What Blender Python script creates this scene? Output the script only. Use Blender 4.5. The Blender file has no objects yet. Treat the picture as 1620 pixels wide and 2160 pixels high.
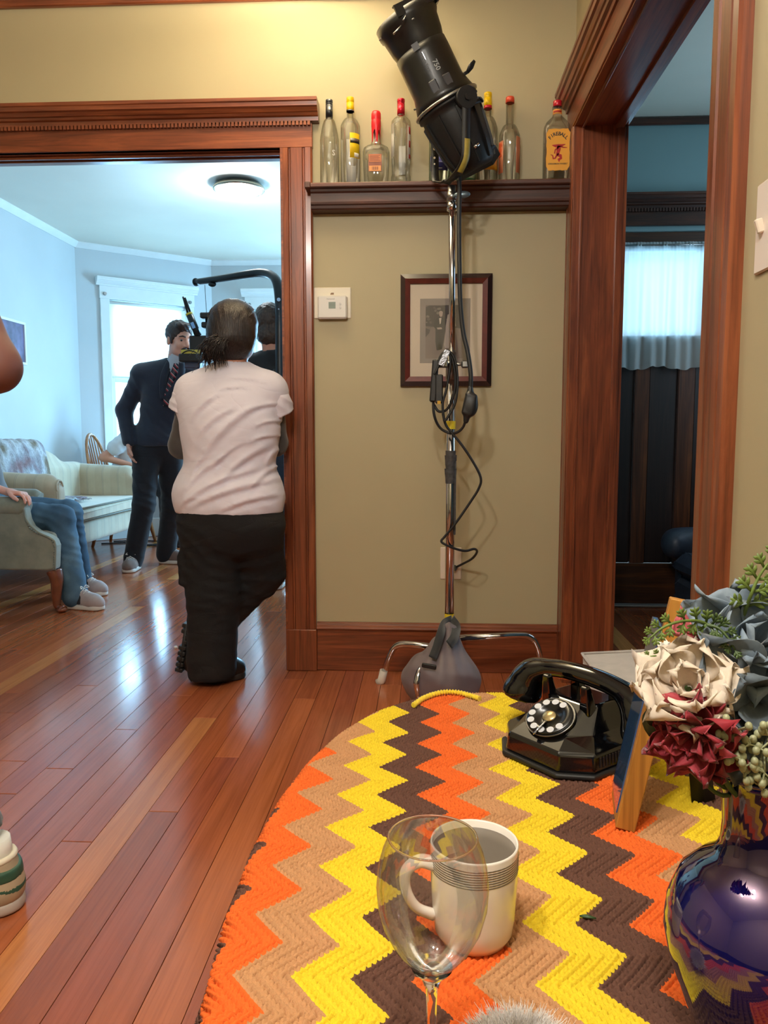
import bpy, bmesh, math, random
import numpy as np
from mathutils import Vector, Matrix, Euler, Quaternion
R = math.radians
rnd = random.Random(7)
SC = bpy.context.scene
COL = SC.collection
# ------------------------------------------------------------------ camera
cam_data = bpy.data.cameras.new('camera')
cam = bpy.data.objects.new('camera', cam_data); COL.objects.link(cam)
cam.location = (0, 0, 1.0)
cam.rotation_euler = (R(84.3), 0, R(3.0))
cam_data.sensor_fit = 'VERTICAL'; cam_data.sensor_height = 24.0
cam_data.lens = 1640 / 2160 * 24.0
cam_data.clip_start = 0.02
SC.camera = cam
# ------------------------------------------------------------------ exposure, world, lights
SC.view_settings.view_transform = 'Standard'
SC.view_settings.look = 'None'
SC.view_settings.gamma = 1
SC.view_settings.use_curve_mapping = False
SC.view_settings.exposure = 0.0
SC.cycles.max_bounces = 10
SC.cycles.transparent_max_bounces = 16
SC.cycles.transmission_bounces = 10
SC.cycles.glossy_bounces = 5
SC.cycles.diffuse_bounces = 5
SC.cycles.sample_clamp_indirect = 6.0
SC.cycles.caustics_reflective = False
SC.cycles.caustics_refractive = False
wd = bpy.data.worlds.new('world'); SC.world = wd; wd.use_nodes = True
bg = wd.node_tree.nodes['Background']
bg.inputs[0].default_value = (0.62, 0.85, 1.0, 1); bg.inputs[1].default_value = 3.0

def light(name, kind, loc, power, color, aim=None, **k):
    d = bpy.data.lights.new(name, kind); d.energy = power; d.color = color
    for a, v in k.items(): setattr(d, a, v)
    o = bpy.data.objects.new(name, d); COL.objects.link(o); o.location = loc
    if aim is not None:
        o.rotation_euler = (Vector(aim) - Vector(loc)).to_track_quat('-Z', 'Y').to_euler()
    return o
DAY = (0.31, 0.67, 1.0)
WARM = (1.0, 0.95, 0.88)
# daylight standing in the bay windows of the far room
light('bay_window_daylight', 'AREA', (-2.78, 7.63, 1.55), 170, DAY, (-2.2, 6.9, 1.5), shape='RECTANGLE', size=0.8, size_y=1.5)
light('front_window_daylight', 'AREA', (-1.35, 8.15, 1.55), 150, DAY, (-1.35, 6, 1.4), shape='RECTANGLE', size=0.9, size_y=1.5)
light('right_bay_daylight', 'AREA', (0.05, 7.5, 1.55), 150, DAY, (-1.5, 5.9, 1.3), shape='RECTANGLE', size=0.9, size_y=1.5)
light('hall_window_daylight', 'AREA', (2.55, 3.6, 1.9), 11, (0.45, 0.75, 1.0), (1.2, 3.9, 1.9), shape='RECTANGLE', size=0.8, size_y=1.2)
light('hall_door_daylight', 'AREA', (1.33, 4.78, 1.75), 10, DAY, (1.33, 4, 1.7), shape='RECTANGLE', size=0.5, size_y=0.6)
# stage light thrown on the ceiling
light('stage_beam', 'SPOT', (-0.06, 2.93, 2.475), 850, (1.0, 0.85, 0.61), (-0.30, 2.86, 2.75), spot_size=R(105), spot_blend=0.9, shadow_soft_size=0.05)
# bulbs of the ceiling fixture behind the photographer, and in the far room
light('fixture_bulb', 'POINT', (-0.55, 0.1, 2.42), 66, WARM, shadow_soft_size=0.06)
light('fixture_bulb', 'POINT', (-0.15, -0.1, 2.42), 66, WARM, shadow_soft_size=0.06)
light('far_room_bulb', 'POINT', (-1.30, 5.54, 2.60), 26, (0.85, 0.95, 1.0), shadow_soft_size=0.10)

# ------------------------------------------------------------------ materials
def c(r, g, b):
    f = lambda v: (v / 255 / 12.92) if v / 255 <= 0.04045 else ((v / 255 + 0.055) / 1.055) ** 2.4
    return (f(r), f(g), f(b), 1.0)
class NT:
    def __init__(s, name):
        s.m = bpy.data.materials.new(name); s.m.use_nodes = True
        s.t = s.m.node_tree; s.b = s.t.nodes['Principled BSDF']; s.out = s.t.nodes['Material Output']
    def n(s, kind, **k):
        o = s.t.nodes.new(kind)
        for a, v in k.items(): setattr(o, a, v)
        return o
    def l(s, a, b): s.t.links.new(a, b)
    def val(s, v):
        o = s.n('ShaderNodeValue'); o.outputs[0].default_value = v; return o.outputs[0]
    def math(s, op, a, b=None, cc=None):
        o = s.n('ShaderNodeMath', operation=op)
        for i, x in enumerate((a, b, cc)):
            if x is None: continue
            if isinstance(x, (int, float)): o.inputs[i].default_value = x
            else: s.l(x, o.inputs[i])
        return o.outputs[0]
    def ramp(s, fac, stops, interp='LINEAR'):
        o = s.n('ShaderNodeValToRGB'); o.color_ramp.interpolation = interp
        e = o.color_ramp.elements
        while len(e) < len(stops): e.new(0.5)
        for i, (p, col) in enumerate(stops): e[i].position = p; e[i].color = col
        s.l(fac, o.inputs[0]); return o.outputs[0]
    def mix(s, fac, a, b, blend='MIX'):
        o = s.n('ShaderNodeMix', data_type='RGBA', blend_type=blend)
        for i, x in ((0, fac), (6, a), (7, b)):
            if isinstance(x, (int, float)): o.inputs[i].default_value = x
            elif isinstance(x, tuple): o.inputs[i].default_value = x
            else: s.l(x, o.inputs[i])
        return o.outputs[2]
    def coord(s, which='Object', scale=(1, 1, 1), rot=(0, 0, 0)):
        t = s.n('ShaderNodeTexCoord'); mp = s.n('ShaderNodeMapping')
        mp.inputs['Scale'].default_value = scale; mp.inputs['Rotation'].default_value = rot
        s.l(t.outputs[which], mp.inputs[0]); return mp.outputs[0]
    def noise(s, vec, scale=5, detail=4, rough=0.5, dist=0.0):
        o = s.n('ShaderNodeTexNoise'); o.inputs['Scale'].default_value = scale; o.inputs['Detail'].default_value = detail
        o.inputs['Roughness'].default_value = rough; o.inputs['Distortion'].default_value = dist
        if vec is not None: s.l(vec, o.inputs['Vector'])
        return o.outputs['Fac']
    def bump(s, h, strength=0.3, dist=0.002):
        o = s.n('ShaderNodeBump'); o.inputs['Strength'].default_value = strength; o.inputs['Distance'].default_value = dist
        s.l(h, o.inputs['Height']); s.l(o.outputs[0], s.b.inputs['Normal'])
    def set(s, **k):
        for a, v in k.items():
            i = s.b.inputs[a.replace('_', ' ')]
            if hasattr(v, 'is_linked'): s.l(v, i)
            else: i.default_value = v
        return s
def plain(name, col, rough=0.5, metal=0.0, var=0.0, vscale=8, bump=0.0, bscale=60, **k):
    m = NT(name); m.set(Roughness=rough, Metallic=metal, **k)
    if var:
        d = tuple(x * (1 - var) for x in col[:3]) + (1,)
        e = tuple(min(1, x * (1 + var)) for x in col[:3]) + (1,)
        m.set(Base_Color=m.ramp(m.noise(m.coord(), vscale), [(0.3, d), (0.7, e)]))
    else: m.set(Base_Color=col)
    if bump: m.bump(m.noise(m.coord(), bscale, 3), bump, 0.003)
    return m.m
def wood(name, light_, mid, dark, axis=2, rough=0.3, grain=1.0, coat=0.25, which='Object'):
    m = NT(name)
    sc = [9 * grain] * 3; sc[axis] = 0.7 * grain
    v = m.coord(which, tuple(sc))
    n1 = m.noise(v, 2.2, 6, 0.6, 1.2)
    sc2 = [110 * grain] * 3; sc2[axis] = 3 * grain
    n2 = m.noise(m.coord(which, tuple(sc2)), 1.0, 3, 0.7)
    col = m.ramp(n1, [(0.30, dark), (0.50, mid), (0.68, light_)])
    pores = m.ramp(n2, [(0.36, (0.35, 0.3, 0.28, 1)), (0.52, (1, 1, 1, 1))])
    m.set(Base_Color=m.mix(0.55, col, pores, 'MULTIPLY'), Roughness=rough, Coat_Weight=coat, Coat_Roughness=0.15)
    m.bump(n2, 0.10, 0.001)
    return m.m
M = {}
# wall paint: khaki beige, faintly rolled
def paint(name, col, var=0.05):
    m = NT(name)
    n = m.noise(m.coord('Object'), 2.0, 3)
    d = tuple(x * (1 - var) for x in col[:3]) + (1,)
    m.set(Base_Color=m.ramp(n, [(0.35, d), (0.65, col)]), Roughness=0.55)
    m.bump(m.noise(m.coord('Object'), 90, 2), 0.06, 0.002)
    return m.m
M['wall'] = paint('khaki_paint', c(178, 166, 132))
M['ceil'] = paint('ceiling_paint', c(226, 222, 208))
M['bluewall'] = paint('pale_grey_paint', c(196, 202, 204))
M['white'] = plain('white_paint', c(226, 230, 228), 0.4, var=0.03)
M['hallwall'] = paint('hall_teal_paint', c(120, 148, 150))
WL, WM, WD = c(148, 82, 48), c(122, 62, 36), c(90, 43, 25)
M['wood_z'] = wood('stained_wood_upright', WL, WM, WD, 2)
M['wood_x'] = wood('stained_wood_across', WL, WM, WD, 0)
M['wood_y'] = wood('stained_wood_lengthwise', WL, WM, WD, 1)
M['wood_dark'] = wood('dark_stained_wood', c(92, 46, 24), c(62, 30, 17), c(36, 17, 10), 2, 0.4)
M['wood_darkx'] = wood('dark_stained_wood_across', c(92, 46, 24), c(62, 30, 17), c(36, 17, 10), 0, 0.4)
M['gapfill'] = plain('dark_gap', c(22, 10, 6), 0.7, var=0.1)
# floor planks: one material, tone by plank
m = NT('fir_floor_plank')
oi = m.n('ShaderNodeObjectInfo')
tc = m.n('ShaderNodeTexCoord'); mp = m.n('ShaderNodeMapping'); mp.inputs['Scale'].default_value = (14, 0.8, 14)
geo = m.n('ShaderNodeNewGeometry')
add = m.n('ShaderNodeVectorMath', operation='ADD'); cmb = m.n('ShaderNodeCombineXYZ')
m.l(m.math('MULTIPLY', oi.outputs['Random'], 37.0), cmb.inputs[1])
m.l(geo.outputs['Position'], add.inputs[0]); m.l(cmb.outputs[0], add.inputs[1]); m.l(add.outputs[0], mp.inputs[0])
g1 = m.noise(mp.outputs[0], 2.0, 6, 0.6, 0.8)
mp2 = m.n('ShaderNodeMapping'); mp2.inputs['Scale'].default_value = (160, 2.5, 1); m.l(add.outputs[0], mp2.inputs[0])
g2 = m.noise(mp2.outputs[0], 1.0, 3, 0.6)
tone = m.ramp(oi.outputs['Random'], [(0.0, c(148, 80, 50)), (0.25, c(172, 96, 56)), (0.5, c(154, 82, 54)), (0.72, c(182, 106, 62)), (0.86, c(162, 88, 56)), (0.94, c(208, 142, 82)), (1.0, c(214, 150, 88))])
shade = m.ramp(g1, [(0.3, (0.80, 0.74, 0.70, 1)), (0.6, (1.05, 1.02, 1.0, 1))])
fine = m.ramp(g2, [(0.3, (0.8, 0.76, 0.74, 1)), (0.55, (1, 1, 1, 1))])
colr = m.mix(0.8, m.mix(1.0, tone, shade, 'MULTIPLY'), fine, 'MULTIPLY')
scr = m.noise(geo.outputs['Position'], 3.0, 4)
m.set(Base_Color=colr, Roughness=m.math('MULTIPLY_ADD', scr, 0.16, 0.13), Coat_Weight=0.25, Coat_Roughness=0.15)
m.bump(m.noise(geo.outputs['Position'], 14.0, 2), 0.10, 0.004)
M['plank'] = m.m
def glass(name, col=(1, 1, 1, 1), rough=0.0, ior=1.45):
    m = NT(name); m.set(Base_Color=col, Roughness=rough, IOR=ior, Transmission_Weight=1.0); return m.m
def thin_glass(name, tint=(1, 1, 1, 1), refl=0.12, rough=0.02):
    m = NT(name); tr = m.n('ShaderNodeBsdfTransparent'); tr.inputs[0].default_value = tint
    gl = m.n('ShaderNodeBsdfGlossy'); gl.inputs['Roughness'].default_value = rough
    fr = m.n('ShaderNodeLayerWeight'); fr.inputs[0].default_value = 0.35
    mx = m.n('ShaderNodeMixShader')
    m.l(m.math('MULTIPLY_ADD', fr.outputs['Fresnel'], 0.7, refl * 0.4), mx.inputs[0])
    m.l(tr.outputs[0], mx.inputs[1]); m.l(gl.outputs[0], mx.inputs[2]); m.l(mx.outputs[0], m.out.inputs[0])
    return m.m
def sheer(name, col, trans=0.5, rough=0.9, weave=400, trspread=0.0):
    m = NT(name); d = m.n('ShaderNodeBsdfDiffuse'); t = m.n('ShaderNodeBsdfTranslucent'); x = m.n('ShaderNodeMixShader')
    d.inputs[0].default_value = col; t.inputs[0].default_value = col; x.inputs[0].default_value = trans
    m.l(d.outputs[0], x.inputs[1]); m.l(t.outputs[0], x.inputs[2])
    last = x.outputs[0]
    if trspread:
        tp = m.n('ShaderNodeBsdfTransparent'); y = m.n('ShaderNodeMixShader'); y.inputs[0].default_value = trspread
        m.l(last, y.inputs[1]); m.l(tp.outputs[0], y.inputs[2]); last = y.outputs[0]
    m.l(last, m.out.inputs[0]); return m.m
def fabric(name, col, var=0.12, vs=30, rough=0.9, bump=0.25, bs=350, sheen=0.3, wrinkle=0.0):
    m = NT(name); v = m.coord()
    d = tuple(x * (1 - var) for x in col[:3]) + (1,); e = tuple(min(1, x * (1 + var)) for x in col[:3]) + (1,)
    m.set(Base_Color=m.ramp(m.noise(v, vs, 4), [(0.3, d), (0.7, e)]), Roughness=rough, Sheen_Weight=sheen)
    h = m.noise(v, bs, 2)
    if wrinkle:      # creases drawn out across the cloth
        a = m.noise(m.coord('Object', (3.0, 3.0, 7.5), (0, R(28), 0)), 1.0, 2, 0.4, 0.8); b = m.noise(m.coord('Object', (2.6, 2.6, 8.5), (0, R(-24), 0)), 1.2, 2, 0.4, 1.0)
        r1 = m.math('ABSOLUTE', m.math('SUBTRACT', a, 0.5)); r2 = m.math('ABSOLUTE', m.math('SUBTRACT', b, 0.5))
        h2 = m.math('POWER', m.math('MULTIPLY', m.math('MINIMUM', m.math('MULTIPLY', r1, 6.0), 1.0), m.math('MINIMUM', m.math('MULTIPLY', r2, 6.0), 1.0)), 0.5)
        o = m.n('ShaderNodeBump'); o.inputs['Strength'].default_value = wrinkle; o.inputs['Distance'].default_value = 0.012; m.l(h2, o.inputs['Height'])
        m.bump(h, bump, 0.001); q_ = m.b.inputs['Normal'].links[0].from_node; m.l(o.outputs[0], q_.inputs['Normal'])
    else: m.bump(h, bump, 0.001)
    return m.m
def metal(name, col, rough=0.15): return plain(name, col, rough, 1.0)
M['chrome'] = metal('chrome', c(205, 205, 210), 0.10)
M['steel'] = metal('brushed_steel', c(150, 150, 150), 0.3)
M['black'] = plain('black_enamel', c(18, 18, 19), 0.38, var=0.15, vscale=20)
M['blackgloss'] = plain('black_bakelite', c(10, 10, 11), 0.12, Coat_Weight=0.6)
M['rubber'] = plain('black_rubber', c(20, 20, 21), 0.55, var=0.1)
M['skin'] = NT('skin').set(Base_Color=c(198, 138, 112), Roughness=0.5, Subsurface_Weight=0.08, Subsurface_Radius=(0.02, 0.008, 0.004)).m
M['clear'] = glass('clear_glass', (0.98, 1, 0.98, 1))
M['paper'] = plain('white_paper_label', c(228, 224, 214), 0.6, var=0.03)
def col_mat(key, rgb, rough=0.5, **k):
    if key not in M: M[key] = plain(key, c(*rgb), rough, **k)
    return M[key]

# ------------------------------------------------------------------ building helpers
WORLD = {}
class MB:
    """collects shapes in world (or matrix) space and links them as one mesh object"""
    def __init__(s, mat=None): s.v = []; s.f = []; s.M = Matrix.Identity(4) if mat is None else mat; s.sm = []
    def raw(s, vs, fs, smooth=False):
        o = len(s.v); s.v += [tuple(s.M @ Vector(p)) for p in vs]
        s.f += [tuple(i + o for i in f) for f in fs]; s.sm += [smooth] * len(fs); return s
    def box(s, lo, hi, rot=None, piv=None, bev=0.0):
        x0, y0, z0 = lo; x1, y1, z1 = hi
        if bev > 0:
            b = min(bev, (x1 - x0) / 2.01, (y1 - y0) / 2.01, (z1 - z0) / 2.01)
            vs = []; idx = {}
            for sx in (0, 1):
                for sy in (0, 1):
                    for sz in (0, 1):
                        X = (x0, x1)[sx]; Y = (y0, y1)[sy]; Z = (z0, z1)[sz]
                        ix = X + (b if sx == 0 else -b); iy = Y + (b if sy == 0 else -b); iz = Z + (b if sz == 0 else -b)
                        for a, p in (('x', (X, iy, iz)), ('y', (ix, Y, iz)), ('z', (ix, iy, Z))):
                            idx[(sx, sy, sz, a)] = len(vs); vs.append(p)
            I = lambda *k: idx[k]; fs = []
            for e in (0, 1):
                fs.append([I(e, 0, 0, 'x'), I(e, 1, 0, 'x'), I(e, 1, 1, 'x'), I(e, 0, 1, 'x')][::1 if e else -1])
                fs.append([I(0, e, 0, 'y'), I(0, e, 1, 'y'), I(1, e, 1, 'y'), I(1, e, 0, 'y')][::1 if e else -1])
                fs.append([I(0, 0, e, 'z'), I(1, 0, e, 'z'), I(1, 1, e, 'z'), I(0, 1, e, 'z')][::1 if e else -1])
            for p in (0, 1):
                for q in (0, 1):
                    w = 1 if p == q else -1
                    fs.append([I(0, p, q, 'y'), I(1, p, q, 'y'), I(1, p, q, 'z'), I(0, p, q, 'z')][::w])
                    fs.append([I(p, 0, q, 'z'), I(p, 1, q, 'z'), I(p, 1, q, 'x'), I(p, 0, q, 'x')][::w])
                    fs.append([I(p, q, 0, 'x'), I(p, q, 1, 'x'), I(p, q, 1, 'y'), I(p, q, 0, 'y')][::w])
            for a_ in (0, 1):
                for b_ in (0, 1):
                    for c_ in (0, 1):
                        t = [I(a_, b_, c_, 'x'), I(a_, b_, c_, 'y'), I(a_, b_, c_, 'z')]
                        fs.append(t if (a_ + b_ + c_) % 2 else t[::-1])
        else:
            vs = [(x0, y0, z0), (x1, y0, z0), (x1, y1, z0), (x0, y1, z0), (x0, y0, z1), (x1, y0, z1), (x1, y1, z1), (x0, y1, z1)]
            fs = [(0, 3, 2, 1), (4, 5, 6, 7), (0, 1, 5, 4), (1, 2, 6, 5), (2, 3, 7, 6), (3, 0, 4, 7)]
        if rot is not None:
            pv = Vector(piv) if piv else Vector(((x0 + x1) / 2, (y0 + y1) / 2, (z0 + z1) / 2))
            vs = [tuple(pv + rot @ (Vector(p) - pv)) for p in vs]
        return s.raw(vs, fs)
    def tube(s, pts, r, seg=10, cap=True, closed=False, smooth=True, flat=1.0, ref=None):
        P = [Vector(p) for p in pts]; n = len(P); rr = [r] * n if isinstance(r, (int, float)) else list(r)
        vs = []; T = []
        for i in range(n):
            a = P[(i - 1) % n] if (closed or i > 0) else P[i]; b = P[(i + 1) % n] if (closed or i < n - 1) else P[i]
            t = (b - a); T.append(t.normalized() if t.length > 1e-9 else Vector((0, 0, 1)))
        N = Vector(ref) if ref is not None else T[0].orthogonal()
        for i in range(n):
            N = (N - T[i] * N.dot(T[i]))
            N = N.normalized() if N.length > 1e-6 else T[i].orthogonal().normalized()
            B = T[i].cross(N)
            for k in range(seg):
                a = 2 * math.pi * k / seg
                vs.append(tuple(P[i] + (N * math.cos(a) + B * math.sin(a) * flat) * rr[i]))
        fs = []
        for i in range(n if closed else n - 1):
            j = (i + 1) % n
            for k in range(seg):
                q = (k + 1) % seg
                fs.append((i * seg + k, i * seg + q, j * seg + q, j * seg + k))
        s.raw(vs, fs, smooth)
        if cap and not closed:
            o = len(s.v) - len(vs)
            s.f.append(tuple(o + k for k in reversed(range(seg)))); s.sm.append(False)
            s.f.append(tuple(o + (n - 1) * seg + k for k in range(seg))); s.sm.append(False)
        return s
    def lathe(s, prof, org=(0, 0, 0), axis=(0, 0, 1), seg=32, smooth=True, close=False, sx=1.0, sy=1.0, n=2.0):
        """prof: (r, h) from bottom to top; n > 2 gives a squarish (superelliptic) section"""
        q = Vector((0, 0, 1)).rotation_difference(Vector(axis)); o = Vector(org); vs = []; fs = []
        for (r, h) in prof:
            for k in range(seg):
                a = 2 * math.pi * k / seg; ca, sa = math.cos(a), math.sin(a)
                f = 1.0 if n == 2.0 else (abs(ca) ** n + abs(sa) ** n) ** (-1.0 / n)
                vs.append(tuple(o + q @ Vector((r * ca * f * sx, r * sa * f * sy, h))))
        m = len(prof)
        for i in range(m if close else m - 1):
            j = (i + 1) % m
            for k in range(seg):
                k2 = (k + 1) % seg; fs.append((i * seg + k, i * seg + k2, j * seg + k2, j * seg + k))
        s.raw(vs, fs, smooth)
        if not close:
            b = len(s.v) - len(vs)
            if prof[0][0] > 1e-5: s.f.append(tuple(b + k for k in reversed(range(seg)))); s.sm.append(False)
            if prof[-1][0] > 1e-5: s.f.append(tuple(b + (m - 1) * seg + k for k in range(seg))); s.sm.append(False)
        return s
    def prism(s, poly, ax, d0, d1, smooth=False):
        """poly in the two other axes (cyclic order) extruded along axis index ax"""
        def P(a, b, d):
            q = [0, 0, 0]; q[ax] = d; q[(ax + 1) % 3] = a; q[(ax + 2) % 3] = b; return tuple(q)
        n = len(poly); area = sum(poly[i][0] * poly[(i + 1) % n][1] - poly[(i + 1) % n][0] * poly[i][1] for i in range(n))
        if area < 0: poly = poly[::-1]
        vs = [P(a, b, d0) for a, b in poly] + [P(a, b, d1) for a, b in poly]
        fs = [tuple(reversed(range(n))), tuple(range(n, 2 * n))]
        fs += [(i, (i + 1) % n, n + (i + 1) % n, n + i) for i in range(n)]
        return s.raw(vs, fs, smooth)
    def ball(s, ce, r, seg=12, rings=8, rot=None):
        rx, ry, rz = (r, r, r) if isinstance(r, (int, float)) else r; ce = Vector(ce)
        vs = []; fs = []
        for i in range(rings + 1):
            t = math.pi * i / rings - math.pi / 2
            for k in range(seg):
                a = 2 * math.pi * k / seg
                p = Vector((rx * math.cos(t) * math.cos(a), ry * math.cos(t) * math.sin(a), rz * math.sin(t)))
                vs.append(tuple(ce + (rot @ p if rot is not None else p)))
        for i in range(rings):
            for k in range(seg):
                k2 = (k + 1) % seg; fs.append((i * seg + k, i * seg + k2, (i + 1) * seg + k2, (i + 1) * seg + k))
        return s.raw(vs, fs, True)
    def build(s, name, mat, parent=None, org=None, bevel=0.0, seg=2, smooth=None, label=None, subsurf=0, solid=0.0, doubles=False):
        vs = np.array(s.v, dtype=np.float64)
        if org is None:
            lo, hi = vs.min(0), vs.max(0); org = ((lo[0] + hi[0]) / 2, (lo[1] + hi[1]) / 2, lo[2])
        me = bpy.data.meshes.new(name); me.from_pydata([tuple(p) for p in (vs - np.array(org))], [], s.f)
        me.materials.append(mat)
        me.polygons.foreach_set('use_smooth', s.sm if smooth is None else [smooth] * len(s.f))
        if doubles:
            b = bmesh.new(); b.from_mesh(me); bmesh.ops.remove_doubles(b, verts=b.verts, dist=1e-5); b.to_mesh(me); b.free()
        me.update()
        return place(name, me, org, parent, bevel, seg, label, subsurf, solid)
def place(name, me, org, parent=None, bevel=0.0, seg=2, label=None, subsurf=0, solid=0.0):
    o = bpy.data.objects.new(name, me); COL.objects.link(o)
    org = Vector(org); WORLD[o.name] = org
    if parent is not None:
        o.parent = parent; o.location = org - WORLD[parent.name]
    else: o.location = org
    if solid: md = o.modifiers.new('solid', 'SOLIDIFY'); md.thickness = solid; md.offset = 0
    if bevel: md = o.modifiers.new('bevel', 'BEVEL'); md.width = bevel; md.segments = seg; md.limit_method = 'ANGLE'; md.harden_normals = False
    if subsurf: md = o.modifiers.new('sub', 'SUBSURF'); md.levels = subsurf; md.render_levels = subsurf
    if label: o['label'] = label
    return o
def tag(o, label, cat, group=None, kind=None):
    o['label'] = label; o['category'] = cat
    if group: o['group'] = group
    if kind: o['kind'] = kind
    return o
def thing(name, label, cat, loc=(0, 0, 0), group=None):
    o = bpy.data.objects.new(name, None); COL.objects.link(o); o.empty_display_size = 0.05
    o.location = loc; WORLD[o.name] = Vector(loc); return tag(o, label, cat, group)
def struct(o): o['kind'] = 'structure'; return o
def text(s, name, body, size, mat, parent, mtx, depth=0.0004, align='CENTER', bold=0.0, label=None):
    cu = bpy.data.curves.new('txt', 'FONT'); cu.body = body; cu.size = size; cu.extrude = depth; cu.align_x = align; cu.align_y = 'CENTER'
    cu.offset = bold; cu.resolution_u = 3
    t = bpy.data.objects.new('txt', cu); COL.objects.link(t)
    dg = bpy.context.evaluated_depsgraph_get(); me = bpy.data.meshes.new_from_object(t.evaluated_get(dg))
    bpy.data.objects.remove(t); bpy.data.curves.remove(cu)
    org = mtx.translation.copy(); me.transform(Matrix.Translation(-org) @ mtx)
    me.materials.clear(); me.materials.append(mat); me.name = name
    return place(name, me, org, parent, label=label)
def T(x, y, z): return Matrix.Translation((x, y, z))
def RX(a): return Matrix.Rotation(R(a), 4, 'X')
def RY(a): return Matrix.Rotation(R(a), 4, 'Y')
def RZ(a): return Matrix.Rotation(R(a), 4, 'Z')
# a point seen at photo pixel (x, y) and lying at depth Y, height Z or side X in the room
_f = Vector((-math.sin(R(3)) * math.cos(R(5.7)), math.cos(R(3)) * math.cos(R(5.7)), -math.sin(R(5.7))))
_r = Vector((math.cos(R(3)), math.sin(R(3)), 0)); _u = _r.cross(_f); EYE = Vector((0, 0, 1.0))
def at(x, y, Y=None, Z=None, X=None):
    d = _f + _r * ((x - 810) / 1640) - _u * ((y - 1080) / 1640)
    t = Y / d.y if Y is not None else (Z - 1.0) / d.z if Z is not None else X / d.x
    return EYE + d * t
def spline(pts, n=8):
    P = [Vector(p) for p in pts]; out = []
    for i in range(len(P) - 1):
        p0 = P[i - 1] if i else P[0] * 2 - P[1]; p1 = P[i]; p2 = P[i + 1]; p3 = P[i + 2] if i + 2 < len(P) else P[-1] * 2 - P[-2]
        for k in range(n):
            t = k / n
            out.append(0.5 * (2 * p1 + (p2 - p0) * t + (2 * p0 - 5 * p1 + 4 * p2 - p3) * t * t + (3 * p1 - p0 - 3 * p2 + p3) * t ** 3))
    out.append(P[-1]); return out
# ================================================================== THE SETTING
CEIL = 2.73; WY = 3.23; WX = 0.58; LX = -3.17
def wall_open(x0, x1, z0, z1, opens, d0, d1, mb, ax='x'):
    """wall along x (or y) between depths d0..d1 with rectangular openings (a0, a1, b0, b1)"""
    def bx(a0, a1, b0, b1):
        if a1 - a0 < 1e-4 or b1 - b0 < 1e-4: return
        if ax == 'x': mb.box((a0, d0, b0), (a1, d1, b1))
        else: mb.box((d0, a0, b0), (d1, a1, b1))
    cur = x0
    for (a0, a1, b0, b1) in sorted(opens):
        bx(cur, a0, z0, z1); bx(a0, a1, z0, b0); bx(a0, a1, b1, z1); cur = a1
    bx(cur, x1, z0, z1)
# floor slab and its boards
fb = MB(); fb.box((-3.4, -1.8, -0.10), (2.6, 8.2, -0.016))
floor = struct(fb.build('floor', M['gapfill'], org=(0, 0, 0)))
pm = MB(); pm.box((0, 0, -0.016), (1, 1, 0.0))
def plank_mesh(i):
    # unit board with eased top edges: long edges dip a little into the joint
    e = 0.004; vs = [(0, 0, -0.016), (1, 0, -0.016), (1, 1, -0.016), (0, 1, -0.016),
                     (0, 0, -0.0010), (1, 0, -0.0010), (1, 1, -0.0010), (0, 1, -0.0010),
                     (e, 0.0008, 0), (1 - e, 0.0008, 0), (1 - e, 0.9992, 0), (e, 0.9992, 0)]
    fs = [(0, 3, 2, 1), (0, 1, 5, 4), (1, 2, 6, 5), (2, 3, 7, 6), (3, 0, 4, 7), (8, 9, 10, 11), (4, 5, 9, 8), (5, 6, 10, 9), (6, 7, 11, 10), (7, 4, 8, 11)]
    me = bpy.data.meshes.new('plank'); me.from_pydata(vs, [], fs); me.materials.append(M['plank']); return me
PM = plank_mesh(0)
def plank(x0, x1, y0, y1):
    o = bpy.data.objects.new('plank', PM); COL.objects.link(o); o.parent = floor
    o.location = (x0 + 0.0006, y0 + 0.0006, rnd.uniform(-0.0006, 0.0)); o.scale = (x1 - x0 - 0.0012, y1 - y0 - 0.0012, 1)
x = LX
prng = random.Random(11)
while x < WX + 0.0:
    w = prng.choice([0.080, 0.083, 0.083, 0.085, 0.078]); x1 = min(x + w, WX)
    y = 0.35 - prng.uniform(0, 1.2); yend = 7.95
    if x < -2.2: y = 2.2 - prng.uniform(0, 1)
    while y < yend:
        y1 = min(y + prng.uniform(1.9, 3.6), yend)
        if yend - y1 < 0.4: y1 = yend
        plank(x, x1, y, y1); y = y1
    x = x1
x = WX
while x < 2.4:
    x1 = min(x + 0.083, 2.4)
    y = 1.45
    while y < 4.53:
        y1 = min(y + prng.uniform(1.2, 2.4), 4.53); plank(x, x1, y, y1); y = y1
    x = x1
cb = MB(); cb.box((-3.4, -1.8, CEIL), (2.6, 8.2, CEIL + 0.08)); struct(cb.build('ceiling', M['ceil']))
# back wall of the near room (with the wide cased opening to the far room)
OPX0, OPX1, OPZ = -2.25, -0.585, 2.150
wb = MB(); wall_open(-2.75, 0.734, 0, CEIL, [(OPX0, OPX1, 0, OPZ)], WY, WY + 0.11, wb)
struct(wb.build('wall_back', M['wall']))
fb2 = MB(); wall_open(-3.3, 0.734, 0, CEIL, [(OPX0, OPX1, 0, OPZ)], WY + 0.1105, WY + 0.125, fb2)
struct(fb2.build('wall_partition', M['bluewall']))
wr = MB(); RY0, RY1, RZ1 = 1.625, 3.110, 2.170
wall_open(-1.7, WY, 0, CEIL, [(RY0, RY1, 0, RZ1)], WX, WX + 0.075, wr, 'y'); struct(wr.build('wall_right', M['wall']))
wh = MB(); wall_open(1.4, 4.53, 0, CEIL, [(RY0, RY1, 0, RZ1)], WX + 0.0755, WX + 0.155, wh, 'y')
struct(wh.build('wall_hall_near', M['hallwall']))
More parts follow.
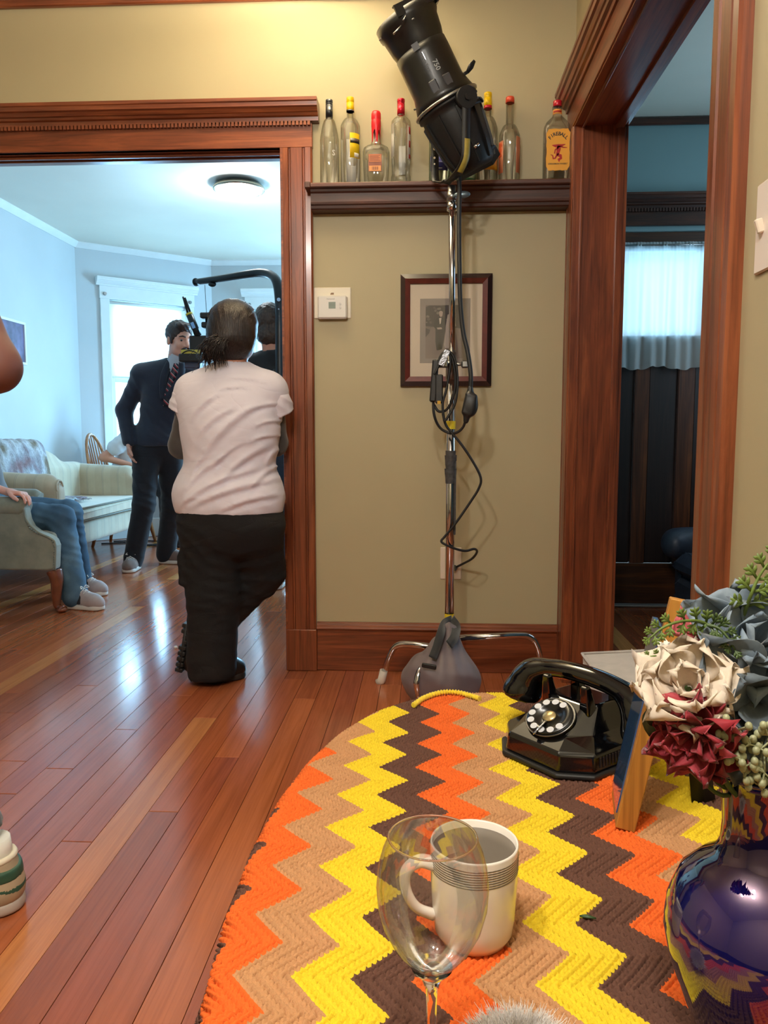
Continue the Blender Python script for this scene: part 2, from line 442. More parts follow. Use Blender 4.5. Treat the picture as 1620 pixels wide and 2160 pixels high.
wl = MB(); wl.box((-2.85, -1.7, 0), (-2.75, WY, CEIL)); struct(wl.build('wall_left', M['wall']))
wq = MB(); wq.box((-2.85, -1.8, 0), (WX + 0.1, -1.7, CEIL)); struct(wq.build('wall_rear', M['wall']))
# ---- cased opening on the left: jamb linings, casings, entablature
tr = MB()
tr.box((OPX1 - 0.0, 3.205, 0), (OPX1 + 0.012, 3.362, OPZ))
tr.box((OPX0 - 0.012, 3.205, 0), (OPX0, 3.362, OPZ))
tr.box((OPX0, 3.205, OPZ - 0.012), (OPX1, 3.362, OPZ + 0.0))
tr.box((OPX0, 3.25, OPZ - 0.024), (OPX1, 3.262, OPZ - 0.012)); tr.box((OPX0, 3.30, OPZ - 0.020), (OPX1, 3.312, OPZ - 0.012))
t1 = struct(tr.build('trim_1', M['wood_x'], bevel=0.002))
def casing_profile(w, d):
    """(across, out) outline of a moulded casing of width w proud by d"""
    return [(0, 0), (0, d * 0.72), (0.05 * w, d * 0.95), (0.22 * w, d), (0.25 * w, d * 0.80), (0.29 * w, d * 0.80), (0.32 * w, d * 0.96), (0.68 * w, d * 0.96),
            (0.71 * w, d * 0.80), (0.75 * w, d * 0.80), (0.78 * w, d), (0.95 * w, d * 0.95), (w, d * 0.72), (w, 0)]
pb = MB(); px0, pw = OPX1 + 0.004, 0.125
pb.prism([(px0 + a, WY - b) for a, b in casing_profile(pw, 0.027)], 2, 0.175, 2.138)
post = struct(pb.build('trim_2', M['wood_z']))
pl = MB(); pl.box((px0 - 0.003, WY - 0.032, 0), (px0 + pw + 0.003, WY, 0.178), bev=0.003); pl.build('plinth_block', M['wood_z'], post)
pb = MB(); pb.prism([(OPX0 - 0.129 + a, WY - b) for a, b in casing_profile(pw, 0.027)], 2, 0.0, 2.138)
struct(pb.build('trim_3', M['wood_z']))
hx0, hx1 = OPX0 - 0.14, px0 + pw + 0.002
hb = MB(); hb.box((hx0, WY - 0.026, 2.138), (hx1, WY, 2.232), bev=0.002)
head = struct(hb.build('trim_4', M['wood_x']))
def cornice_poly(z0, wy, k=1.0):
    # (y, z) outline, wall at wy, stepping outward as it rises
    return [(wy, z0), (wy - 0.034 * k, z0), (wy - 0.036 * k, z0 + 0.014), (wy - 0.046 * k, z0 + 0.018), (wy - 0.050 * k, z0 + 0.026), (wy - 0.056 * k, z0 + 0.028),
            (wy - 0.064 * k, z0 + 0.040), (wy - 0.072 * k, z0 + 0.044), (wy - 0.074 * k, z0 + 0.058), (wy - 0.078 * k, z0 + 0.062), (wy - 0.078 * k, z0 + 0.074), (wy, z0 + 0.074)]
cn = MB(); cn.prism(cornice_poly(2.236, WY), 0, hx0 - 0.02, hx1 + 0.026); cn.build('cornice', M['wood_x'], head)
dm = MB(); x = hx0 + 0.004
while x < hx1 - 0.010:
    dm.box((x, WY - 0.040, 2.219), (x + 0.0105, WY - 0.022, 2.2355)); x += 0.0152
d = dm.build('dentil', M['wood_x'], head); d['kind'] = 'stuff'
# ---- plate rail with its bottles' ledge
sh = MB(); sy = WY
sh.prism([(sy, 1.885), (sy - 0.060, 1.885), (sy - 0.066, 1.890), (sy - 0.068, 1.900), (sy - 0.074, 1.904), (sy - 0.076, 1.912), (sy - 0.076, 1.944), (sy - 0.082, 1.950), (sy - 0.084, 1.958), (sy - 0.093, 1.962), (sy - 0.095, 1.966), (sy - 0.095, 1.977), (sy - 0.091, 1.981), (sy, 1.981)], 0, -0.455, WX)
RAILW = wood('plate_rail_wood', c(92, 46, 28), c(70, 34, 21), c(46, 21, 13), 0, 0.5, 1.0, 0.04)
shelf = sh.build('plate_rail', RAILW); tag(shelf, 'dark wood plate rail shelf on the khaki wall carrying empty bottles', 'shelf')
se = MB(); se.box((-0.476, sy - 0.099, 1.960), (-0.452, sy - 0.028, 1.984), bev=0.003); se.build('end_cap', RAILW, shelf)
SHZ = 1.981
# ---- baseboard between post and corner
bb = MB(); bx0, bx1 = px0 + pw + 0.003, WX
bb.box((bx0, WY - 0.018, 0), (bx1, WY, 0.178), bev=0.002)
base = struct(bb.build('baseboard_back', M['wood_x']))
bc = MB(); bc.prism([(WY, 0.178), (WY - 0.026, 0.178), (WY - 0.029, 0.184), (WY - 0.027, 0.191), (WY - 0.018, 0.196), (WY - 0.016, 0.203), (WY - 0.008, 0.208), (WY, 0.208)], 0, bx0, bx1)
bc.build('cap_moulding', M['wood_x'], base)
rb = MB(); rb.box((-2.75, WY - 0.02, 2.700), (WX, WY, CEIL), bev=0.004); struct(rb.build('trim_5', M['wood_x']))
b2 = MB(); b2.box((WX - 0.018, -1.7, 0), (WX, 1.49, 0.19), bev=0.003); struct(b2.build('baseboard_right', M['wood_y']))
# ---- opening on the right: linings, casings, entablature
jx0, jx1 = WX - 0.022, WX + 0.180
jb = MB(); jb.box((jx0, RY1 - 0.012, 0), (jx1, RY1, RZ1)); jb.box((jx0 + 0.028, RY1 - 0.020, 0), (jx0 + 0.036, RY1 - 0.012, RZ1 - 0.02)); jb.box((jx1 - 0.04, RY1 - 0.022, 0), (jx1 - 0.014, RY1 - 0.012, RZ1 - 0.02))
struct(jb.build('trim_6', M['wood_z'], bevel=0.0015))
jb = MB(); jb.box((jx0, RY0, 0), (jx1, RY0 + 0.012, RZ1)); struct(jb.build('trim_7', M['wood_z']))
jb = MB(); jb.box((jx0, RY0 + 0.012, RZ1 - 0.012), (jx1, RY1 - 0.012, RZ1)); jb.box((jx0 + 0.028, RY0 + 0.012, RZ1 - 0.022), (jx0 + 0.036, RY1 - 0.012, RZ1 - 0.012)); jb.box((jx1 - 0.05, RY0 + 0.012, RZ1 - 0.024), (jx1 - 0.02, RY1 - 0.012, RZ1 - 0.012))
struct(jb.build('trim_8', M['wood_y'], bevel=0.0015))
cs = MB(); cs.prism([(WX - b, RY1 + 0.003 + a) for a, b in casing_profile(0.112, 0.027)], 2, 0, RZ1 - 0.006); struct(cs.build('trim_9', M['wood_z']))
cs = MB(); cs.prism([(WX - b, 1.492 + a) for a, b in casing_profile(0.130, 0.027)], 2, 0, RZ1 - 0.006); near_post = struct(cs.build('trim_10', M['wood_z']))
for yy in (RY1 + 0.003, 1.492):
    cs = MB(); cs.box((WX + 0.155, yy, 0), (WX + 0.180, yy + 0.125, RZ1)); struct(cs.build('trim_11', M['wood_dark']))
fz = MB(); fz.box((WX - 0.027, 1.47, RZ1 - 0.006), (WX, WY, RZ1 + 0.082), bev=0.002); fz_o = struct(fz.build('trim_12', M['wood_y']))
cn = MB(); pol = cornice_poly(RZ1 + 0.082, WX); cn.prism([(z, y) for y, z in pol], 1, 1.44, WY); cn.build('cornice', M['wood_y'], fz_o)
# ---- hall seen through that opening
HY = 4.53; DX0, DX1 = 0.95, 1.78; DZ = 2.125
hw = MB(); wall_open(WX + 0.155, 2.5, 0, CEIL, [(DX0, DX1, 0, DZ)], HY, HY + 0.12, hw); struct(hw.build('wall_hall_back', M['hallwall']))
hw = MB(); wall_open(1.3, HY, 0, CEIL, [(3.05, 3.95, 1.2, 2.5)], 2.4, 2.5, hw, 'y'); struct(hw.build('wall_hall_right', M['hallwall']))
hw = MB(); hw.box((WX + 0.155, 1.3, 0), (2.5, 1.4, CEIL)); struct(hw.build('wall_hall_front', M['hallwall']))
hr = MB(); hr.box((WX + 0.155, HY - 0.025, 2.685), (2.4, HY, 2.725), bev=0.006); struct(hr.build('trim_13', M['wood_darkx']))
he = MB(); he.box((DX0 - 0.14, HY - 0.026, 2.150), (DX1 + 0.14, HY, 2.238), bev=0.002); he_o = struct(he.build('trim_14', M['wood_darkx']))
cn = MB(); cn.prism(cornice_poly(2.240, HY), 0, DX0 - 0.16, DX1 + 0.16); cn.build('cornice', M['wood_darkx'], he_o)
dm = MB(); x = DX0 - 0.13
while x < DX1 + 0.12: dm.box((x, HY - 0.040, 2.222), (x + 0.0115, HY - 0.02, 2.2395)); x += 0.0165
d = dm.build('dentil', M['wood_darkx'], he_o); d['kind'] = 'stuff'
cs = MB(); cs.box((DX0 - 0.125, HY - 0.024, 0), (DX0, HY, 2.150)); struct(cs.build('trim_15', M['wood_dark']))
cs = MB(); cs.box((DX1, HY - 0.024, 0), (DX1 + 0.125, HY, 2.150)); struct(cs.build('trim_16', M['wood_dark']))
ts = MB(); ts.box((DX0, HY - 0.03, 0.0), (DX1, HY + 0.10, 0.014), bev=0.004); struct(ts.build('trim_17', plain('worn_metal_sill', c(120, 112, 104), 0.4, 0.6)))
# the hall door: rails, stiles, upright panels, a pane behind the curtain
dy0, dy1 = HY + 0.012, HY + 0.055
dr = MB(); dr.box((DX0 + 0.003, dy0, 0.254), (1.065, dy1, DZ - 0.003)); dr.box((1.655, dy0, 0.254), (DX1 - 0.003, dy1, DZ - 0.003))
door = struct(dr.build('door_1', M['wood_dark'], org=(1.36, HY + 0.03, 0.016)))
def dpart(name, a, b, mat=None, bev=0.002): q = MB(); q.box(a, b, bev=bev); return q.build(name, mat or M['wood_dark'], door)
rail_m = wood('door_rail_wood', c(96, 56, 26), c(66, 36, 17), c(40, 20, 10), 0, 0.4)
stile_m = wood('door_stile_wood', c(110, 62, 30), c(76, 40, 20), c(46, 23, 12), 2, 0.4)
panel_m = wood('door_panel_wood', c(48, 28, 22), c(34, 19, 16), c(22, 12, 11), 2, 0.45)
dpart('rail', (DX0 + 0.003, dy0, 0.016), (DX1 - 0.003, dy1, 0.254), rail_m)
dpart('rail', (1.066, dy0, 1.420), (1.654, dy1, 1.555), rail_m); dpart('rail', (1.066, dy0, 2.02), (1.654, dy1, DZ - 0.003), rail_m)
dpart('stile', (1.193, dy0, 0.255), (1.274, dy1, 1.419), stile_m); dpart('stile', (1.436, dy0, 0.255), (1.527, dy1, 1.419), stile_m)
for a, b in ((1.0655, 1.1925), (1.2745, 1.4355), (1.5275, 1.6545)): dpart('panel', (a, dy0 + 0.014, 0.255), (b, dy1 - 0.01, 1.419), panel_m, 0.006)
dpart('pane', (1.066, dy0 + 0.018, 1.556), (1.654, dy0 + 0.022, 2.019), thin_glass('door_pane_glass'), 0)
# café curtain on the door: a gathered sheer with a rod pocket and a hem
cu = MB(); nx, nz = 150, 26; crx0, crx1, crz0, crz1 = 1.03, 1.70, 1.372, 2.062
pts = []
for j in range(nz + 1):
    v = j / nz; z = crz1 - (crz1 - crz0) * v
    for i in range(nx + 1):
        u = i / nx; xx = crx0 + (crx1 - crx0) * u
        a = 0.004 + 0.020 * min(1, v * 2.2); ph = 2 * math.pi * u
        yy = dy0 - 0.030 - a * (0.62 * math.sin(ph * 9.3 + 0.8 + 0.5 * math.sin(ph * 2)) + 0.38 * math.sin(ph * 5.1 + 2 * v)) - 0.003 * math.sin(ph * 38) * max(0, 1 - v * 5)
        zz = z + (0.010 * math.sin(ph * 2.6 + 1) + 0.004 * math.sin(ph * 9)) * v
        pts.append((xx, yy, zz))
fs = [(j * (nx + 1) + i, j * (nx + 1) + i + 1, (j + 1) * (nx + 1) + i + 1, (j + 1) * (nx + 1) + i) for j in range(nz) for i in range(nx)]
cu.raw(pts, fs, True)
sheer_m = sheer('sheer_cotton', c(214, 220, 220), 0.55, trspread=0.10)
cur = cu.build('cafe_curtain', sheer_m); tag(cur, 'gathered white sheer cafe curtain over the window of the dark hall door', 'curtain')
rd = MB(); rd.tube([(crx0 - 0.02, dy0 - 0.030, 2.045), (crx1 + 0.02, dy0 - 0.030, 2.045)], 0.005, 8); rd.build('rod', M['steel'], cur)
# ---- far room: left wall, canted bay, front wall, window wall on the right
w2 = MB(); w2.box((LX - 0.12, WY + 0.125, 0), (LX, 7.07, CEIL)); struct(w2.build('wall_far_left', M['bluewall']))
w2 = MB(); w2.box((0.60, WY + 0.126, 0), (0.734, 7.25, CEIL)); struct(w2.build('wall_far_right', M['bluewall']))
pane_m = thin_glass('window_pane_glass')
shade_m = sheer('roller_shade_cloth', c(236, 236, 230), 0.6)
def bay(name, wn, A, B, u0, u1, cas=0.085, z0=0.72, z1=2.25, shade=True, lab=''):
    A = Vector((*A, 0)); B = Vector((*B, 0)); L = (B - A).length; d = B - A
    mt = Matrix.Translation(A) @ Matrix.Rotation(math.atan2(d.y, d.x), 4, 'Z')
    w = MB(mt); wall_open(0, L, 0, CEIL, [(u0, u1, z0, z1)], 0.0, 0.11, w); struct(w.build(name, M['bluewall']))
    k = MB(mt); k.box((u0 - cas, -0.022, z0 - 0.02), (u0, 0, z1 + 0.002), bev=0.003); k.box((u1, -0.022, z0 - 0.02), (u1 + cas, 0, z1 + 0.002), bev=0.003)
    k.box((u0 - cas - 0.005, -0.026, z1 + 0.002), (u1 + cas + 0.005, 0, z1 + 0.12), bev=0.003)
    win = struct(k.build(wn, M['white']))
    q = MB(mt); q.prism([(y, z) for y, z in cornice_poly(z1 + 0.118, 0.0)], 0, u0 - cas - 0.035, u1 + cas + 0.035); q.build('cornice', M['white'], win)
    q = MB(mt); q.box((u0 - cas - 0.03, -0.06, z0 - 0.045), (u1 + cas + 0.03, 0.0, z0 - 0.018), bev=0.004); q.build('sill', M['white'], win)
    zm = z0 + 0.52 * (z1 - z0)
    for (a, b, yy) in ((z0, zm + 0.02, 0.03), (zm - 0.02, z1, 0.062)):
        q = MB(mt)
        for (p, r) in (((u0, a), (u0 + 0.045, b)), ((u1 - 0.045, a), (u1, b)), ((u0 + 0.045, a), (u1 - 0.045, a + 0.045)), ((u0 + 0.045, b - 0.045), (u1 - 0.045, b))):
            q.box((p[0], yy, p[1]), (r[0], yy + 0.03, r[1]), bev=0.002)
        sash = q.build('sash', M['white'], win)
        q = MB(mt); q.box((u0 + 0.045, yy + 0.013, a + 0.045), (u1 - 0.045, yy + 0.017, b - 0.045)); q.build('pane', pane_m, sash)
    for uu in (u0 - cas * 0.5, u1 + cas * 0.5):
        q = MB(mt); q.tube([(uu, -0.026, z1 + 0.045), (uu, -0.042, z1 + 0.045)], [0.017, 0.014], 12); q.tube([(uu, -0.042, z1 + 0.045), (uu, -0.046, z1 + 0.045)], 0.007, 10); q.build('curtain_hook', M['steel'], win)
    if shade:
        q = MB(mt); q.box((u0 + 0.012, 0.012, zm + 0.03), (u1 - 0.012, 0.0135, z1 - 0.03))
        so = q.build('roller_shade', shade_m); tag(so, lab, 'shade')
        q = MB(mt); q.tube([(u0 + 0.006, 0.014, z1 - 0.022), (u1 - 0.006, 0.014, z1 - 0.022)], 0.015, 12); q.build('roller', M['white'], so)
        q = MB(mt); q.box((u0 + 0.012, 0.006, zm + 0.014), (u1 - 0.012, 0.018, zm + 0.032), bev=0.003); q.build('bottom_bar', M['white'], so)
    return win
bay('wall_bay_left', 'window_1', (-3.17, 7.07), (-2.15, 7.90), 0.290, 1.030, lab='white roller shade half drawn over the bay window behind the suited man')
bay('wall_front', 'window_2', (-2.15, 7.90), (-0.55, 7.90), 0.43, 1.17, lab='white roller shade on the window partly hidden by the crew')
bay('wall_bay_right', 'window_3', (-0.55, 7.90), (0.66, 7.22), 0.30, 1.08, shade=False)
cr = MB()
cr.prism([(LX, CEIL), (LX, CEIL - 0.055), (LX + 0.012, CEIL - 0.055), (LX + 0.05, CEIL - 0.012), (LX + 0.05, CEIL)][::-1], 1, WY + 0.125, 7.09) if False else None
def crown(A, B):
    A = Vector((*A, 0)); B = Vector((*B, 0)); d = B - A; L = d.length
    mt = Matrix.Translation(A) @ Matrix.Rotation(math.atan2(d.y, d.x), 4, 'Z')
    q = MB(mt); q.prism([(0, CEIL), (0, CEIL - 0.05), (-0.01, CEIL - 0.05), (-0.045, CEIL - 0.012), (-0.045, CEIL)], 0, -0.01, L + 0.01)
    return struct(q.build('trim_18', M['white']))
crown((LX, WY + 0.125), (LX, 7.07)); crown((-3.17, 7.07), (-2.15, 7.90)); crown((-2.15, 7.90), (-0.55, 7.90)); crown((-0.55, 7.9), (0.66, 7.22))
def skirting(A, B):
    A = Vector((*A, 0)); B = Vector((*B, 0)); d = B - A
    mt = Matrix.Translation(A) @ Matrix.Rotation(math.atan2(d.y, d.x), 4, 'Z'); q = MB(mt); q.box((0, -0.018, 0), (d.length, 0, 0.18), bev=0.004)
    return struct(q.build('baseboard_far', M['white']))
skirting((LX, WY + 0.13), (LX, 7.07)); skirting((-3.17, 7.07), (-2.15, 7.90)); skirting((-2.15, 7.90), (-0.55, 7.90)); skirting((-0.55, 7.9), (0.66, 7.22))
# flush ceiling light of the far room
cl = thing('ceiling_light', 'round flush ceiling light glowing on the blue lit ceiling of the far room', 'ceiling light', (-1.30, 5.54, CEIL - 0.005))
q = MB(); q.lathe([(0.03, -0.012), (0.165, -0.012), (0.178, -0.026), (0.178, -0.040), (0.168, -0.046), (0.160, -0.040), (0.160, -0.020), (0.03, -0.020)], (-1.30, 5.54, CEIL), seg=40); q.build('rim', plain('brushed_nickel', c(170, 160, 140), 0.25, 0.9), cl)
lm = NT('lit_opal_glass'); lm.set(Base_Color=(1, 1, 1, 1), Emission_Color=(0.95, 0.98, 1.0, 1), Emission_Strength=5.0)
q = MB(); q.lathe([(0.0, -0.086), (0.05, -0.083), (0.10, -0.072), (0.14, -0.055), (0.158, -0.038)], (-1.30, 5.54, CEIL), seg=40); q.build('diffuser', lm.m, cl)
q = MB(); q.lathe([(0.0, -0.108), (0.008, -0.104), (0.010, -0.094), (0.004, -0.086)], (-1.30, 5.54, CEIL), seg=14); q.build('finial', M['steel'], cl)
# ceiling fixture behind the photographer
cf = thing('ceiling_fixture', 'two bulb ceiling fixture above the table', 'ceiling light', (-0.35, 0.0, CEIL - 0.004))
q = MB(); q.lathe([(0.0, -0.03), (0.07, -0.03), (0.08, -0.012), (0.08, -0.004)], (-0.35, 0, CEIL), seg=24); q.build('canopy', M['steel'], cf)
for bx, by in ((-0.55, 0.1), (-0.15, -0.1)):
    q = MB(); q.tube(spline([(-0.35, 0, CEIL - 0.03), (-0.35 + (bx + 0.35) * 0.6, by * 0.6, CEIL - 0.10), (bx, by, CEIL - 0.16), (bx, by, CEIL - 0.225)], 6), 0.008, 8); q.build('arm', M['steel'], cf)
# ================================================================== SMOOTH BODIES (one continuous surface from blended volumes)
class SDF:
    def __init__(s, lo, hi, vox):
        s.lo = np.array(lo, float); s.vox = vox
        s.n = np.maximum(4, np.ceil((np.array(hi) - s.lo) / vox).astype(int) + 1)
        s.d = np.full(tuple(s.n), 9.0, np.float32)
    def _loc(s, lo, hi):
        a = np.clip(np.floor((np.array(lo) - s.lo) / s.vox).astype(int), 0, s.n - 1)
        b = np.clip(np.ceil((np.array(hi) - s.lo) / s.vox).astype(int) + 1, 0, s.n)
        if np.any(b - a < 1): return None
        ax = [s.lo[i] + s.vox * np.arange(a[i], b[i]) for i in range(3)]
        X, Y, Z = np.meshgrid(*ax, indexing='ij', sparse=True)
        return (slice(a[0], b[0]), slice(a[1], b[1]), slice(a[2], b[2])), X.astype(np.float32), Y.astype(np.float32), Z.astype(np.float32)
    def _put(s, sl, d, k, sub):
        cur = s.d[sl]
        if sub:
            d = -d
            if k > 0: h = np.clip(0.5 - 0.5 * (cur - d) / k, 0, 1); s.d[sl] = cur + (d - cur) * h + k * h * (1 - h)
            else: s.d[sl] = np.maximum(cur, d)
        elif k > 0:
            h = np.clip(0.5 + 0.5 * (cur - d) / k, 0, 1); s.d[sl] = cur + (d - cur) * h - k * h * (1 - h)
        else: s.d[sl] = np.minimum(cur, d)
    def cone(s, a, b, r0, r1=None, k=0.02, sub=False):
        r1 = r0 if r1 is None else r1
        a = np.array(a, float); b = np.array(b, float); pad = max(r0, r1) + k + 3 * s.vox
        q = s._loc(np.minimum(a, b) - pad, np.maximum(a, b) + pad)
        if q is None: return s
        sl, X, Y, Z = q; ba = b - a; L2 = max(1e-9, float(ba @ ba))
        t = np.clip(((X - a[0]) * ba[0] + (Y - a[1]) * ba[1] + (Z - a[2]) * ba[2]) / L2, 0, 1)
        d = np.sqrt((X - a[0] - t * ba[0]) ** 2 + (Y - a[1] - t * ba[1]) ** 2 + (Z - a[2] - t * ba[2]) ** 2) - (r0 + (r1 - r0) * t)
        s._put(sl, d, k, sub); return s
    def chain(s, pts, rs, k=0.02):
        for i in range(len(pts) - 1): s.cone(pts[i], pts[i + 1], rs[i], rs[i + 1], k)
        return s
    def ell(s, ce, r, rot=None, k=0.02, sub=False):
        ce = np.array(ce, float); r = np.array(r, float); pad = r.max() + k + 3 * s.vox
        q = s._loc(ce - pad, ce + pad)
        if q is None: return s
        sl, X, Y, Z = q; Q = np.eye(3) if rot is None else np.array(rot.to_3x3() if hasattr(rot, 'to_3x3') else rot)
        x, y, z = X - ce[0], Y - ce[1], Z - ce[2]
        l = [Q[0, i] * x + Q[1, i] * y + Q[2, i] * z for i in range(3)]
        k0 = np.sqrt(sum((l[i] / r[i]) ** 2 for i in range(3))); k1 = np.sqrt(sum((l[i] / r[i] ** 2) ** 2 for i in range(3)))
        d = k0 * (k0 - 1) / np.maximum(k1, 1e-6)
        s._put(sl, d, k, sub); return s
    def box(s, ce, h, rnd_=0.01, rot=None, k=0.02, sub=False):
        ce = np.array(ce, float); h = np.array(h, float); pad = float(np.linalg.norm(h)) + k + 3 * s.vox
        q = s._loc(ce - pad, ce + pad)
        if q is None: return s
        sl, X, Y, Z = q; Q = np.eye(3) if rot is None else np.array(rot.to_3x3() if hasattr(rot, 'to_3x3') else rot)
        x, y, z = X - ce[0], Y - ce[1], Z - ce[2]
        l = [np.abs(Q[0, i] * x + Q[1, i] * y + Q[2, i] * z) - (h[i] - rnd_) for i in range(3)]
        d = np.sqrt(sum(np.maximum(v, 0) ** 2 for v in l)) + np.minimum(np.maximum(l[0], np.maximum(l[1], l[2])), 0) - rnd_
        s._put(sl, d, k, sub); return s
    def cut(s, p, n):
        """keep the side of the plane the normal points away from"""
        p = np.array(p, float); n = np.array(n, float); n = n / np.linalg.norm(n)
        ax = [s.lo[i] + s.vox * np.arange(s.n[i]) for i in range(3)]
        X, Y, Z = np.meshgrid(*ax, indexing='ij', sparse=True)
        s.d = np.maximum(s.d, ((X - p[0]) * n[0] + (Y - p[1]) * n[1] + (Z - p[2]) * n[2]).astype(np.float32)); return s
    def warp(s, fn):
        ax = [s.lo[i] + s.vox * np.arange(s.n[i]) for i in range(3)]
        X, Y, Z = np.meshgrid(*ax, indexing='ij', sparse=True)
        near = np.abs(s.d) < 0.06
        s.d = np.where(near, s.d + fn(X, Y, Z), s.d).astype(np.float32); return s
    def mesh(s, smooth=2):
        d = np.pad(s.d, 1, constant_values=9.0); lo = s.lo - s.vox; ins = d < 0; n = d.shape
        c8 = [ins[i:n[0] - 1 + i, j:n[1] - 1 + j, k:n[2] - 1 + k] for i in (0, 1) for j in (0, 1) for k in (0, 1)]
        anyi = c8[0].copy(); alli = c8[0].copy()
        for q in c8[1:]: anyi |= q; alli &= q
        act = anyi & ~alli; I = np.argwhere(act); idx = np.full(act.shape, -1, np.int64); idx[act] = np.arange(len(I))
        P = np.zeros((len(I), 3)); W = np.zeros(len(I))
        corner = [(i, j, k) for i in (0, 1) for j in (0, 1) for k in (0, 1)]
        val = [d[I[:, 0] + a, I[:, 1] + b, I[:, 2] + e] for a, b, e in corner]
        for p in range(8):
            for q in range(p + 1, 8):
                if sum(abs(corner[p][t] - corner[q][t]) for t in range(3)) != 1: continue
                v0, v1 = val[p], val[q]; m = (v0 < 0) != (v1 < 0)
                t = np.where(m, v0 / np.where(m, v0 - v1, 1), 0)
                for ax in range(3): P[:, ax] += np.where(m, corner[p][ax] + t * (corner[q][ax] - corner[p][ax]), 0)
                W += m
        P = P / W[:, None] + I
        F = []
        for ax in range(3):
            b, e = (ax + 1) % 3, (ax + 2) % 3
            sl0 = [slice(None)] * 3; sl1 = [slice(None)] * 3; sl0[ax] = slice(0, n[ax] - 1); sl1[ax] = slice(1, n[ax])
            A = ins[tuple(sl0)]; B = ins[tuple(sl1)]; ch = np.argwhere(A != B)
            ch = ch[(ch[:, b] > 0) & (ch[:, e] > 0) & (ch[:, b] < n[b] - 1) & (ch[:, e] < n[e] - 1)]
            fl = A[tuple(ch.T)]
            def cell(db, de):
                q = ch.copy(); q[:, b] += db; q[:, e] += de; return idx[tuple(q.T)]
            quad = np.stack([cell(-1, -1), cell(0, -1), cell(0, 0), cell(-1, 0)], 1)
            quad[~fl] = quad[~fl][:, ::-1]; F.append(quad)
        F = np.concatenate(F); P = lo + s.vox * P
        for _ in range(smooth):
            S = np.zeros_like(P); N = np.zeros(len(P))
            for t in range(4):
                a, b = F[:, t], F[:, (t + 1) % 4]
                for ax in range(3): S[:, ax] += np.bincount(a, P[b, ax], len(P)) + np.bincount(b, P[a, ax], len(P))
                N += np.bincount(a, minlength=len(P)) + np.bincount(b, minlength=len(P))
            P = 0.5 * P + 0.5 * S / N[:, None]
        return P, F
    def build(s, name, mat, parent=None, org=None, smooth=2, label=None, disp=None):
        P, F = s.mesh(smooth)
        if disp is not None: P = disp(P)
        return np_mesh(name, P, F, mat, parent, org, label)
def np_mesh(name, P, F, mat, parent=None, org=None, label=None, uv=None, smooth=True):
    P = np.asarray(P, float); F = np.asarray(F)
    if org is None: lo, hi = P.min(0), P.max(0); org = ((lo[0] + hi[0]) / 2, (lo[1] + hi[1]) / 2, lo[2])
    me = bpy.data.meshes.new(name); k = F.shape[1]
    me.vertices.add(len(P)); me.vertices.foreach_set('co', (P - np.array(org)).astype(np.float32).ravel())
    me.loops.add(F.size); me.loops.foreach_set('vertex_index', F.astype(np.int32).ravel())
    me.polygons.add(len(F)); me.polygons.foreach_set('loop_start', np.arange(0, F.size, k, dtype=np.int32))
    me.polygons.foreach_set('loop_total', np.full(len(F), k, np.int32)) if hasattr(bpy.types.MeshPolygon, 'loop_total') and False else None
    me.update(calc_edges=True); me.polygons.foreach_set('use_smooth', [smooth] * len(F))
    if uv is not None:
        l = me.uv_layers.new(name='UVMap'); l.data.foreach_set('uv', np.asarray(uv, np.float32)[F.ravel()].ravel())
    me.materials.append(mat); me.validate()
    return place(name, me, org, parent, label=label)
# ================================================================== ON THE KHAKI WALL
def bottle_glass(name, body, edge, refl=0.10):
    m = NT(name); lw = m.n('ShaderNodeLayerWeight'); lw.inputs[0].default_value = 0.5
    tr = m.n('ShaderNodeBsdfTransparent'); m.l(m.ramp(lw.outputs['Facing'], [(0.35, body), (0.80, tuple((a + b) / 2 for a, b in zip(body, edge))), (0.98, edge)]), tr.inputs[0])
    gl = m.n('ShaderNodeBsdfGlossy'); gl.inputs['Roughness'].default_value = 0.03
    mx = m.n('ShaderNodeMixShader'); m.l(m.math('MULTIPLY_ADD', lw.outputs['Fresnel'], 0.55, refl * 0.3), mx.inputs[0])
    m.l(tr.outputs[0], mx.inputs[1]); m.l(gl.outputs[0], mx.inputs[2]); m.l(mx.outputs[0], m.out.inputs[0]); return m.m
G_CLEAR = bottle_glass('bottle_glass_clear', (0.995, 1.0, 0.99, 1), (0.66, 0.68, 0.62, 1))
G_GREEN = bottle_glass('bottle_glass_pale_green', (0.94, 0.99, 0.96, 1), (0.45, 0.64, 0.54, 1))
def cyl_patch(name, ce, r, a0, a1, z0, z1, mat, parent, n=14, sx=1.0, sy=1.0, ragged=0.0, nn=2.0):
    """label wrapped on a bottle side; angles in degrees, -90 faces the room"""
    vs = []; fs = []; rows = 1 if not ragged else 8
    pr = random.Random(3)
    for j in range(rows + 1):
        for i in range(n + 1):
            u = i / n; a = R(a0 + (a1 - a0) * u)
            if ragged and 0 < j < rows and i in (0, n): a += ragged * pr.uniform(-1, 1)
            z = z0 + (z1 - z0) * j / rows
            if ragged and j in (0, rows): z += ragged * r * pr.uniform(-1, 1)
            ca, sa = math.cos(a), math.sin(a); f = 1.0 if nn == 2.0 else (abs(ca) ** nn + abs(sa) ** nn) ** (-1 / nn)
            vs.append((ce[0] + r * sx * ca * f, ce[1] + r * sy * sa * f, z))
    for j in range(rows):
        for i in range(n): q = j * (n + 1) + i; fs.append((q, q + 1, q + n + 2, q + n + 1))
    b = MB(); b.raw(vs, fs, True); return b.build(name, mat, parent, solid=0.0006)
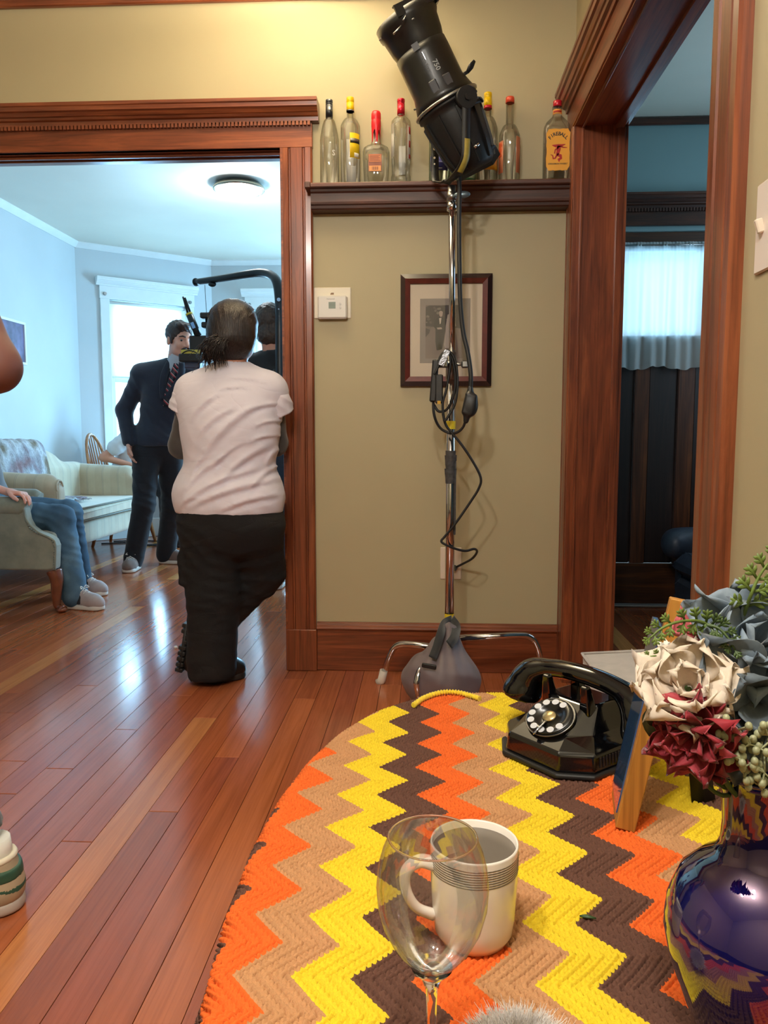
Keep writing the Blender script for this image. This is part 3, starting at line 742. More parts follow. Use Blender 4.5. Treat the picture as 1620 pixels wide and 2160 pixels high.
def cyl_text(name, body, size, ce, r, adeg, z, mat, parent, arch=0.0, sx=1.0, sy=1.0, nn=2.0):
    cu = bpy.data.curves.new('txt', 'FONT'); cu.body = body; cu.size = size; cu.align_x = 'CENTER'; cu.align_y = 'CENTER'; cu.resolution_u = 2; cu.offset = size * 0.015
    t = bpy.data.objects.new('txt', cu); COL.objects.link(t)
    me = bpy.data.meshes.new_from_object(t.evaluated_get(bpy.context.evaluated_depsgraph_get())); bpy.data.objects.remove(t); bpy.data.curves.remove(cu)
    for v in me.vertices:
        a = R(adeg) + v.co.x / r; zz = z + v.co.y - arch * (v.co.x / (0.5 * r)) ** 2
        ca, sa = math.cos(a), math.sin(a); f = 1.0 if nn == 2.0 else (abs(ca) ** nn + abs(sa) ** nn) ** (-1 / nn)
        v.co = (r * sx * ca * f, r * sy * sa * f, zz - SHZ)
    me.materials.clear(); me.materials.append(mat); me.name = name
    return place(name, me, (ce[0], ce[1], SHZ), parent)
def neck_prof(r, H, rn, zs, zn, base=0.006):
    """glass profile: base, straight body to zs, shoulder to neck radius rn at zn, neck to H"""
    p = [(0.0, 0.004), (r * 0.7, 0.002), (r * 0.92, 0.0), (r, base), (r, zs)]
    for i in range(1, 9):
        t = i / 8; p.append((rn + (r - rn) * (0.75 * math.sqrt(max(0, 1 - t * t)) + 0.25 * (1 - t) ** 2), zs + (zn - zs) * t))
    return p + [(rn, H)]
BG = 'empty liquor bottles along the plate rail'
def bottle(pxc, halfw, ptop, label, prof, glass_m, cap, capmat, sx=1.0, sy=1.0, nn=2.0, dy=0.0):
    by = WY - 0.046 + dy; p = at(pxc, 397, Y=by); ce = (p.x, by, SHZ + 0.0005)
    t = thing('bottle', label, 'bottle', ce, BG)
    b = MB(); b.lathe(prof, ce, seg=28, sx=sx, sy=sy, n=nn); b.build('glass_body', glass_m, t, org=ce)
    if cap:
        b = MB(); b.lathe(cap, ce, seg=20); b.build('cap', capmat, t)
    return t, ce
def capp(r, z0, z1, rings=2):
    p = [(r, z0), (r, z1 - 0.020)]
    for i in range(rings): z = z1 - 0.020 + i * 0.006; p += [(r * 0.95, z), (r * 0.95, z + 0.0012), (r, z + 0.002)]
    return p + [(r, z1 - 0.0015), (r * 0.93, z1), (0.0, z1)]
red_cap = col_mat('red_cap', (196, 32, 48), 0.25); yel_cap = col_mat('yellow_cap', (250, 206, 18), 0.3)
blk = col_mat('ink_black', (24, 20, 18), 0.5); ink_red = col_mat('ink_red', (172, 30, 26), 0.5); ink_brown = col_mat('ink_brown', (112, 52, 28), 0.5)
# 1 tall clear bottle, black cap, embossed mark
t, ce = bottle(695.5, 20, 230, 'tall clear wine bottle with a black screw cap, leftmost on the plate rail', neck_prof(0.0375, 0.318, 0.0125, 0.172, 0.256), G_CLEAR, capp(0.0142, 0.258, 0.325), col_mat('black_cap', (22, 24, 30), 0.3))
cyl_text('embossing', 'S', 0.030, ce, 0.0382, -58, SHZ + 0.115, plain('frosted_emboss', c(236, 236, 228), 0.3), t)
# 2 yellow cap, yellow side label with a black band
t, ce = bottle(739.5, 20, 226, 'clear bottle with a yellow cap and a yellow label turned to its right side', neck_prof(0.0385, 0.325, 0.0135, 0.224, 0.254), G_CLEAR, capp(0.0150, 0.278, 0.332, 1), yel_cap)
b = MB(); b.lathe([(0.0153, 0.278), (0.0153, 0.284)], ce, seg=20); b.build('cap_band', blk, t)
cyl_patch('side_label', ce, 0.0390, -88, -20, SHZ + 0.095, SHZ + 0.188, col_mat('yellow_label', (246, 206, 20)), t)
cyl_patch('label_band', ce, 0.0394, -86, -22, SHZ + 0.150, SHZ + 0.168, blk, t)
cyl_patch('barcode_patch', ce, 0.0394, -62, -30, SHZ + 0.098, SHZ + 0.114, M['paper'], t)
cyl_patch('back_label', ce, 0.0380, 60, 120, SHZ + 0.02, SHZ + 0.19, M['paper'], t)
# 3 squat whiskey bottle dipped in red wax
prof = [(0.0, 0.004), (0.030, 0.002), (0.044, 0.0), (0.047, 0.006), (0.050, 0.05), (0.053, 0.110), (0.0525, 0.125), (0.048, 0.138), (0.036, 0.146), (0.022, 0.152), (0.0175, 0.165), (0.0165, 0.20), (0.0165, 0.24)]
t, ce = bottle(793.5, 27, 252, 'squat empty bottle with a dripping red wax neck and a brown square label', prof, G_CLEAR, None, None, 1.0, 0.72, 3.0)
b = MB(); w = random.Random(5); vs = []; fs = []; ns = 26
prf = [(0.0176, 0.0), (0.0186, 0.218), (0.0192, 0.222), (0.0192, 0.240), (0.0184, 0.243), (0.0184, 0.247), (0.0192, 0.250), (0.0192, 0.268), (0.016, 0.277), (0.0, 0.279)]
for j, (r_, h_) in enumerate(prf):
    for k in range(ns):
        a = 2 * math.pi * k / ns
        h2 = h_ if j else [0.205, 0.200, 0.160, 0.156, 0.195, 0.207, 0.203, 0.162, 0.157, 0.200, 0.206, 0.192, 0.168][k % 13]
        vs.append((ce[0] + r_ * math.cos(a), ce[1] + r_ * math.sin(a), ce[2] + h2))
for j in range(len(prf) - 1):
    for k in range(ns): fs.append((j * ns + k, j * ns + (k + 1) % ns, (j + 1) * ns + (k + 1) % ns, (j + 1) * ns + k))
b.raw(vs, fs, True); b.build('wax_seal', col_mat('red_wax', (206, 26, 36), 0.35), t)
def flat_rect(name, x0, x1, z0, z1, y, mat, parent): q = MB(); q.box((x0, y - 0.0006, z0), (x1, y, z1)); return q.build(name, mat, parent)
yl = ce[1] - 0.0385
flat_rect('label', ce[0] - 0.028, ce[0] + 0.024, SHZ + 0.040, SHZ + 0.106, yl, ink_brown, t); flat_rect('label_field', ce[0] - 0.026, ce[0] + 0.022, SHZ + 0.076, SHZ + 0.104, yl - 0.0007, col_mat('label_copper', (190, 112, 62)), t)
flat_rect('label_field', ce[0] - 0.025, ce[0] + 0.021, SHZ + 0.042, SHZ + 0.062, yl - 0.0007, col_mat('label_amber', (224, 152, 84)), t)
q = MB()
for i in range(9): q.box((ce[0] - 0.014 + i * 0.0028, yl - 0.0018, SHZ + 0.046), (ce[0] - 0.014 + i * 0.0028 + (0.0018 if i % 3 else 0.0008), yl - 0.0012, SHZ + 0.058))
q.build('barcode', ink_brown, t)
q = MB()
for i in range(5): q.box((ce[0] - 0.022, yl - 0.0018, SHZ + 0.081 + i * 0.0045), (ce[0] + 0.018 - (i % 2) * 0.006, yl - 0.0012, SHZ + 0.0825 + i * 0.0045))
q.build('small_print', ink_brown, t)
# 4 vodka style bottle, red cap, white label seen from the side
t, ce = bottle(845.5, 20, 230, 'clear bottle with a tall metallic red cap and white and red label seen edge on', [(0.0, 0.004), (0.026, 0.002), (0.037, 0.0), (0.0395, 0.008), (0.0385, 0.03), (0.036, 0.034), (0.036, 0.06), (0.0372, 0.10), (0.0388, 0.225), (0.037, 0.238), (0.028, 0.248), (0.016, 0.256), (0.0135, 0.262), (0.0135, 0.31)], G_CLEAR, capp(0.0150, 0.264, 0.322, 2), plain('red_metal_cap', c(206, 30, 52), 0.25, 0.5))
cyl_patch('front_label', ce, 0.0378, -176, -135, SHZ + 0.10, SHZ + 0.225, M['paper'], t)
cyl_patch('back_label', ce, 0.0382, -45, 30, SHZ + 0.09, SHZ + 0.215, M['paper'], t)
for z0, z1 in ((0.185, 0.212), (0.135, 0.160), (0.093, 0.108)): cyl_patch('red_print', ce, 0.0388, -35, -15, SHZ + z0, SHZ + z1, ink_red, t, 6)
cyl_patch('inner_print', ce, 0.0372, 62, 105, SHZ + 0.05, SHZ + 0.16, M['paper'], t)
# 5 straight bottle with white and blue labels, behind the perforated yoke
t, ce = bottle(926.5, 21, 240, 'straight sided bottle with a white label above a blue one, behind the lamp yoke', neck_prof(0.0410, 0.30, 0.0140, 0.215, 0.252), G_GREEN, capp(0.0150, 0.268, 0.312, 1), M['white'], nn=2.6)
cyl_patch('white_label', ce, 0.0416, -128, -52, SHZ + 0.116, SHZ + 0.200, M['paper'], t, nn=2.6); cyl_patch('blue_label', ce, 0.0416, -140, -45, SHZ + 0.040, SHZ + 0.094, col_mat('label_blue', (38, 44, 122)), t, nn=2.6)
cyl_text('lettering', 'RTIVO', 0.0135, ce, 0.0424, -78, SHZ + 0.160, blk, t, nn=2.6)
cyl_patch('print_line', ce, 0.0421, -110, -75, SHZ + 0.047, SHZ + 0.049, M['paper'], t, nn=2.6); cyl_patch('print_line', ce, 0.0421, -104, -70, SHZ + 0.069, SHZ + 0.072, col_mat('pale_blue', (150, 160, 210)), t, nn=2.6)
# 6 pale green bottle
t, ce = bottle(980, 22, 240, 'pale green glass bottle with a white label directly behind the lamp body', neck_prof(0.0425, 0.30, 0.0140, 0.20, 0.25), G_GREEN, capp(0.0150, 0.268, 0.312, 1), M['white'])
cyl_patch('white_label', ce, 0.0431, -170, -110, SHZ + 0.07, SHZ + 0.19, M['paper'], t)
b = MB(); b.lathe([(0.036, 0.001), (0.0425, 0.003), (0.0430, 0.010), (0.040, 0.012)], ce, seg=28); b.build('thick_base', col_mat('bottle_green_base', (90, 150, 108), 0.2), t)
# 7 yellow cap, tan label
t, ce = bottle(1027, 20, 222, 'bottle with a yellow and red cap and a tan label, right of the lamp', neck_prof(0.0385, 0.32, 0.0135, 0.205, 0.250), G_CLEAR, capp(0.0155, 0.286, 0.338, 2), yel_cap)
b = MB(); b.lathe([(0.0158, 0.278), (0.0158, 0.289)], ce, seg=20); b.build('cap_band', red_cap, t)
cyl_patch('tan_label', ce, 0.0398, -165, -12, SHZ + 0.040, SHZ + 0.128, col_mat('label_tan', (222, 176, 100)), t); cyl_patch('gold_strip', ce, 0.0402, -160, -18, SHZ + 0.042, SHZ + 0.058, col_mat('label_gold', (216, 160, 40)), t)
q = MB(); q.prism([(SHZ + 0.078, ce[0] - 0.012), (SHZ + 0.094, ce[0] - 0.012), (SHZ + 0.104, ce[0] - 0.002), (SHZ + 0.114, ce[0]), (SHZ + 0.104, ce[0] + 0.002), (SHZ + 0.094, ce[0] + 0.012), (SHZ + 0.078, ce[0] + 0.012)], 1, ce[1] - 0.0412, ce[1] - 0.0400); q.build('emblem', ink_brown, t)
# 8 orange cap, labels turned sideways
t, ce = bottle(1073, 21, 230, 'round shouldered bottle with an orange cap and rust coloured labels on its sides', neck_prof(0.0398, 0.315, 0.0150, 0.178, 0.218), G_CLEAR, [(0.0170, 0.298), (0.0170, 0.314), (0.0158, 0.320), (0.0, 0.322)], col_mat('orange_cap', (226, 84, 54), 0.35))
cyl_patch('side_label', ce, 0.0411, -55, 5, SHZ + 0.03, SHZ + 0.165, col_mat('label_rust', (198, 122, 86)), t); cyl_patch('side_label', ce, 0.0411, -178, -130, SHZ + 0.03, SHZ + 0.15, col_mat('label_salmon', (218, 140, 104)), t)
cyl_patch('emblem', ce, 0.0415, -176, -140, SHZ + 0.09, SHZ + 0.145, col_mat('label_orange', (224, 98, 52)), t, ragged=0.10)
# 9 flat cinnamon whisky bottle
prof = [(0.0, 0.004), (0.034, 0.002), (0.048, 0.0), (0.051, 0.008), (0.051, 0.190), (0.049, 0.206), (0.042, 0.220), (0.030, 0.232), (0.020, 0.242), (0.0168, 0.248), (0.0168, 0.27), (0.0185, 0.272), (0.0185, 0.280), (0.0165, 0.281)]
t, ce = bottle(1172, 26, 242, 'flat clear bottle with ragged yellow label and red cap, rightmost on the rail', prof, G_CLEAR, [(0.0160, 0.281), (0.0165, 0.2815), (0.0165, 0.300), (0.0155, 0.302), (0.0, 0.302)], red_cap, 1.0, 0.70, 3.4)
yl_ = col_mat('label_marigold', (240, 172, 56), 0.5)
yf = ce[1] - 0.0363; pg = random.Random(9); poly = []
for k in range(40):
    u = k / 40 * 4; sd = int(u); f = u - sd; j_ = pg.uniform(-0.0016, 0.0016)
    x_, z_ = [(-1 + 2 * f, -1), (1, -1 + 2 * f), (1 - 2 * f, 1), (-1, 1 - 2 * f)][sd]
    cut_ = 0.90 if abs(x_) > 0.85 and abs(z_) > 0.85 else 1.0
    poly.append((SHZ + 0.110 + 0.077 * z_ * cut_ + j_, ce[0] + 0.0005 + 0.0445 * x_ * cut_ + j_))
q = MB(); q.prism(poly, 1, yf - 0.0010, yf - 0.0002); q.build('label', yl_, t)
cyl_patch('neck_label', ce, 0.0174, -170, -10, SHZ + 0.250, SHZ + 0.268, col_mat('neck_orange', (240, 168, 84)), t); cyl_patch('neck_print', ce, 0.0178, -150, -40, SHZ + 0.256, SHZ + 0.262, ink_red, t)
for i, ch in enumerate('FIREBALL'):
    a = (i - 3.5) * 13.5; rr = 0.046
    text(None, 'lettering', ch, 0.0185, blk, t, T(ce[0] + rr * math.sin(R(a)) * 0.92, yf - 0.0013, SHZ + 0.122 + rr * math.cos(R(a))) @ RX(90) @ RZ(-a), bold=0.0004)
text(None, 'lettering', 'CINNAMON WHISKY', 0.0078, blk, t, T(ce[0], yf - 0.0013, SHZ + 0.057) @ RX(90), bold=0.00015)
def px9(x, y): return (ce[0] + (x - 500) / 1137 * 0.1965, SHZ + (1930 - y) / 2160 * 0.3730)
def ribbon(name, P, ws, y, mat, par):
    q = MB(); n = len(P); V = [Vector((p[0], 0, p[1])) for p in P]; vs = []
    for i in range(n):
        tt = (V[min(i + 1, n - 1)] - V[max(i - 1, 0)]).normalized(); nn_ = Vector((-tt.z, 0, tt.x)) * ws[i]
        for s_ in (1, -1):
            for dy_ in (0, -0.0006): vs.append((V[i].x + s_ * nn_.x, y + dy_, V[i].z + s_ * nn_.z))
    fs = []
    for i in range(n - 1): a = i * 4; b = a + 4; fs += [(a + 1, a + 3, b + 3, b + 1), (a, b, b + 2, a + 2), (a, a + 1, b + 1, b), (a + 2, b + 2, b + 3, a + 3)]
    q.raw(vs, fs); return q.build(name, mat, par)
for P_, w_ in (([(370, 1200), (440, 1215), (520, 1215), (580, 1205), (660, 1185)], [0.001, 0.005, 0.006, 0.004, 0.001]), ([(520, 1210), (515, 1290), (500, 1360), (480, 1410)], [0.006, 0.0075, 0.006, 0.005]), ([(505, 1250), (440, 1300), (425, 1380)], [0.004, 0.0025, 0.002]), ([(480, 1400), (560, 1430), (570, 1480), (520, 1510), (530, 1560)], [0.005, 0.006, 0.005, 0.005, 0.001]), ([(480, 1410), (440, 1480), (400, 1490), (385, 1420), (340, 1400)], [0.003, 0.003, 0.003, 0.002, 0.001]), ([(560, 1230), (620, 1250), (700, 1255)], [0.003, 0.002, 0.0008])):
    ribbon('emblem', [px9(*p_) for p_ in P_], w_, yf - 0.0013, ink_red, t)
# ---- thermostat
p0, p1 = at(660, 607, Y=WY), at(741, 672, Y=WY)
t = thing('thermostat', 'white wall thermostat on a backing plate beside the door post', 'thermostat', ((p0.x + p1.x) / 2, WY, p1.z))
x0, x1, z0, z1 = p0.x + 0.004, p1.x, p1.z, p0.z
q = MB(); q.box((x0, WY - 0.006, z0), (x1, WY, z1), bev=0.004); q.build('wall_plate', col_mat('ivory_plastic', (236, 226, 206), 0.4), t)
hx0_, hx1_, hz0, hz1 = x0 + 0.018, x1 - 0.014, z0 - 0.004, z0 + 0.088
q = MB(); q.box((hx0_, WY - 0.032, hz0), (hx1_, WY - 0.006, hz1), bev=0.006); hs = q.build('housing', col_mat('white_plastic', (224, 220, 214), 0.35), t)
q = MB(); q.box((hx0_ + 0.046, WY - 0.0325, hz0 + 0.040), (hx0_ + 0.074, WY - 0.0318, hz0 + 0.066)); q.build('display', col_mat('lcd_grey', (112, 124, 112), 0.2), hs)
for dz in (0.038, 0.053): q = MB(); q.tube([(hx1_ - 0.028, WY - 0.032, hz0 + dz + 0.005), (hx1_ - 0.028, WY - 0.0345, hz0 + dz + 0.005)], 0.0045, 14); q.build('button', col_mat('white_button', (206, 202, 198), 0.4), hs)
text(None, 'lettering', 'Honeywell', 0.0075, col_mat('grey_print', (150, 148, 146)), hs, T((hx0_ + hx1_) / 2 - 0.006, WY - 0.0322, hz1 - 0.014) @ RX(90))
q = MB(); q.prism([(z1 - 0.026, (x0 + x1) / 2 - 0.008), (z1 - 0.022, (x0 + x1) / 2 - 0.004), (z1 - 0.022, (x0 + x1) / 2 + 0.006), (z1 - 0.029, (x0 + x1) / 2 + 0.006), (z1 - 0.029, (x0 + x1) / 2 - 0.008)], 1, WY - 0.0075, WY - 0.006); q.build('level_notch', col_mat('brass_brown', (120, 90, 60)), t)
# ---- framed wedding photograph
p0, p1 = at(845, 578, Y=WY - 0.02), at(1036, 814, Y=WY - 0.02); fx0, fx1, fz0, fz1 = p0.x, p1.x, p1.z, p0.z
t = thing('picture_frame', 'mahogany framed black and white wedding photograph with a cream mat on the khaki wall', 'picture', ((fx0 + fx1) / 2, WY, fz0))
fo = col_mat('frame_dark', (40, 26, 26), 0.3); fi = plain('frame_mahogany', c(84, 30, 24), 0.3, var=0.2, vscale=40)
def frame_ring(name, x0, x1, z0, z1, w, yb, yf0, yf1, mat, par):
    q = MB()
    o = [(x0, z0), (x1, z0), (x1, z1), (x0, z1)]; i_ = [(x0 + w, z0 + w), (x1 - w, z0 + w), (x1 - w, z1 - w), (x0 + w, z1 - w)]
    vs = [(a, yf0, b) for a, b in o] + [(a, yf1, b) for a, b in i_] + [(a, yb, b) for a, b in o] + [(a, yb, b) for a, b in i_]; fs = []
    for k in range(4): l = (k + 1) % 4; fs += [(k, l, 4 + l, 4 + k), (8 + k, 8 + l, l, k), (4 + k, 4 + l, 12 + l, 12 + k), (8 + l, 8 + k, 12 + k, 12 + l)]
    q.raw(vs, fs); return q.build(name, mat, par)
frame_ring('outer_frame', fx0, fx1, fz0, fz1, 0.019, WY - 0.002, WY - 0.016, WY - 0.026, fo, t)
frame_ring('inner_frame', fx0 + 0.019, fx1 - 0.019, fz0 + 0.019, fz1 - 0.019, 0.020, WY - 0.004, WY - 0.026, WY - 0.020, fi, t)
q = MB(); q.box((fx0 + 0.038, WY - 0.012, fz0 + 0.038), (fx1 - 0.038, WY - 0.008, fz1 - 0.038)); q.build('mat_board', col_mat('mat_cream', (232, 212, 190), 0.7), t)
mw, mh = fx1 - fx0, fz1 - fz0
def fp(u, v): return (fx0 + (u - 40) / 1470 * mw, fz1 - (v - 70) / 1800 * mh)
def fquad(name, u0, v0, u1, v1, y, rgb): a, b = fp(u0, v1); c2, d2 = fp(u1, v0); q = MB(); q.box((a, WY - y - 0.0004, b), (c2, WY - y, d2)); return q.build(name, col_mat('photo_%d_%d_%d' % rgb, rgb, 0.6), t)
fquad('photo_mount', 355, 460, 1165, 1495, 0.0122, (150, 136, 128)); fquad('photo_sheet', 445, 565, 1040, 1420, 0.0128, (116, 98, 92))
ph = random.Random(4)
def fpoly(name, pts, y, rgb): q = MB(); P = [fp(*p) for p in pts]; q.prism([(b, a) for a, b in P], 1, WY - y - 0.0003, WY - y); return q.build(name, col_mat('photo_%d_%d_%d' % rgb, rgb, 0.6), t)
fpoly('photo_trees', [(445, 600), (500, 570), (700, 575), (800, 565), (1040, 565), (1040, 940), (900, 935), (740, 900), (560, 910), (445, 900)], 0.0132, (54, 42, 42))
for _ in range(16):
    u, v = ph.uniform(460, 1000), ph.uniform(580, 860); s_ = ph.uniform(18, 50); g = ph.choice([(86, 74, 72), (120, 108, 102), (40, 30, 30)])
    fpoly('photo_leaves', [(u + s_ * math.cos(a) * ph.uniform(.6, 1.1), v + s_ * .7 * math.sin(a) * ph.uniform(.6, 1.1)) for a in [i * 0.9 for i in range(7)]], 0.0134 + 0.00002 * _, g)
fpoly('photo_path', [(445, 1080), (540, 920), (740, 905), (1040, 945), (1040, 1420), (445, 1420)], 0.0136, (128, 110, 104)); fpoly('photo_lawn', [(445, 930), (520, 960), (505, 1010), (445, 1080)], 0.0138, (70, 58, 58))
fpoly('photo_groom', [(650, 760), (690, 750), (760, 770), (790, 900), (770, 960), (755, 1030), (740, 1130), (715, 1270), (680, 1270), (665, 1150), (670, 1130), (650, 1290), (625, 1290), (605, 1150), (605, 950), (570, 900), (600, 790)], 0.0142, (34, 26, 28))
fpoly('photo_shirt', [(662, 775), (700, 768), (690, 860), (672, 872)], 0.0146, (210, 196, 182)); fpoly('photo_face', [(660, 670), (690, 640), (722, 670), (715, 735), (690, 760), (665, 730)], 0.0146, (176, 154, 142)); fpoly('photo_hair', [(655, 680), (670, 640), (715, 640), (726, 680), (705, 660), (680, 655)], 0.0150, (44, 34, 34)); fpoly('photo_hands', [(625, 925), (700, 920), (715, 950), (640, 955)], 0.0146, (184, 164, 150))
fpoly('photo_bride', [(800, 720), (850, 690), (910, 720), (935, 900), (910, 940), (905, 1240), (760, 1260), (745, 1200), (765, 1000), (770, 900)], 0.0144, (188, 172, 162)); fpoly('photo_bride_head', [(820, 640), (855, 620), (890, 650), (885, 710), (850, 730), (822, 700)], 0.0148, (160, 140, 130))
q = MB(); q.box((fx0 + 0.038, WY - 0.0165, fz0 + 0.038), (fx1 - 0.038, WY - 0.0155, fz1 - 0.038)); q.build('glazing', thin_glass('picture_glazing', refl=0.05), t)
# ---- outlet with its cover, light switch
p0, p1 = at(929, 1154, Y=WY), at(973, 1222, Y=WY)
t = thing('wall_outlet', 'white oversized outlet cover low on the wall behind the stand', 'outlet', ((p0.x + p1.x) / 2, WY, p1.z)); OUT = Vector(((p0.x + p1.x) / 2, WY - 0.006, (p0.z + p1.z) / 2))
q = MB(); q.box((p0.x, WY - 0.006, p1.z), (p1.x, WY, p0.z), bev=0.003); q.build('cover_plate', col_mat('plate_white', (222, 208, 190), 0.4), t)
for dz in (-0.020, 0.020):
    q = MB(); q.box((OUT.x - 0.014, WY - 0.0078, OUT.z + dz - 0.014), (OUT.x + 0.014, WY - 0.0062, OUT.z + dz + 0.014), bev=0.0015); so = q.build('socket', col_mat('plate_white', (222, 208, 190)), t)
    q = MB(); q.box((OUT.x - 0.007, WY - 0.0082, OUT.z + dz - 0.004), (OUT.x - 0.005, WY - 0.0079, OUT.z + dz + 0.005)); q.box((OUT.x + 0.005, WY - 0.0082, OUT.z + dz - 0.004), (OUT.x + 0.007, WY - 0.0079, OUT.z + dz + 0.005)); q.build('slot', blk, so)
t = thing('light_switch', 'white toggle light switch plate on the wall right of the near door casing', 'switch', (WX, 1.385, 1.275))
q = MB(); q.box((WX - 0.006, 1.315, 1.277), (WX, 1.432, 1.430), bev=0.003); q.build('switch_plate', col_mat('plate_pinkwhite', (232, 220, 210), 0.35), t)
for yy in (1.345, 1.400): q = MB(); q.box((WX - 0.018, yy - 0.005, 1.342), (WX - 0.005, yy + 0.005, 1.366), Matrix.Rotation(R(-18), 3, 'Y'), bev=0.002); q.build('toggle', col_mat('plate_white', (222, 208, 190)), t)
# ================================================================== STAGE LIGHT ON ITS STAND
SY = 2.95; ps = at(950, 900, Y=SY); SX = ps.x + 0.002
st = thing('light_stand', 'chrome lighting stand holding a black stage light in front of the khaki wall', 'light stand', (SX, SY, 0))
ztop = at(945, 400, Y=SY).z; zj = at(940, 770, Y=SY).z
q = MB(); q.tube([(SX, SY, 0.20), (SX, SY, zj)], 0.0175, 20); q.build('lower_column', M['chrome'], st)
q = MB(); q.tube([(SX + 0.003, SY, zj), (SX - 0.003, SY, ztop)], 0.0122, 18); q.build('upper_riser', M['chrome'], st)
q = MB(); q.tube([(SX, SY, zj - 0.055), (SX, SY, zj + 0.045)], 0.0215, 20); q.tube([(SX, SY, zj - 0.01), (SX, SY, zj + 0.012)], 0.025, 20); q.build('riser_collar', M['steel'], st)
q = MB(); q.tube([(SX, SY - 0.02, zj), (SX + 0.045, SY - 0.03, zj)], 0.006, 10); q.box((SX + 0.035, SY - 0.042, zj - 0.014), (SX + 0.062, SY - 0.020, zj + 0.014), bev=0.005); q.build('lock_knob', M['steel'], st)
q = MB(); q.tube([(SX - 0.003, SY, ztop - 0.075), (SX - 0.003, SY, ztop - 0.045)], 0.0185, 18); q.build('top_collar', M['chrome'], st)
q = MB(); q.tube([(SX - 0.004, SY, ztop - 0.06), (SX - 0.004, SY, ztop + 0.012)], 0.0155, 18); q.tube([(SX - 0.004, SY, ztop - 0.04), (SX - 0.004, SY, ztop - 0.010)], 0.0185, 18); q.build('spigot', M['steel'], st)
pk = at(975, 411, Y=SY - 0.02); q = MB(); q.tube([(SX, SY - 0.015, pk.z - 0.004), (pk.x - 0.015, SY - 0.02, pk.z)], 0.006, 10); q.ball((pk.x, SY - 0.022, pk.z), (0.030, 0.010, 0.013), 16, 8, Matrix.Rotation(R(-4), 3, 'Y')); q.build('wing_knob', plain('blue_grey_alloy', c(120, 138, 152), 0.3, 0.7), st)
for (zz, h, col) in ((0.905 + 0.115, 0.030, (206, 190, 40)), (0.292, 0.022, (232, 206, 30))):
    q = MB(); q.tube([(SX, SY, zz), (SX, SY, zz + h)], 0.0182, 18, cap=False); q.build('yellow_tape', col_mat('tape_yellow', (222, 196, 36), 0.5), st)
q = MB()
for k in range(7):
    z = 0.815 + k * 0.017; r_ = 0.0188 + 0.0016 * ((k * 7) % 3); q.tube([(SX + 0.001 * (k % 2), SY, z), (SX, SY, z + 0.022)], [r_, r_ + 0.001], 14, cap=False)
q.box((SX + 0.014, SY - 0.014, 0.62), (SX + 0.021, SY - 0.004, 0.90), bev=0.002); q.build('gaffer_tape', plain('gaffer_tape', c(62, 62, 64), 0.6, var=0.4, vscale=90, bump=0.6, bscale=120), st)
# legs: out level, then bent down; a rubber foot each
def leg(ang, z, run, bend_r, end, foot):
    d = Vector((math.cos(ang), math.sin(ang), 0)); o = Vector((SX, SY, 0))
    pts = [o + d * 0.02 + Vector((0, 0, z))] + spline([o + d * (run - 0.05) + Vector((0, 0, z)), o + d * run + Vector((0, 0, z - 0.004)), o + d * (run + 0.030) + Vector((0, 0, z - 0.022)), o + d * (run + 0.048) + Vector((0, 0, z - 0.055))], 6) + [o + d * end + Vector((0, 0, 0.02))]
    q = MB(); q.tube(pts, 0.0125, 14); lg = q.build('leg', M['chrome'], st)
    q = MB(); e = o + d * end; q.tube([e + Vector((0, 0, 0.055)) - d * 0.010, e + Vector((0, 0, 0.012)), e + d * 0.012 + Vector((0, 0, 0.0))], [0.0165, 0.017, 0.019], 12); q.build('foot', foot, lg)
wt = plain('white_tape_foot', c(206, 200, 190), 0.6)
leg(math.atan2(3.057 - SY, -0.189 - SX), 0.175, 0.200, 0, 0.285, wt)
leg(math.atan2(0.10, 0.42), 0.215, 0.315, 0, 0.395, M['rubber'])
fl = at(888, 1490, Z=0.02); leg(math.atan2(fl.y - SY, fl.x - SX), 0.170, 0.228, 0, (fl.xy - Vector((SX, SY))).length, M['rubber'])
q = MB(); q.tube([(SX, SY, 0.13), (SX, SY, 0.235)], 0.026, 20); q.build('leg_hub', M['chrome'], st)
# ---- sandbag hung over the hub
s = SDF((SX - 0.28, SY - 0.42, -0.02), (SX + 0.25, SY + 0.10, 0.36), 0.006)
bx, by = SX - 0.022, SY - 0.145
s.cone((bx + 0.018, by + 0.06, 0.268), (bx - 0.005, by, 0.115), 0.030, 0.125, k=0.02).ell((bx - 0.012, by - 0.005, 0.100), (0.142, 0.100, 0.100), k=0.05).cut((0, 0, 0.001), (0, 0, -1))
s.warp(lambda X, Y, Z: 0.0035 * np.sin((X - bx) * 60 / np.maximum(0.25, (0.36 - Z) * 2.6)) * np.clip((Z - 0.06) * 6, 0, 1) + 0.002 * np.sin(Z * 70 + X * 40))
bag = s.build('sandbag', fabric('sandbag_nylon', c(104, 92, 96), 0.10, 14, 0.55, 0.3, 120, 0.1), smooth=3)
tag(bag, 'grey nylon sandbag weighing down the lighting stand legs', 'sandbag')
strap_m = fabric('black_webbing', c(24, 24, 25), 0.2, 60, 0.8, 0.6, 300)
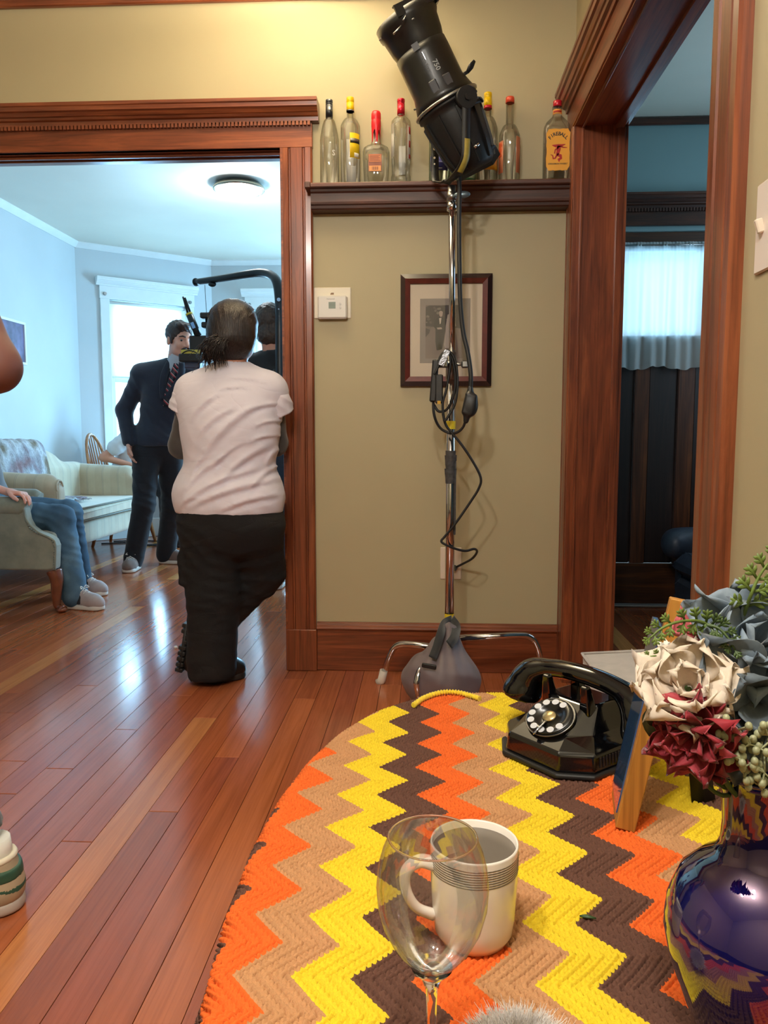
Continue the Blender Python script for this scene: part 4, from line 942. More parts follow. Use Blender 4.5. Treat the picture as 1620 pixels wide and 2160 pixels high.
def strap(name, pts, w, t_, mat, par, up=(0, 1, 0)):
    q = MB(); P = spline(pts, 6); n = len(P); vs = []; fs = []
    for i in range(n):
        tt = (P[min(i + 1, n - 1)] - P[max(i - 1, 0)]).normalized(); U = Vector(up); sd = tt.cross(U).normalized(); nn_ = sd.cross(tt).normalized()
        for a, b in ((-1, -1), (1, -1), (1, 1), (-1, 1)): vs.append(tuple(P[i] + sd * a * w / 2 + nn_ * b * t_ / 2))
    for i in range(n - 1):
        for k in range(4): l = (k + 1) % 4; fs.append((i * 4 + k, i * 4 + l, i * 4 + 4 + l, i * 4 + 4 + k))
    fs += [(3, 2, 1, 0), tuple((n - 1) * 4 + k for k in range(4))]
    q.raw(vs, fs, True); return q.build(name, mat, par)
A = lambda x, y, Y: at(x, y, Y=Y)
strap('carry_strap', [A(952, 1306, SY - 0.025), A(938, 1314, SY - 0.080), A(930, 1335, SY - 0.160), A(921, 1365, SY - 0.205), A(912, 1388, SY - 0.238)], 0.030, 0.004, strap_m, bag)
strap('carry_strap', [A(952, 1306, SY - 0.025), A(962, 1322, SY - 0.085), A(958, 1345, SY - 0.170), A(947, 1360, SY - 0.205)], 0.034, 0.004, strap_m, bag)
q = MB(); p = A(905, 1404, SY - 0.262); q.box((p.x - 0.026, p.y - 0.006, p.z - 0.010), (p.x + 0.026, p.y + 0.006, p.z + 0.006), Matrix.Rotation(R(10), 3, 'Y'), bev=0.003); q.build('buckle', M['rubber'], bag)
# ---- the lamp itself
axis = Vector((-0.47, -0.16, 0.87)).normalized()
front = at(853, 34, Y=2.86); L_ = 0.575
def AX(sv): return front - axis * sv
lm_ = thing('stage_light', 'black ellipsoidal stage light tilted up and left on top of the chrome stand', 'stage light', tuple(AX(L_)))
BK = plain('black_cast_metal', c(12, 12, 13), 0.36, 0.0, var=0.2, vscale=30, Coat_Weight=0.2)
BK2 = plain('black_matte_metal', c(12, 12, 13), 0.55, var=0.2, vscale=25)
qx = Vector((0, 0, 1)).rotation_difference(-axis).to_matrix().to_4x4()
LM = Matrix.Translation(front) @ qx        # local +z runs from lens to tail
def lathe_l(prof, seg=36): q = MB(LM); q.lathe(prof, (0, 0, 0), seg=seg); return q
lathe_l([(0.080, 0.030), (0.104, 0.0), (0.112, 0.002), (0.112, 0.030), (0.104, 0.045), (0.097, 0.095), (0.088, 0.128), (0.086, 0.135), (0.078, 0.135), (0.078, 0.04)]).build('lens_hood', BK, lm_)
lathe_l([(0.0, 0.055), (0.04, 0.050), (0.078, 0.062)]).build('lens', glass('lamp_lens', (0.9, 0.95, 1, 1), 0.02), lm_)
lathe_l([(0.084, 0.118), (0.094, 0.120), (0.095, 0.150), (0.096, 0.255), (0.106, 0.290), (0.112, 0.312), (0.098, 0.314)]).build('barrel', BK, lm_)
lathe_l([(0.112, 0.311), (0.119, 0.312), (0.121, 0.317), (0.119, 0.322), (0.110, 0.323)]).build('clamp_ring', M['steel'], lm_)
lathe_l([(0.100, 0.323), (0.113, 0.325), (0.114, 0.335), (0.104, 0.338), (0.106, 0.362), (0.101, 0.40), (0.090, 0.48), (0.076, 0.545), (0.060, 0.560), (0.0, 0.560)]).build('reflector_housing', BK2, lm_)
for k in range(10):   # cooling ribs along the housing
    a = 2 * math.pi * k / 10 + 0.25; q = MB(LM @ Matrix.Rotation(a, 4, 'Z')); q.prism([(0.0, 0.0)] and [(0.345, 0.098), (0.355, 0.112), (0.41, 0.107), (0.49, 0.096), (0.548, 0.080), (0.548, 0.068)], 1, -0.003, 0.003)
    q.build('cooling_rib', BK2, lm_)
# squarish gel frame holder at the front with its clip
q = MB(LM)
for a in range(3):
    r4 = Matrix.Rotation(R(90 * a + 20), 3, 'Z'); q.box((-0.072, 0.096, -0.010), (0.072, 0.104, 0.026), r4, (0, 0, 0)); q.box((-0.072, 0.088, -0.013), (0.072, 0.104, -0.009), r4, (0, 0, 0))
q.build('gel_frame_holder', BK, lm_)
c1_ = at(800, 86, Y=2.84); q = MB(); q.tube([at(822, 62, Y=2.84), c1_], [0.006, 0.003], 8); q.tube([at(818, 58, Y=2.84), at(806, 72, Y=2.84)], 0.004, 8); q.build('retaining_clip', M['steel'], lm_)
for (xa, ya, xb, yb) in ((830, 72, 847, 54), (869, 42, 874, 38), (850, 44, 856, 34)): q = MB(); q.tube([at(xa, ya, Y=2.745), at(xb, yb, Y=2.745)], 0.003, 6); q.build('spring_wire', M['steel'], lm_)
def side(ax_px, Yn): return at(*ax_px, Y=Yn)
# shutter and focus handles
q = MB(); a = at(986, 152, Y=2.88); b = at(1001, 128, Y=2.88); q.tube([at(972, 160, Y=2.88), a], 0.006, 8); q.tube([a, a.lerp(b, 0.5), b], [0.007, 0.0115, 0.006], 12, flat=0.5); q.build('shutter_handle', M['rubber'], lm_)
q = MB(); a = at(888, 224, Y=2.90); b = at(873, 232, Y=2.90); q.tube([at(900, 218, Y=2.90), a, b], [0.004, 0.007, 0.005], 10, flat=0.5); q.build('shutter_handle', M['rubber'], lm_)
q = MB(); a = at(1014, 211, Y=2.86); q.tube([at(985, 222, Y=2.84), a], [0.006, 0.008], 10); q.tube([a, at(1016, 209, Y=2.86)], 0.011, 10); q.build('tilt_lock', M['rubber'], lm_)
q = MB(); a = at(896, 241, Y=2.86); q.ball(a, 0.012, 10, 6); q.build('screw_boss', BK, lm_)
# yoke: one bent flat bar, near arm carrying a tape label, far arm drilled
near0, near1 = at(984, 205, Y=2.80), at(982, 330, Y=2.80); bot = at(946, 383, Y=2.95); far0, far1 = at(917, 245, Y=3.09), at(918, 380, Y=3.085)
pivot = (near0 + far0) / 2; pd = (near0 - far0).normalized()
strap('yoke', [near0 + Vector((0, 0, 0.015)), near0.lerp(near1, 0.5), near1, near1.lerp(bot, 0.45) + Vector((0.004, -0.012, -0.014)), bot, far1.lerp(bot, 0.3) + Vector((0, 0, -0.006)), far1 + Vector((0, 0, 0.006)), far1.lerp(far0, 0.5), far0], 0.030, 0.004, BK2, lm_, up=tuple(pd))
q = MB(); n0 = near0 + pd * 0.004; q.tube([n0 - pd * 0.030, n0 + pd * 0.006], 0.036, 24); q.tube([n0 + pd * 0.006, n0 + pd * 0.014], 0.012, 6); q.build('pivot_knob', BK2, lm_)
yl0 = at(988, 292, Y=2.794); strap('yoke_label', [at(986, 292, Y=2.790), at(985, 318, Y=2.790), at(983, 334, Y=2.792), at(977, 350, Y=2.800), at(970, 364, Y=2.815)], 0.020, 0.001, plain('dull_yellow_tape', c(150, 132, 44), 0.6, var=0.15, vscale=60), lm_, up=tuple(pd))
for (yy, r_) in ((287, 0.0080), (314, 0.0055), (333, 0.004), (346, 0.003)):
    q = MB(); h = at(916.5, yy, Y=3.066); q.tube([h, h + Vector((0, -0.0012, 0))], r_, 14); q.build('yoke_hole', col_mat('pale_hole', (230, 218, 190), 0.6), lm_)
# lamp cap at the tail: flared sheet with a cable gland
t0, t1, t2, t3 = at(985, 330, Y=2.93), at(1052, 314, Y=2.96), at(1036, 338, Y=2.96), at(965, 378, Y=2.93)
q = MB(); dy_ = Vector((0.02, 0.075, 0)); vs = [t0 - dy_, t1 - dy_ * 0.7, t2 - dy_ * 0.7, t3 - dy_ * 0.5, t0 + dy_, t1 + dy_ * 0.7, t2 + dy_ * 0.7, t3 + dy_ * 0.5]
q.raw([tuple(v) for v in vs], [(0, 3, 2, 1), (4, 5, 6, 7), (0, 1, 5, 4), (1, 2, 6, 5), (2, 3, 7, 6), (3, 0, 4, 7)]); q.build('lamp_cap', BK2, lm_, bevel=0.006)
q = MB(); a = at(1000, 312, Y=2.85); q.tube([a, at(1010, 303, Y=2.85)], 0.006, 8); q.build('cap_screw', M['chrome'], lm_)
# printing on the barrel, running along it
def barrel_text(body, size, sv, ang, mat):
    cu = bpy.data.curves.new('txt', 'FONT'); cu.body = body; cu.size = size; cu.align_x = 'CENTER'; cu.align_y = 'CENTER'; cu.resolution_u = 2; cu.offset = size * 0.02
    t = bpy.data.objects.new('txt', cu); COL.objects.link(t); me = bpy.data.meshes.new_from_object(t.evaluated_get(bpy.context.evaluated_depsgraph_get())); bpy.data.objects.remove(t); bpy.data.curves.remove(cu)
    o = AX(sv)
    for v in me.vertices:
        a = ang + sgn * v.co.y / 0.0965; p = LM @ Vector((0.0965 * math.cos(a), 0.0965 * math.sin(a), sv + v.co.x)); v.co = p - o
    me.materials.clear(); me.materials.append(mat); place('lettering', me, o, lm_)
camdir = (LM.to_3x3().inverted() @ (EYE - AX(0.2))); ang0 = math.atan2(camdir.y, camdir.x)
sgn = 1 if (LM.to_3x3() @ Vector((math.cos(ang0 + 0.3), math.sin(ang0 + 0.3), 0))).x > (LM.to_3x3() @ Vector((math.cos(ang0 - 0.3), math.sin(ang0 - 0.3), 0))).x else -1
pt = col_mat('pale_print', (150, 152, 154), 0.5)
barrel_text('750', 0.024, 0.208, ang0 + sgn * 0.28, pt)
barrel_text('Source Four', 0.015, 0.180, ang0 - sgn * 0.02, col_mat('dim_print', (72, 72, 74), 0.5))
q = MB(); h = LM @ Vector((0.097 * math.cos(ang0 - sgn * 0.10), 0.097 * math.sin(ang0 - sgn * 0.10), 0.125)); ra = qx.to_3x3() @ Matrix.Rotation(ang0, 3, 'Z')
q.box((h.x - 0.001, h.y - 0.012, h.z - 0.012), (h.x + 0.001, h.y + 0.012, h.z + 0.012), ra); q.build('maker_plate', col_mat('dim_plate', (70, 70, 72), 0.5), lm_)
for k, (aa, sv) in enumerate(((0.42, 0.272), (-0.1, 0.268))):
    q = MB(LM @ Matrix.Rotation(ang0 + sgn * aa, 4, 'Z')); q.box((0.094, -0.014, sv - 0.025), (0.1035, 0.014, sv + 0.025), bev=0.003); q.build('rating_label', col_mat('dark_label', (62, 62, 68), 0.35), lm_)
# ---- cables and plugs
def cable(name, pxs, Ys, r, mat, parent=None, n=8):
    P = [at(x, y, Y=Yv) for (x, y), Yv in zip(pxs, Ys)] if not isinstance(Ys, (int, float)) else [at(x, y, Y=Ys) for x, y in pxs]
    q = MB(); q.tube(spline(P, n), r, 10); return q.build(name, mat, parent)
cb_ = cable('lamp_cable', [(968, 372), (969, 405), (968, 470), (969, 560), (971, 640), (977, 700), (987, 745), (993, 790), (992, 826)], [2.93, 2.92, 2.91, 2.90, 2.90, 2.90, 2.89, 2.88, 2.88], 0.0085, M['rubber'])
tag(cb_, 'thick black cable hanging from the stage light to an angular plug', 'cable')
s = SDF(tuple(at(960, 900, Y=2.88) - Vector((0.03, 0.05, 0.03))), tuple(at(1020, 810, Y=2.88) + Vector((0.03, 0.05, 0.03))), 0.003)
pc = at(990, 853, Y=2.88); s.box(pc, (0.022, 0.018, 0.040), 0.008, Matrix.Rotation(R(12), 3, 'Y'), k=0.0); s.ell(pc + Vector((0.008, 0, -0.004)), (0.024, 0.020, 0.038), k=0.012); s.cone(at(992, 818, Y=2.88), at(992, 832, Y=2.88), 0.010, 0.014, k=0.01); s.cone(at(985, 876, Y=2.88), at(983, 888, Y=2.88), 0.014, 0.010, k=0.01)
pg_ = s.build('plug', plain('black_plastic_plug', c(28, 28, 29), 0.45, var=0.15), cb_, smooth=1)
pw_ = cable('power_cord', [(983, 884), (976, 902), (962, 913), (946, 913), (928, 902), (917, 880), (914, 850), (918, 800), (928, 755), (940, 742), (952, 752), (960, 790), (958, 830), (944, 862), (926, 868), (914, 852)], [2.88, 2.89, 2.90, 2.91, 2.91, 2.90, 2.90, 2.89, 2.89, 2.89, 2.89, 2.89, 2.89, 2.90, 2.91, 2.92], 0.0050, M['rubber'])
tag(pw_, 'coiled black power cord zigzagging down the stand to the wall outlet', 'cord')
cable('coil_loop', [(916, 790), (926, 770), (940, 740), (958, 755), (965, 800), (960, 850), (940, 886), (936, 880), (934, 850), (942, 820), (950, 770), (948, 742)], 2.885, 0.0046, M['rubber'], pw_)
cable('cord_drop', [(934, 872), (940, 895), (952, 912), (975, 940), (1000, 978), (1014, 1008), (1010, 1030), (990, 1062), (960, 1105), (938, 1132), (931, 1142), (942, 1150), (962, 1158), (982, 1162), (1000, 1158), (1006, 1164), (996, 1178), (975, 1190), (958, 1198)], [2.90, 2.90, 2.90, 2.90, 2.90, 2.90, 2.905, 2.91, 2.915, 2.92, 2.92, 2.92, 2.93, 2.94, 2.97, 3.03, 3.10, 3.17, 3.222], 0.0048, M['rubber'], pw_)
q = MB(); q.tube([at(958, 1198, Y=3.205), at(958, 1198, Y=3.2235)], 0.013, 14); q.build('plug', M['rubber'], pw_)
q = MB(); a = at(917, 802, Y=2.90); q.box((a.x - 0.014, 2.885, a.z - 0.080), (a.x + 0.010, 2.925, a.z + 0.075), Matrix.Rotation(R(4), 3, 'Y'), bev=0.005); q.box((a.x + 0.002, 2.88, a.z - 0.085), (a.x + 0.030, 2.92, a.z + 0.02), bev=0.004); cl_ = q.build('cable_connector', plain('connector_black', c(24, 24, 25), 0.45, var=0.2), None)
tag(cl_, 'black block connector strapped beside the stand among the coiled cord', 'connector')
q = MB(); a2 = at(926, 849, Y=2.878); q.box((a2.x - 0.006, 2.874, a2.z - 0.006), (a2.x + 0.006, 2.880, a2.z + 0.006)); q.build('brass_contact', col_mat('brass_yellow', (206, 160, 40), 0.4), cl_)
q = MB(); a3 = at(937, 755, Y=2.876); q.box((a3.x - 0.011, 2.871, a3.z - 0.030), (a3.x + 0.011, 2.875, a3.z + 0.030), Matrix.Rotation(R(24), 3, 'Y'), bev=0.001); q.build('metal_tag', plain('stamped_tag', c(150, 152, 160), 0.3, 0.8, bump=0.6, bscale=160), cl_)
q = MB(); q.box((SX - 0.055, SY - 0.04, zj - 0.012), (SX - 0.014, SY - 0.010, zj + 0.012), bev=0.004); q.build('hook_clamp', M['steel'], cl_)
# ================================================================== THE NEAR TABLE
TZ = 0.5; ECX, ECY, EA, EB, EN = 0.13, 0.85, 0.318, 0.612, 2.3
tb = thing('coffee_table', 'low oval coffee table hidden under the crocheted zigzag blanket', 'table', (ECX, ECY, 0))
q = MB(); q.lathe([(0.0, TZ - 0.048), (0.96, TZ - 0.048), (1.0, TZ - 0.040), (1.0, TZ - 0.026), (0.985, TZ - 0.018), (0.0, TZ - 0.018)], (ECX, ECY, 0), seg=56, sx=EA, sy=EB, n=EN); q.build('table_top', M['wood_y'], tb)
for sx in (-1, 1):
    for sy in (-1, 1): q = MB(); q.lathe([(0.014, 0.0), (0.020, 0.03), (0.024, 0.30), (0.026, TZ - 0.049)], (ECX + sx * 0.17, ECY + sy * 0.38, 0), seg=14); q.build('leg', M['wood_z'], tb)
# crocheted afghan: a fine grid draped over the oval top, ridged row by row along the zigzag
ST = 0.055; ZW = 0.0915; ZA = 0.021; g = 0.0014
hang = 0.15; nu = int((2 * EA + 2 * hang) / g); nv = int((2 * EB + 2 * hang) / g)
U, V = np.meshgrid(-EA - hang + g * np.arange(nu + 1), -EB - hang + g * np.arange(nv + 1), indexing='ij')
def tri(x): return 1 - 4 * np.abs((x % 1.0) - 0.5)          # -1 at 0, +1 at 0.5
gx, gy = U + ECX, V + ECY
wob = 0.0022 * np.sin(gy * 23 + gx * 9) + 0.0016 * np.sin(gy * 61 + 1.3)
w_ = gx - ZA * tri((gy - 0.666) / ZW) + wob
slope = math.hypot(ZW / 2, 2 * ZA) / (ZW / 2); t_ = gy * slope
rho = (np.abs(U / EA) ** EN + np.abs(V / EB) ** EN) ** (1 / EN); ins = rho <= 1
rr = np.maximum(rho, 1.0); qx_, qy_ = U / rr, V / rr
dx, dy = U - qx_, V - qy_; s_ = np.hypot(dx, dy); sm = np.maximum(s_, 1e-9); nx_, ny_ = np.where(s_ > 1e-6, dx / sm, 0), np.where(s_ > 1e-6, dy / sm, 0)
rf = 0.020; th = np.clip(s_ / rf, 0, math.pi / 2); down = np.maximum(0, s_ - rf * math.pi / 2)
phi = np.arctan2(V / EB, U / EA); rip = 0.016 * np.clip(down / 0.12, 0, 1) * (1 + np.sin(phi * 13 + 1.0)) + 0.10 * down
X = ECX + qx_ + nx_ * (rf * np.sin(th) + rip); Y = ECY + qy_ + ny_ * (rf * np.sin(th) + rip); Z = TZ - rf * (1 - np.cos(th)) - down
row = (w_ + 0.099) / (ST / 4); r_ = row % 1.0; par = np.floor(row) % 2
sp = 0.0072; ph_ = (t_ / sp + 0.5 * par) % 1.0
ridge = 1 - np.abs(2 * ((2 * r_) % 1.0) - 1) ** 2.4; knot = 0.5 + 0.5 * np.cos(2 * np.pi * (ph_ + 0.5 * np.abs(r_ - 0.5)))
hole = np.exp(-((r_ - 0.5) / 0.14) ** 2 - ((ph_ - 0.5) / 0.20) ** 2)
rng = np.random.default_rng(3)
h = 0.0052 * ridge * (0.50 + 0.50 * knot) - 0.0120 * hole + 0.00012 * rng.standard_normal(U.shape) + 0.0011 * np.sin(gx * 31 + gy * 17) * np.sin(gy * 29)
nz_ = np.cos(th); X = X + nx_ * np.sin(th) * h; Y = Y + ny_ * np.sin(th) * h; Z = Z + nz_ * h
keep = s_ <= hang; idx = -np.ones(U.shape, np.int64); idx[keep] = np.arange(keep.sum())
qd = np.stack([idx[:-1, :-1], idx[1:, :-1], idx[1:, 1:], idx[:-1, 1:]], -1).reshape(-1, 4); qd = qd[(qd >= 0).all(1)]
m = NT('crochet_yarn')
uvn = m.n('ShaderNodeUVMap'); sep = m.n('ShaderNodeSeparateXYZ'); m.l(uvn.outputs[0], sep.inputs[0])
jag = m.math('PINGPONG', m.math('DIVIDE', sep.outputs[1], sp), 0.5)
wj = m.math('ADD', sep.outputs[0], m.math('MULTIPLY', jag, 0.0042))
ci = m.math('FRACT', m.math('DIVIDE', m.math('ADD', wj, 0.099 + 4 * ST * 20), 4 * ST))
YEL, BRN, ORG, TAN = c(226, 196, 34), c(92, 58, 44), c(222, 98, 26), c(186, 136, 92)
col = m.ramp(ci, [(0.0, YEL), (0.25, BRN), (0.5, ORG), (0.75, TAN)], 'CONSTANT')
fib = m.noise(m.coord('Object'), 1500, 2); big = m.noise(m.coord('Object'), 40, 3)
col = m.mix(0.55, col, m.ramp(fib, [(0.3, (0.72, 0.70, 0.68, 1)), (0.65, (1.08, 1.08, 1.08, 1))]), 'MULTIPLY')
col = m.mix(0.4, col, m.ramp(big, [(0.3, (0.86, 0.86, 0.86, 1)), (0.7, (1.05, 1.05, 1.05, 1))]), 'MULTIPLY')
m.set(Base_Color=col, Roughness=0.9, Sheen_Weight=0.0); m.bump(fib, 0.35, 0.0005)
YARN = m.m
af = np_mesh('crochet_blanket', np.stack([X[keep], Y[keep], Z[keep]], 1), qd, YARN, None, (ECX, ECY, 0.25), uv=np.stack([w_[keep], t_[keep]], 1))
tag(af, 'crocheted zigzag blanket in yellow, brown, orange and tan spread over the table', 'blanket')
edge = []
for px_, py_ in ((872, 1488), (892, 1474), (915, 1465), (940, 1460), (965, 1461), (990, 1467), (1012, 1474)): p = at(px_, py_, Z=TZ + 0.008); edge.append(p)
q = MB(); P = spline(edge, 14); q.tube(P, [0.0045 + 0.0016 * math.sin(i * 1.9) for i in range(len(P))], 8); q.build('rolled_edge', fabric('yellow_yarn', YEL, 0.18, 200, 0.9, 0.7, 700), af)
CT = TZ + 0.0042      # what the things on the blanket stand on
# ---- stray leaf
lp = at(1240, 1936, Z=CT + 0.001); q = MB(); vs = []
for i in range(7):
    u = i / 6; wd_ = 0.0032 * math.sin(math.pi * min(1, u * 0.9 + 0.08)); b_ = lp + Vector((0.016 * (u - 0.5), -0.004 * (u - 0.5), 0.0015 * math.sin(3 * u)))
    vs += [tuple(b_ + Vector((0, wd_, 0))), tuple(b_ + Vector((0, 0, 0.0012))), tuple(b_ - Vector((0, wd_, 0)))]
q.raw(vs, [f for i in range(6) for f in ((i * 3, i * 3 + 1, i * 3 + 4, i * 3 + 3), (i * 3 + 1, i * 3 + 2, i * 3 + 5, i * 3 + 4))], True)
tag(q.build('leaf', plain('dark_leaf', c(36, 62, 24), 0.5), solid=0.0006), 'tiny dark green leaf fallen on a yellow stripe of the blanket', 'leaf')
# ---- rotary telephone
PH = Matrix.Translation((0.236, 1.196, CT)) @ RZ(-50.3) @ Matrix.Diagonal((1.10, 1.08, 0.84, 1))
tel = thing('rotary_telephone', 'black rotary dial telephone standing on the zigzag blanket', 'telephone', tuple(PH.translation))
BG_ = plain('black_bakelite_shell', c(5, 5, 7), 0.10, 0.0, Coat_Weight=0.5, Coat_Roughness=0.03)
def octo(wx, y0, y1, ch, z): return [(-wx + ch, y0, z), (wx - ch, y0, z), (wx, y0 + ch, z), (wx, y1 - ch, z), (wx - ch, y1, z), (-wx + ch, y1, z), (-wx, y1 - ch, z), (-wx, y0 + ch, z)]
def loft(secs, mt): 
    q = MB(mt); vs = [p for s_ in secs for p in s_]; n = 8; fs = [tuple(reversed(range(n)))]
    for i in range(len(secs) - 1):
        for k in range(n): fs.append((i * n + k, i * n + (k + 1) % n, (i + 1) * n + (k + 1) % n, (i + 1) * n + k))
    fs.append(tuple((len(secs) - 1) * n + k for k in range(n))); q.raw(vs, fs); return q
loft([octo(0.083, -0.094, 0.094, 0.036, 0.0), octo(0.085, -0.096, 0.096, 0.036, 0.004), octo(0.084, -0.095, 0.095, 0.036, 0.010)], PH).build('base_skirt', M['rubber'], tel, bevel=0.002)
loft([octo(0.081, -0.091, 0.091, 0.035, 0.010), octo(0.079, -0.088, 0.089, 0.034, 0.042), [(-0.036, -0.062, 0.062), (0.036, -0.062, 0.062), (0.058, -0.030, 0.062), (0.060, 0.050, 0.062), (0.040, 0.070, 0.062), (-0.040, 0.070, 0.062), (-0.060, 0.050, 0.062), (-0.058, -0.030, 0.062)],
      [(-0.030, -0.014, 0.104), (0.030, -0.014, 0.104), (0.042, 0.002, 0.104), (0.042, 0.038, 0.104), (0.030, 0.050, 0.104), (-0.030, 0.050, 0.104), (-0.042, 0.038, 0.104), (-0.042, 0.002, 0.104)]], PH).build('body', BG_, tel, bevel=0.004, seg=3)
for yy0 in (-0.045, 0.012):
    for k in range(7): q = MB(PH); q.box((0.0790, yy0 + k * 0.0065, 0.018), (0.0812, yy0 + k * 0.0065 + 0.0026, 0.036)); q.build('vent_slot', M['gapfill'], tel)
dn = Vector((0, -0.66, 0.75)).normalized()      # the dial leans back on the sloping front
DM = PH @ Matrix.Translation((0, -0.050, 0.078)) @ Vector((0, 0, 1)).rotation_difference(dn).to_matrix().to_4x4()
q = MB(DM); q.lathe([(0.030, -0.030), (0.036, -0.010), (0.0375, 0.0), (0.0365, 0.003), (0.030, 0.003), (0.0, 0.002)], seg=36); q.build('dial_mount', BG_, tel)
q = MB(DM); q.lathe([(0.0372, 0.0008), (0.0380, 0.002), (0.0372, 0.0032)], seg=36); q.build('dial_bezel', M['steel'], tel)
q = MB(DM); q.lathe([(0.0, 0.0052), (0.020, 0.0050), (0.021, 0.0072), (0.034, 0.0072), (0.0350, 0.0058), (0.0350, 0.0045), (0.0, 0.0035)], seg=36); wheel = q.build('finger_wheel', plain('dial_black', c(16, 16, 17), 0.25), tel)
for k in range(10):
    a = R(72 + k * 29.5); q = MB(DM); ce = (0.0276 * math.cos(a), 0.0276 * math.sin(a), 0.0)
    q.tube([(ce[0], ce[1], 0.0066), (ce[0], ce[1], 0.0076)], 0.0054, 14); q.build('finger_hole', col_mat('number_plate', (196, 198, 204), 0.3), wheel)
q = MB(DM); q.lathe([(0.0, 0.0085), (0.0088, 0.0080), (0.0105, 0.0066), (0.0105, 0.0050)], seg=24); q.build('centre_cap', plain('brass_cap', c(206, 188, 140), 0.22, 0.8), wheel)
q = MB(DM); q.tube(spline([(0.002, -0.011, 0.008), (0.003, -0.020, 0.0105), (0.002, -0.028, 0.0108), (0.001, -0.0345, 0.0095), (-0.002, -0.038, 0.006)], 4), [0.004] * 4 + [0.0032] * 4 + [0.0026] * 5 + [0.0036] * 4, 8, flat=0.45); q.build('finger_stop', M['chrome'], tel)
for sx in (-1, 1):
    for yy, hh in ((-0.012, 0.036), (0.052, 0.030)):
        q = MB(PH); x0 = sx * 0.034; q.raw([(x0 - 0.009, yy - 0.010, 0.085), (x0 + 0.009, yy - 0.010, 0.085), (x0 + 0.009, yy + 0.012, 0.085), (x0 - 0.009, yy + 0.012, 0.085), (x0 - 0.006, yy - 0.013, 0.104 + hh), (x0 + 0.006, yy - 0.013, 0.104 + hh), (x0 + 0.006, yy - 0.004, 0.106 + hh), (x0 - 0.006, yy - 0.004, 0.106 + hh)],
                       [(0, 3, 2, 1), (4, 5, 6, 7), (0, 1, 5, 4), (1, 2, 6, 5), (2, 3, 7, 6), (3, 0, 4, 7)]); q.build('cradle_prong', BG_, tel, bevel=0.003)
s = SDF((-0.135, -0.05, 0.03), (0.135, 0.09, 0.17), 0.0028)
hp = [(-0.104, 0.018, 0.108), (-0.066, 0.020, 0.133), (0, 0.020, 0.142), (0.066, 0.020, 0.133), (0.104, 0.018, 0.108)]
[s.cone(p_, q_, 0.0175, 0.0175, 0.0) for hs in [spline(hp, 6)] for p_, q_ in zip(hs[:-1], hs[1:])]
for sx in (-1, 1):
    s.cone((sx * 0.094, 0.020, 0.116), (sx * 0.108, 0.012, 0.078), 0.024, 0.031, 0.022); s.cone((sx * 0.108, 0.012, 0.078), (sx * 0.110, 0.010, 0.068), 0.031, 0.0305, 0.004)
    s.cut((sx * 0.111, 0.010, 0.064), (sx * 0.22, -0.1, -1.0))
P_, F_ = s.mesh(6); P_ = np.array([PH @ Vector(p) for p in P_]); np_mesh('handset', P_, F_, BG_, tel)
# ---- wine glass
gx0, gy0 = 0.0075, 0.562
wg = thing('wine_glass', 'empty clear wine glass in front of the white mug', 'glass', (gx0, gy0, CT))
WG = bottle_glass('wine_glass_bowl', (0.985, 0.985, 0.98, 1), (0.66, 0.68, 0.64, 1), 0.02)
prof = [(0.0, 0.0852), (0.008, 0.0862), (0.020, 0.0945), (0.030, 0.1075), (0.0375, 0.1225), (0.0418, 0.139), (0.0428, 0.154), (0.0412, 0.170), (0.0380, 0.182), (0.0345, 0.190), (0.0334, 0.1925)]
q = MB(); q.lathe(prof, (gx0, gy0, CT), seg=56); q.build('bowl', WG, wg, org=(gx0, gy0, CT))
q = MB(); q.tube([(gx0 + 0.0334 * math.cos(a), gy0 + 0.0334 * math.sin(a), CT + 0.1928) for a in [2 * math.pi * k / 56 for k in range(56)]], 0.0009, 8, closed=True); q.build('rim', glass('glass_rim', (1, 1, 1, 1)), wg)
q = MB(); q.lathe([(0.0, 0.0), (0.032, 0.0), (0.0335, 0.0012), (0.031, 0.0026), (0.012, 0.0052), (0.0055, 0.010), (0.0042, 0.020), (0.0040, 0.055), (0.0048, 0.070), (0.0085, 0.080), (0.016, 0.0880), (0.0135, 0.0882), (0.006, 0.0850), (0.0, 0.0842)], (gx0, gy0, CT), seg=32); q.build('stem', M['clear'], wg)
# ---- mug
mp_ = at(998, 1982, Z=TZ); mgx, mgy = mp_.x, mp_.y
mg = thing('mug', 'white ceramic mug with fine dark lines under its rim', 'mug', (mgx, mgy, CT))
CER = plain('white_ceramic', c(226, 218, 208), 0.18, var=0.03, Coat_Weight=0.4)
q = MB(); q.lathe([(0.0, 0.002), (0.026, 0.001), (0.030, 0.0), (0.034, 0.002), (0.0385, 0.010), (0.0405, 0.025), (0.0425, 0.060), (0.0432, 0.097), (0.0425, 0.0995), (0.0408, 0.0985), (0.0402, 0.060), (0.0385, 0.026), (0.034, 0.010), (0.0, 0.007)], (mgx, mgy, CT), seg=56); q.build('body', CER, mg, org=(mgx, mgy, CT))
for k in range(8): q = MB(); z = 0.0735 + k * 0.0024; rr_ = 0.0426 + (z - 0.06) / 0.037 * 0.0006; q.lathe([(rr_, z), (rr_ + 0.00025, z + 0.0004), (rr_ + 0.00025, z + 0.0009), (rr_, z + 0.0013)], (mgx, mgy, CT), seg=48); q.build('band_line', plain('silver_band', c(112, 104, 96), 0.3, 0.4) if k == 0 else bpy.data.materials['silver_band'], mg)
ha = R(192); hd = Vector((math.cos(ha), math.sin(ha), 0)); hb_ = Vector((mgx, mgy, CT))
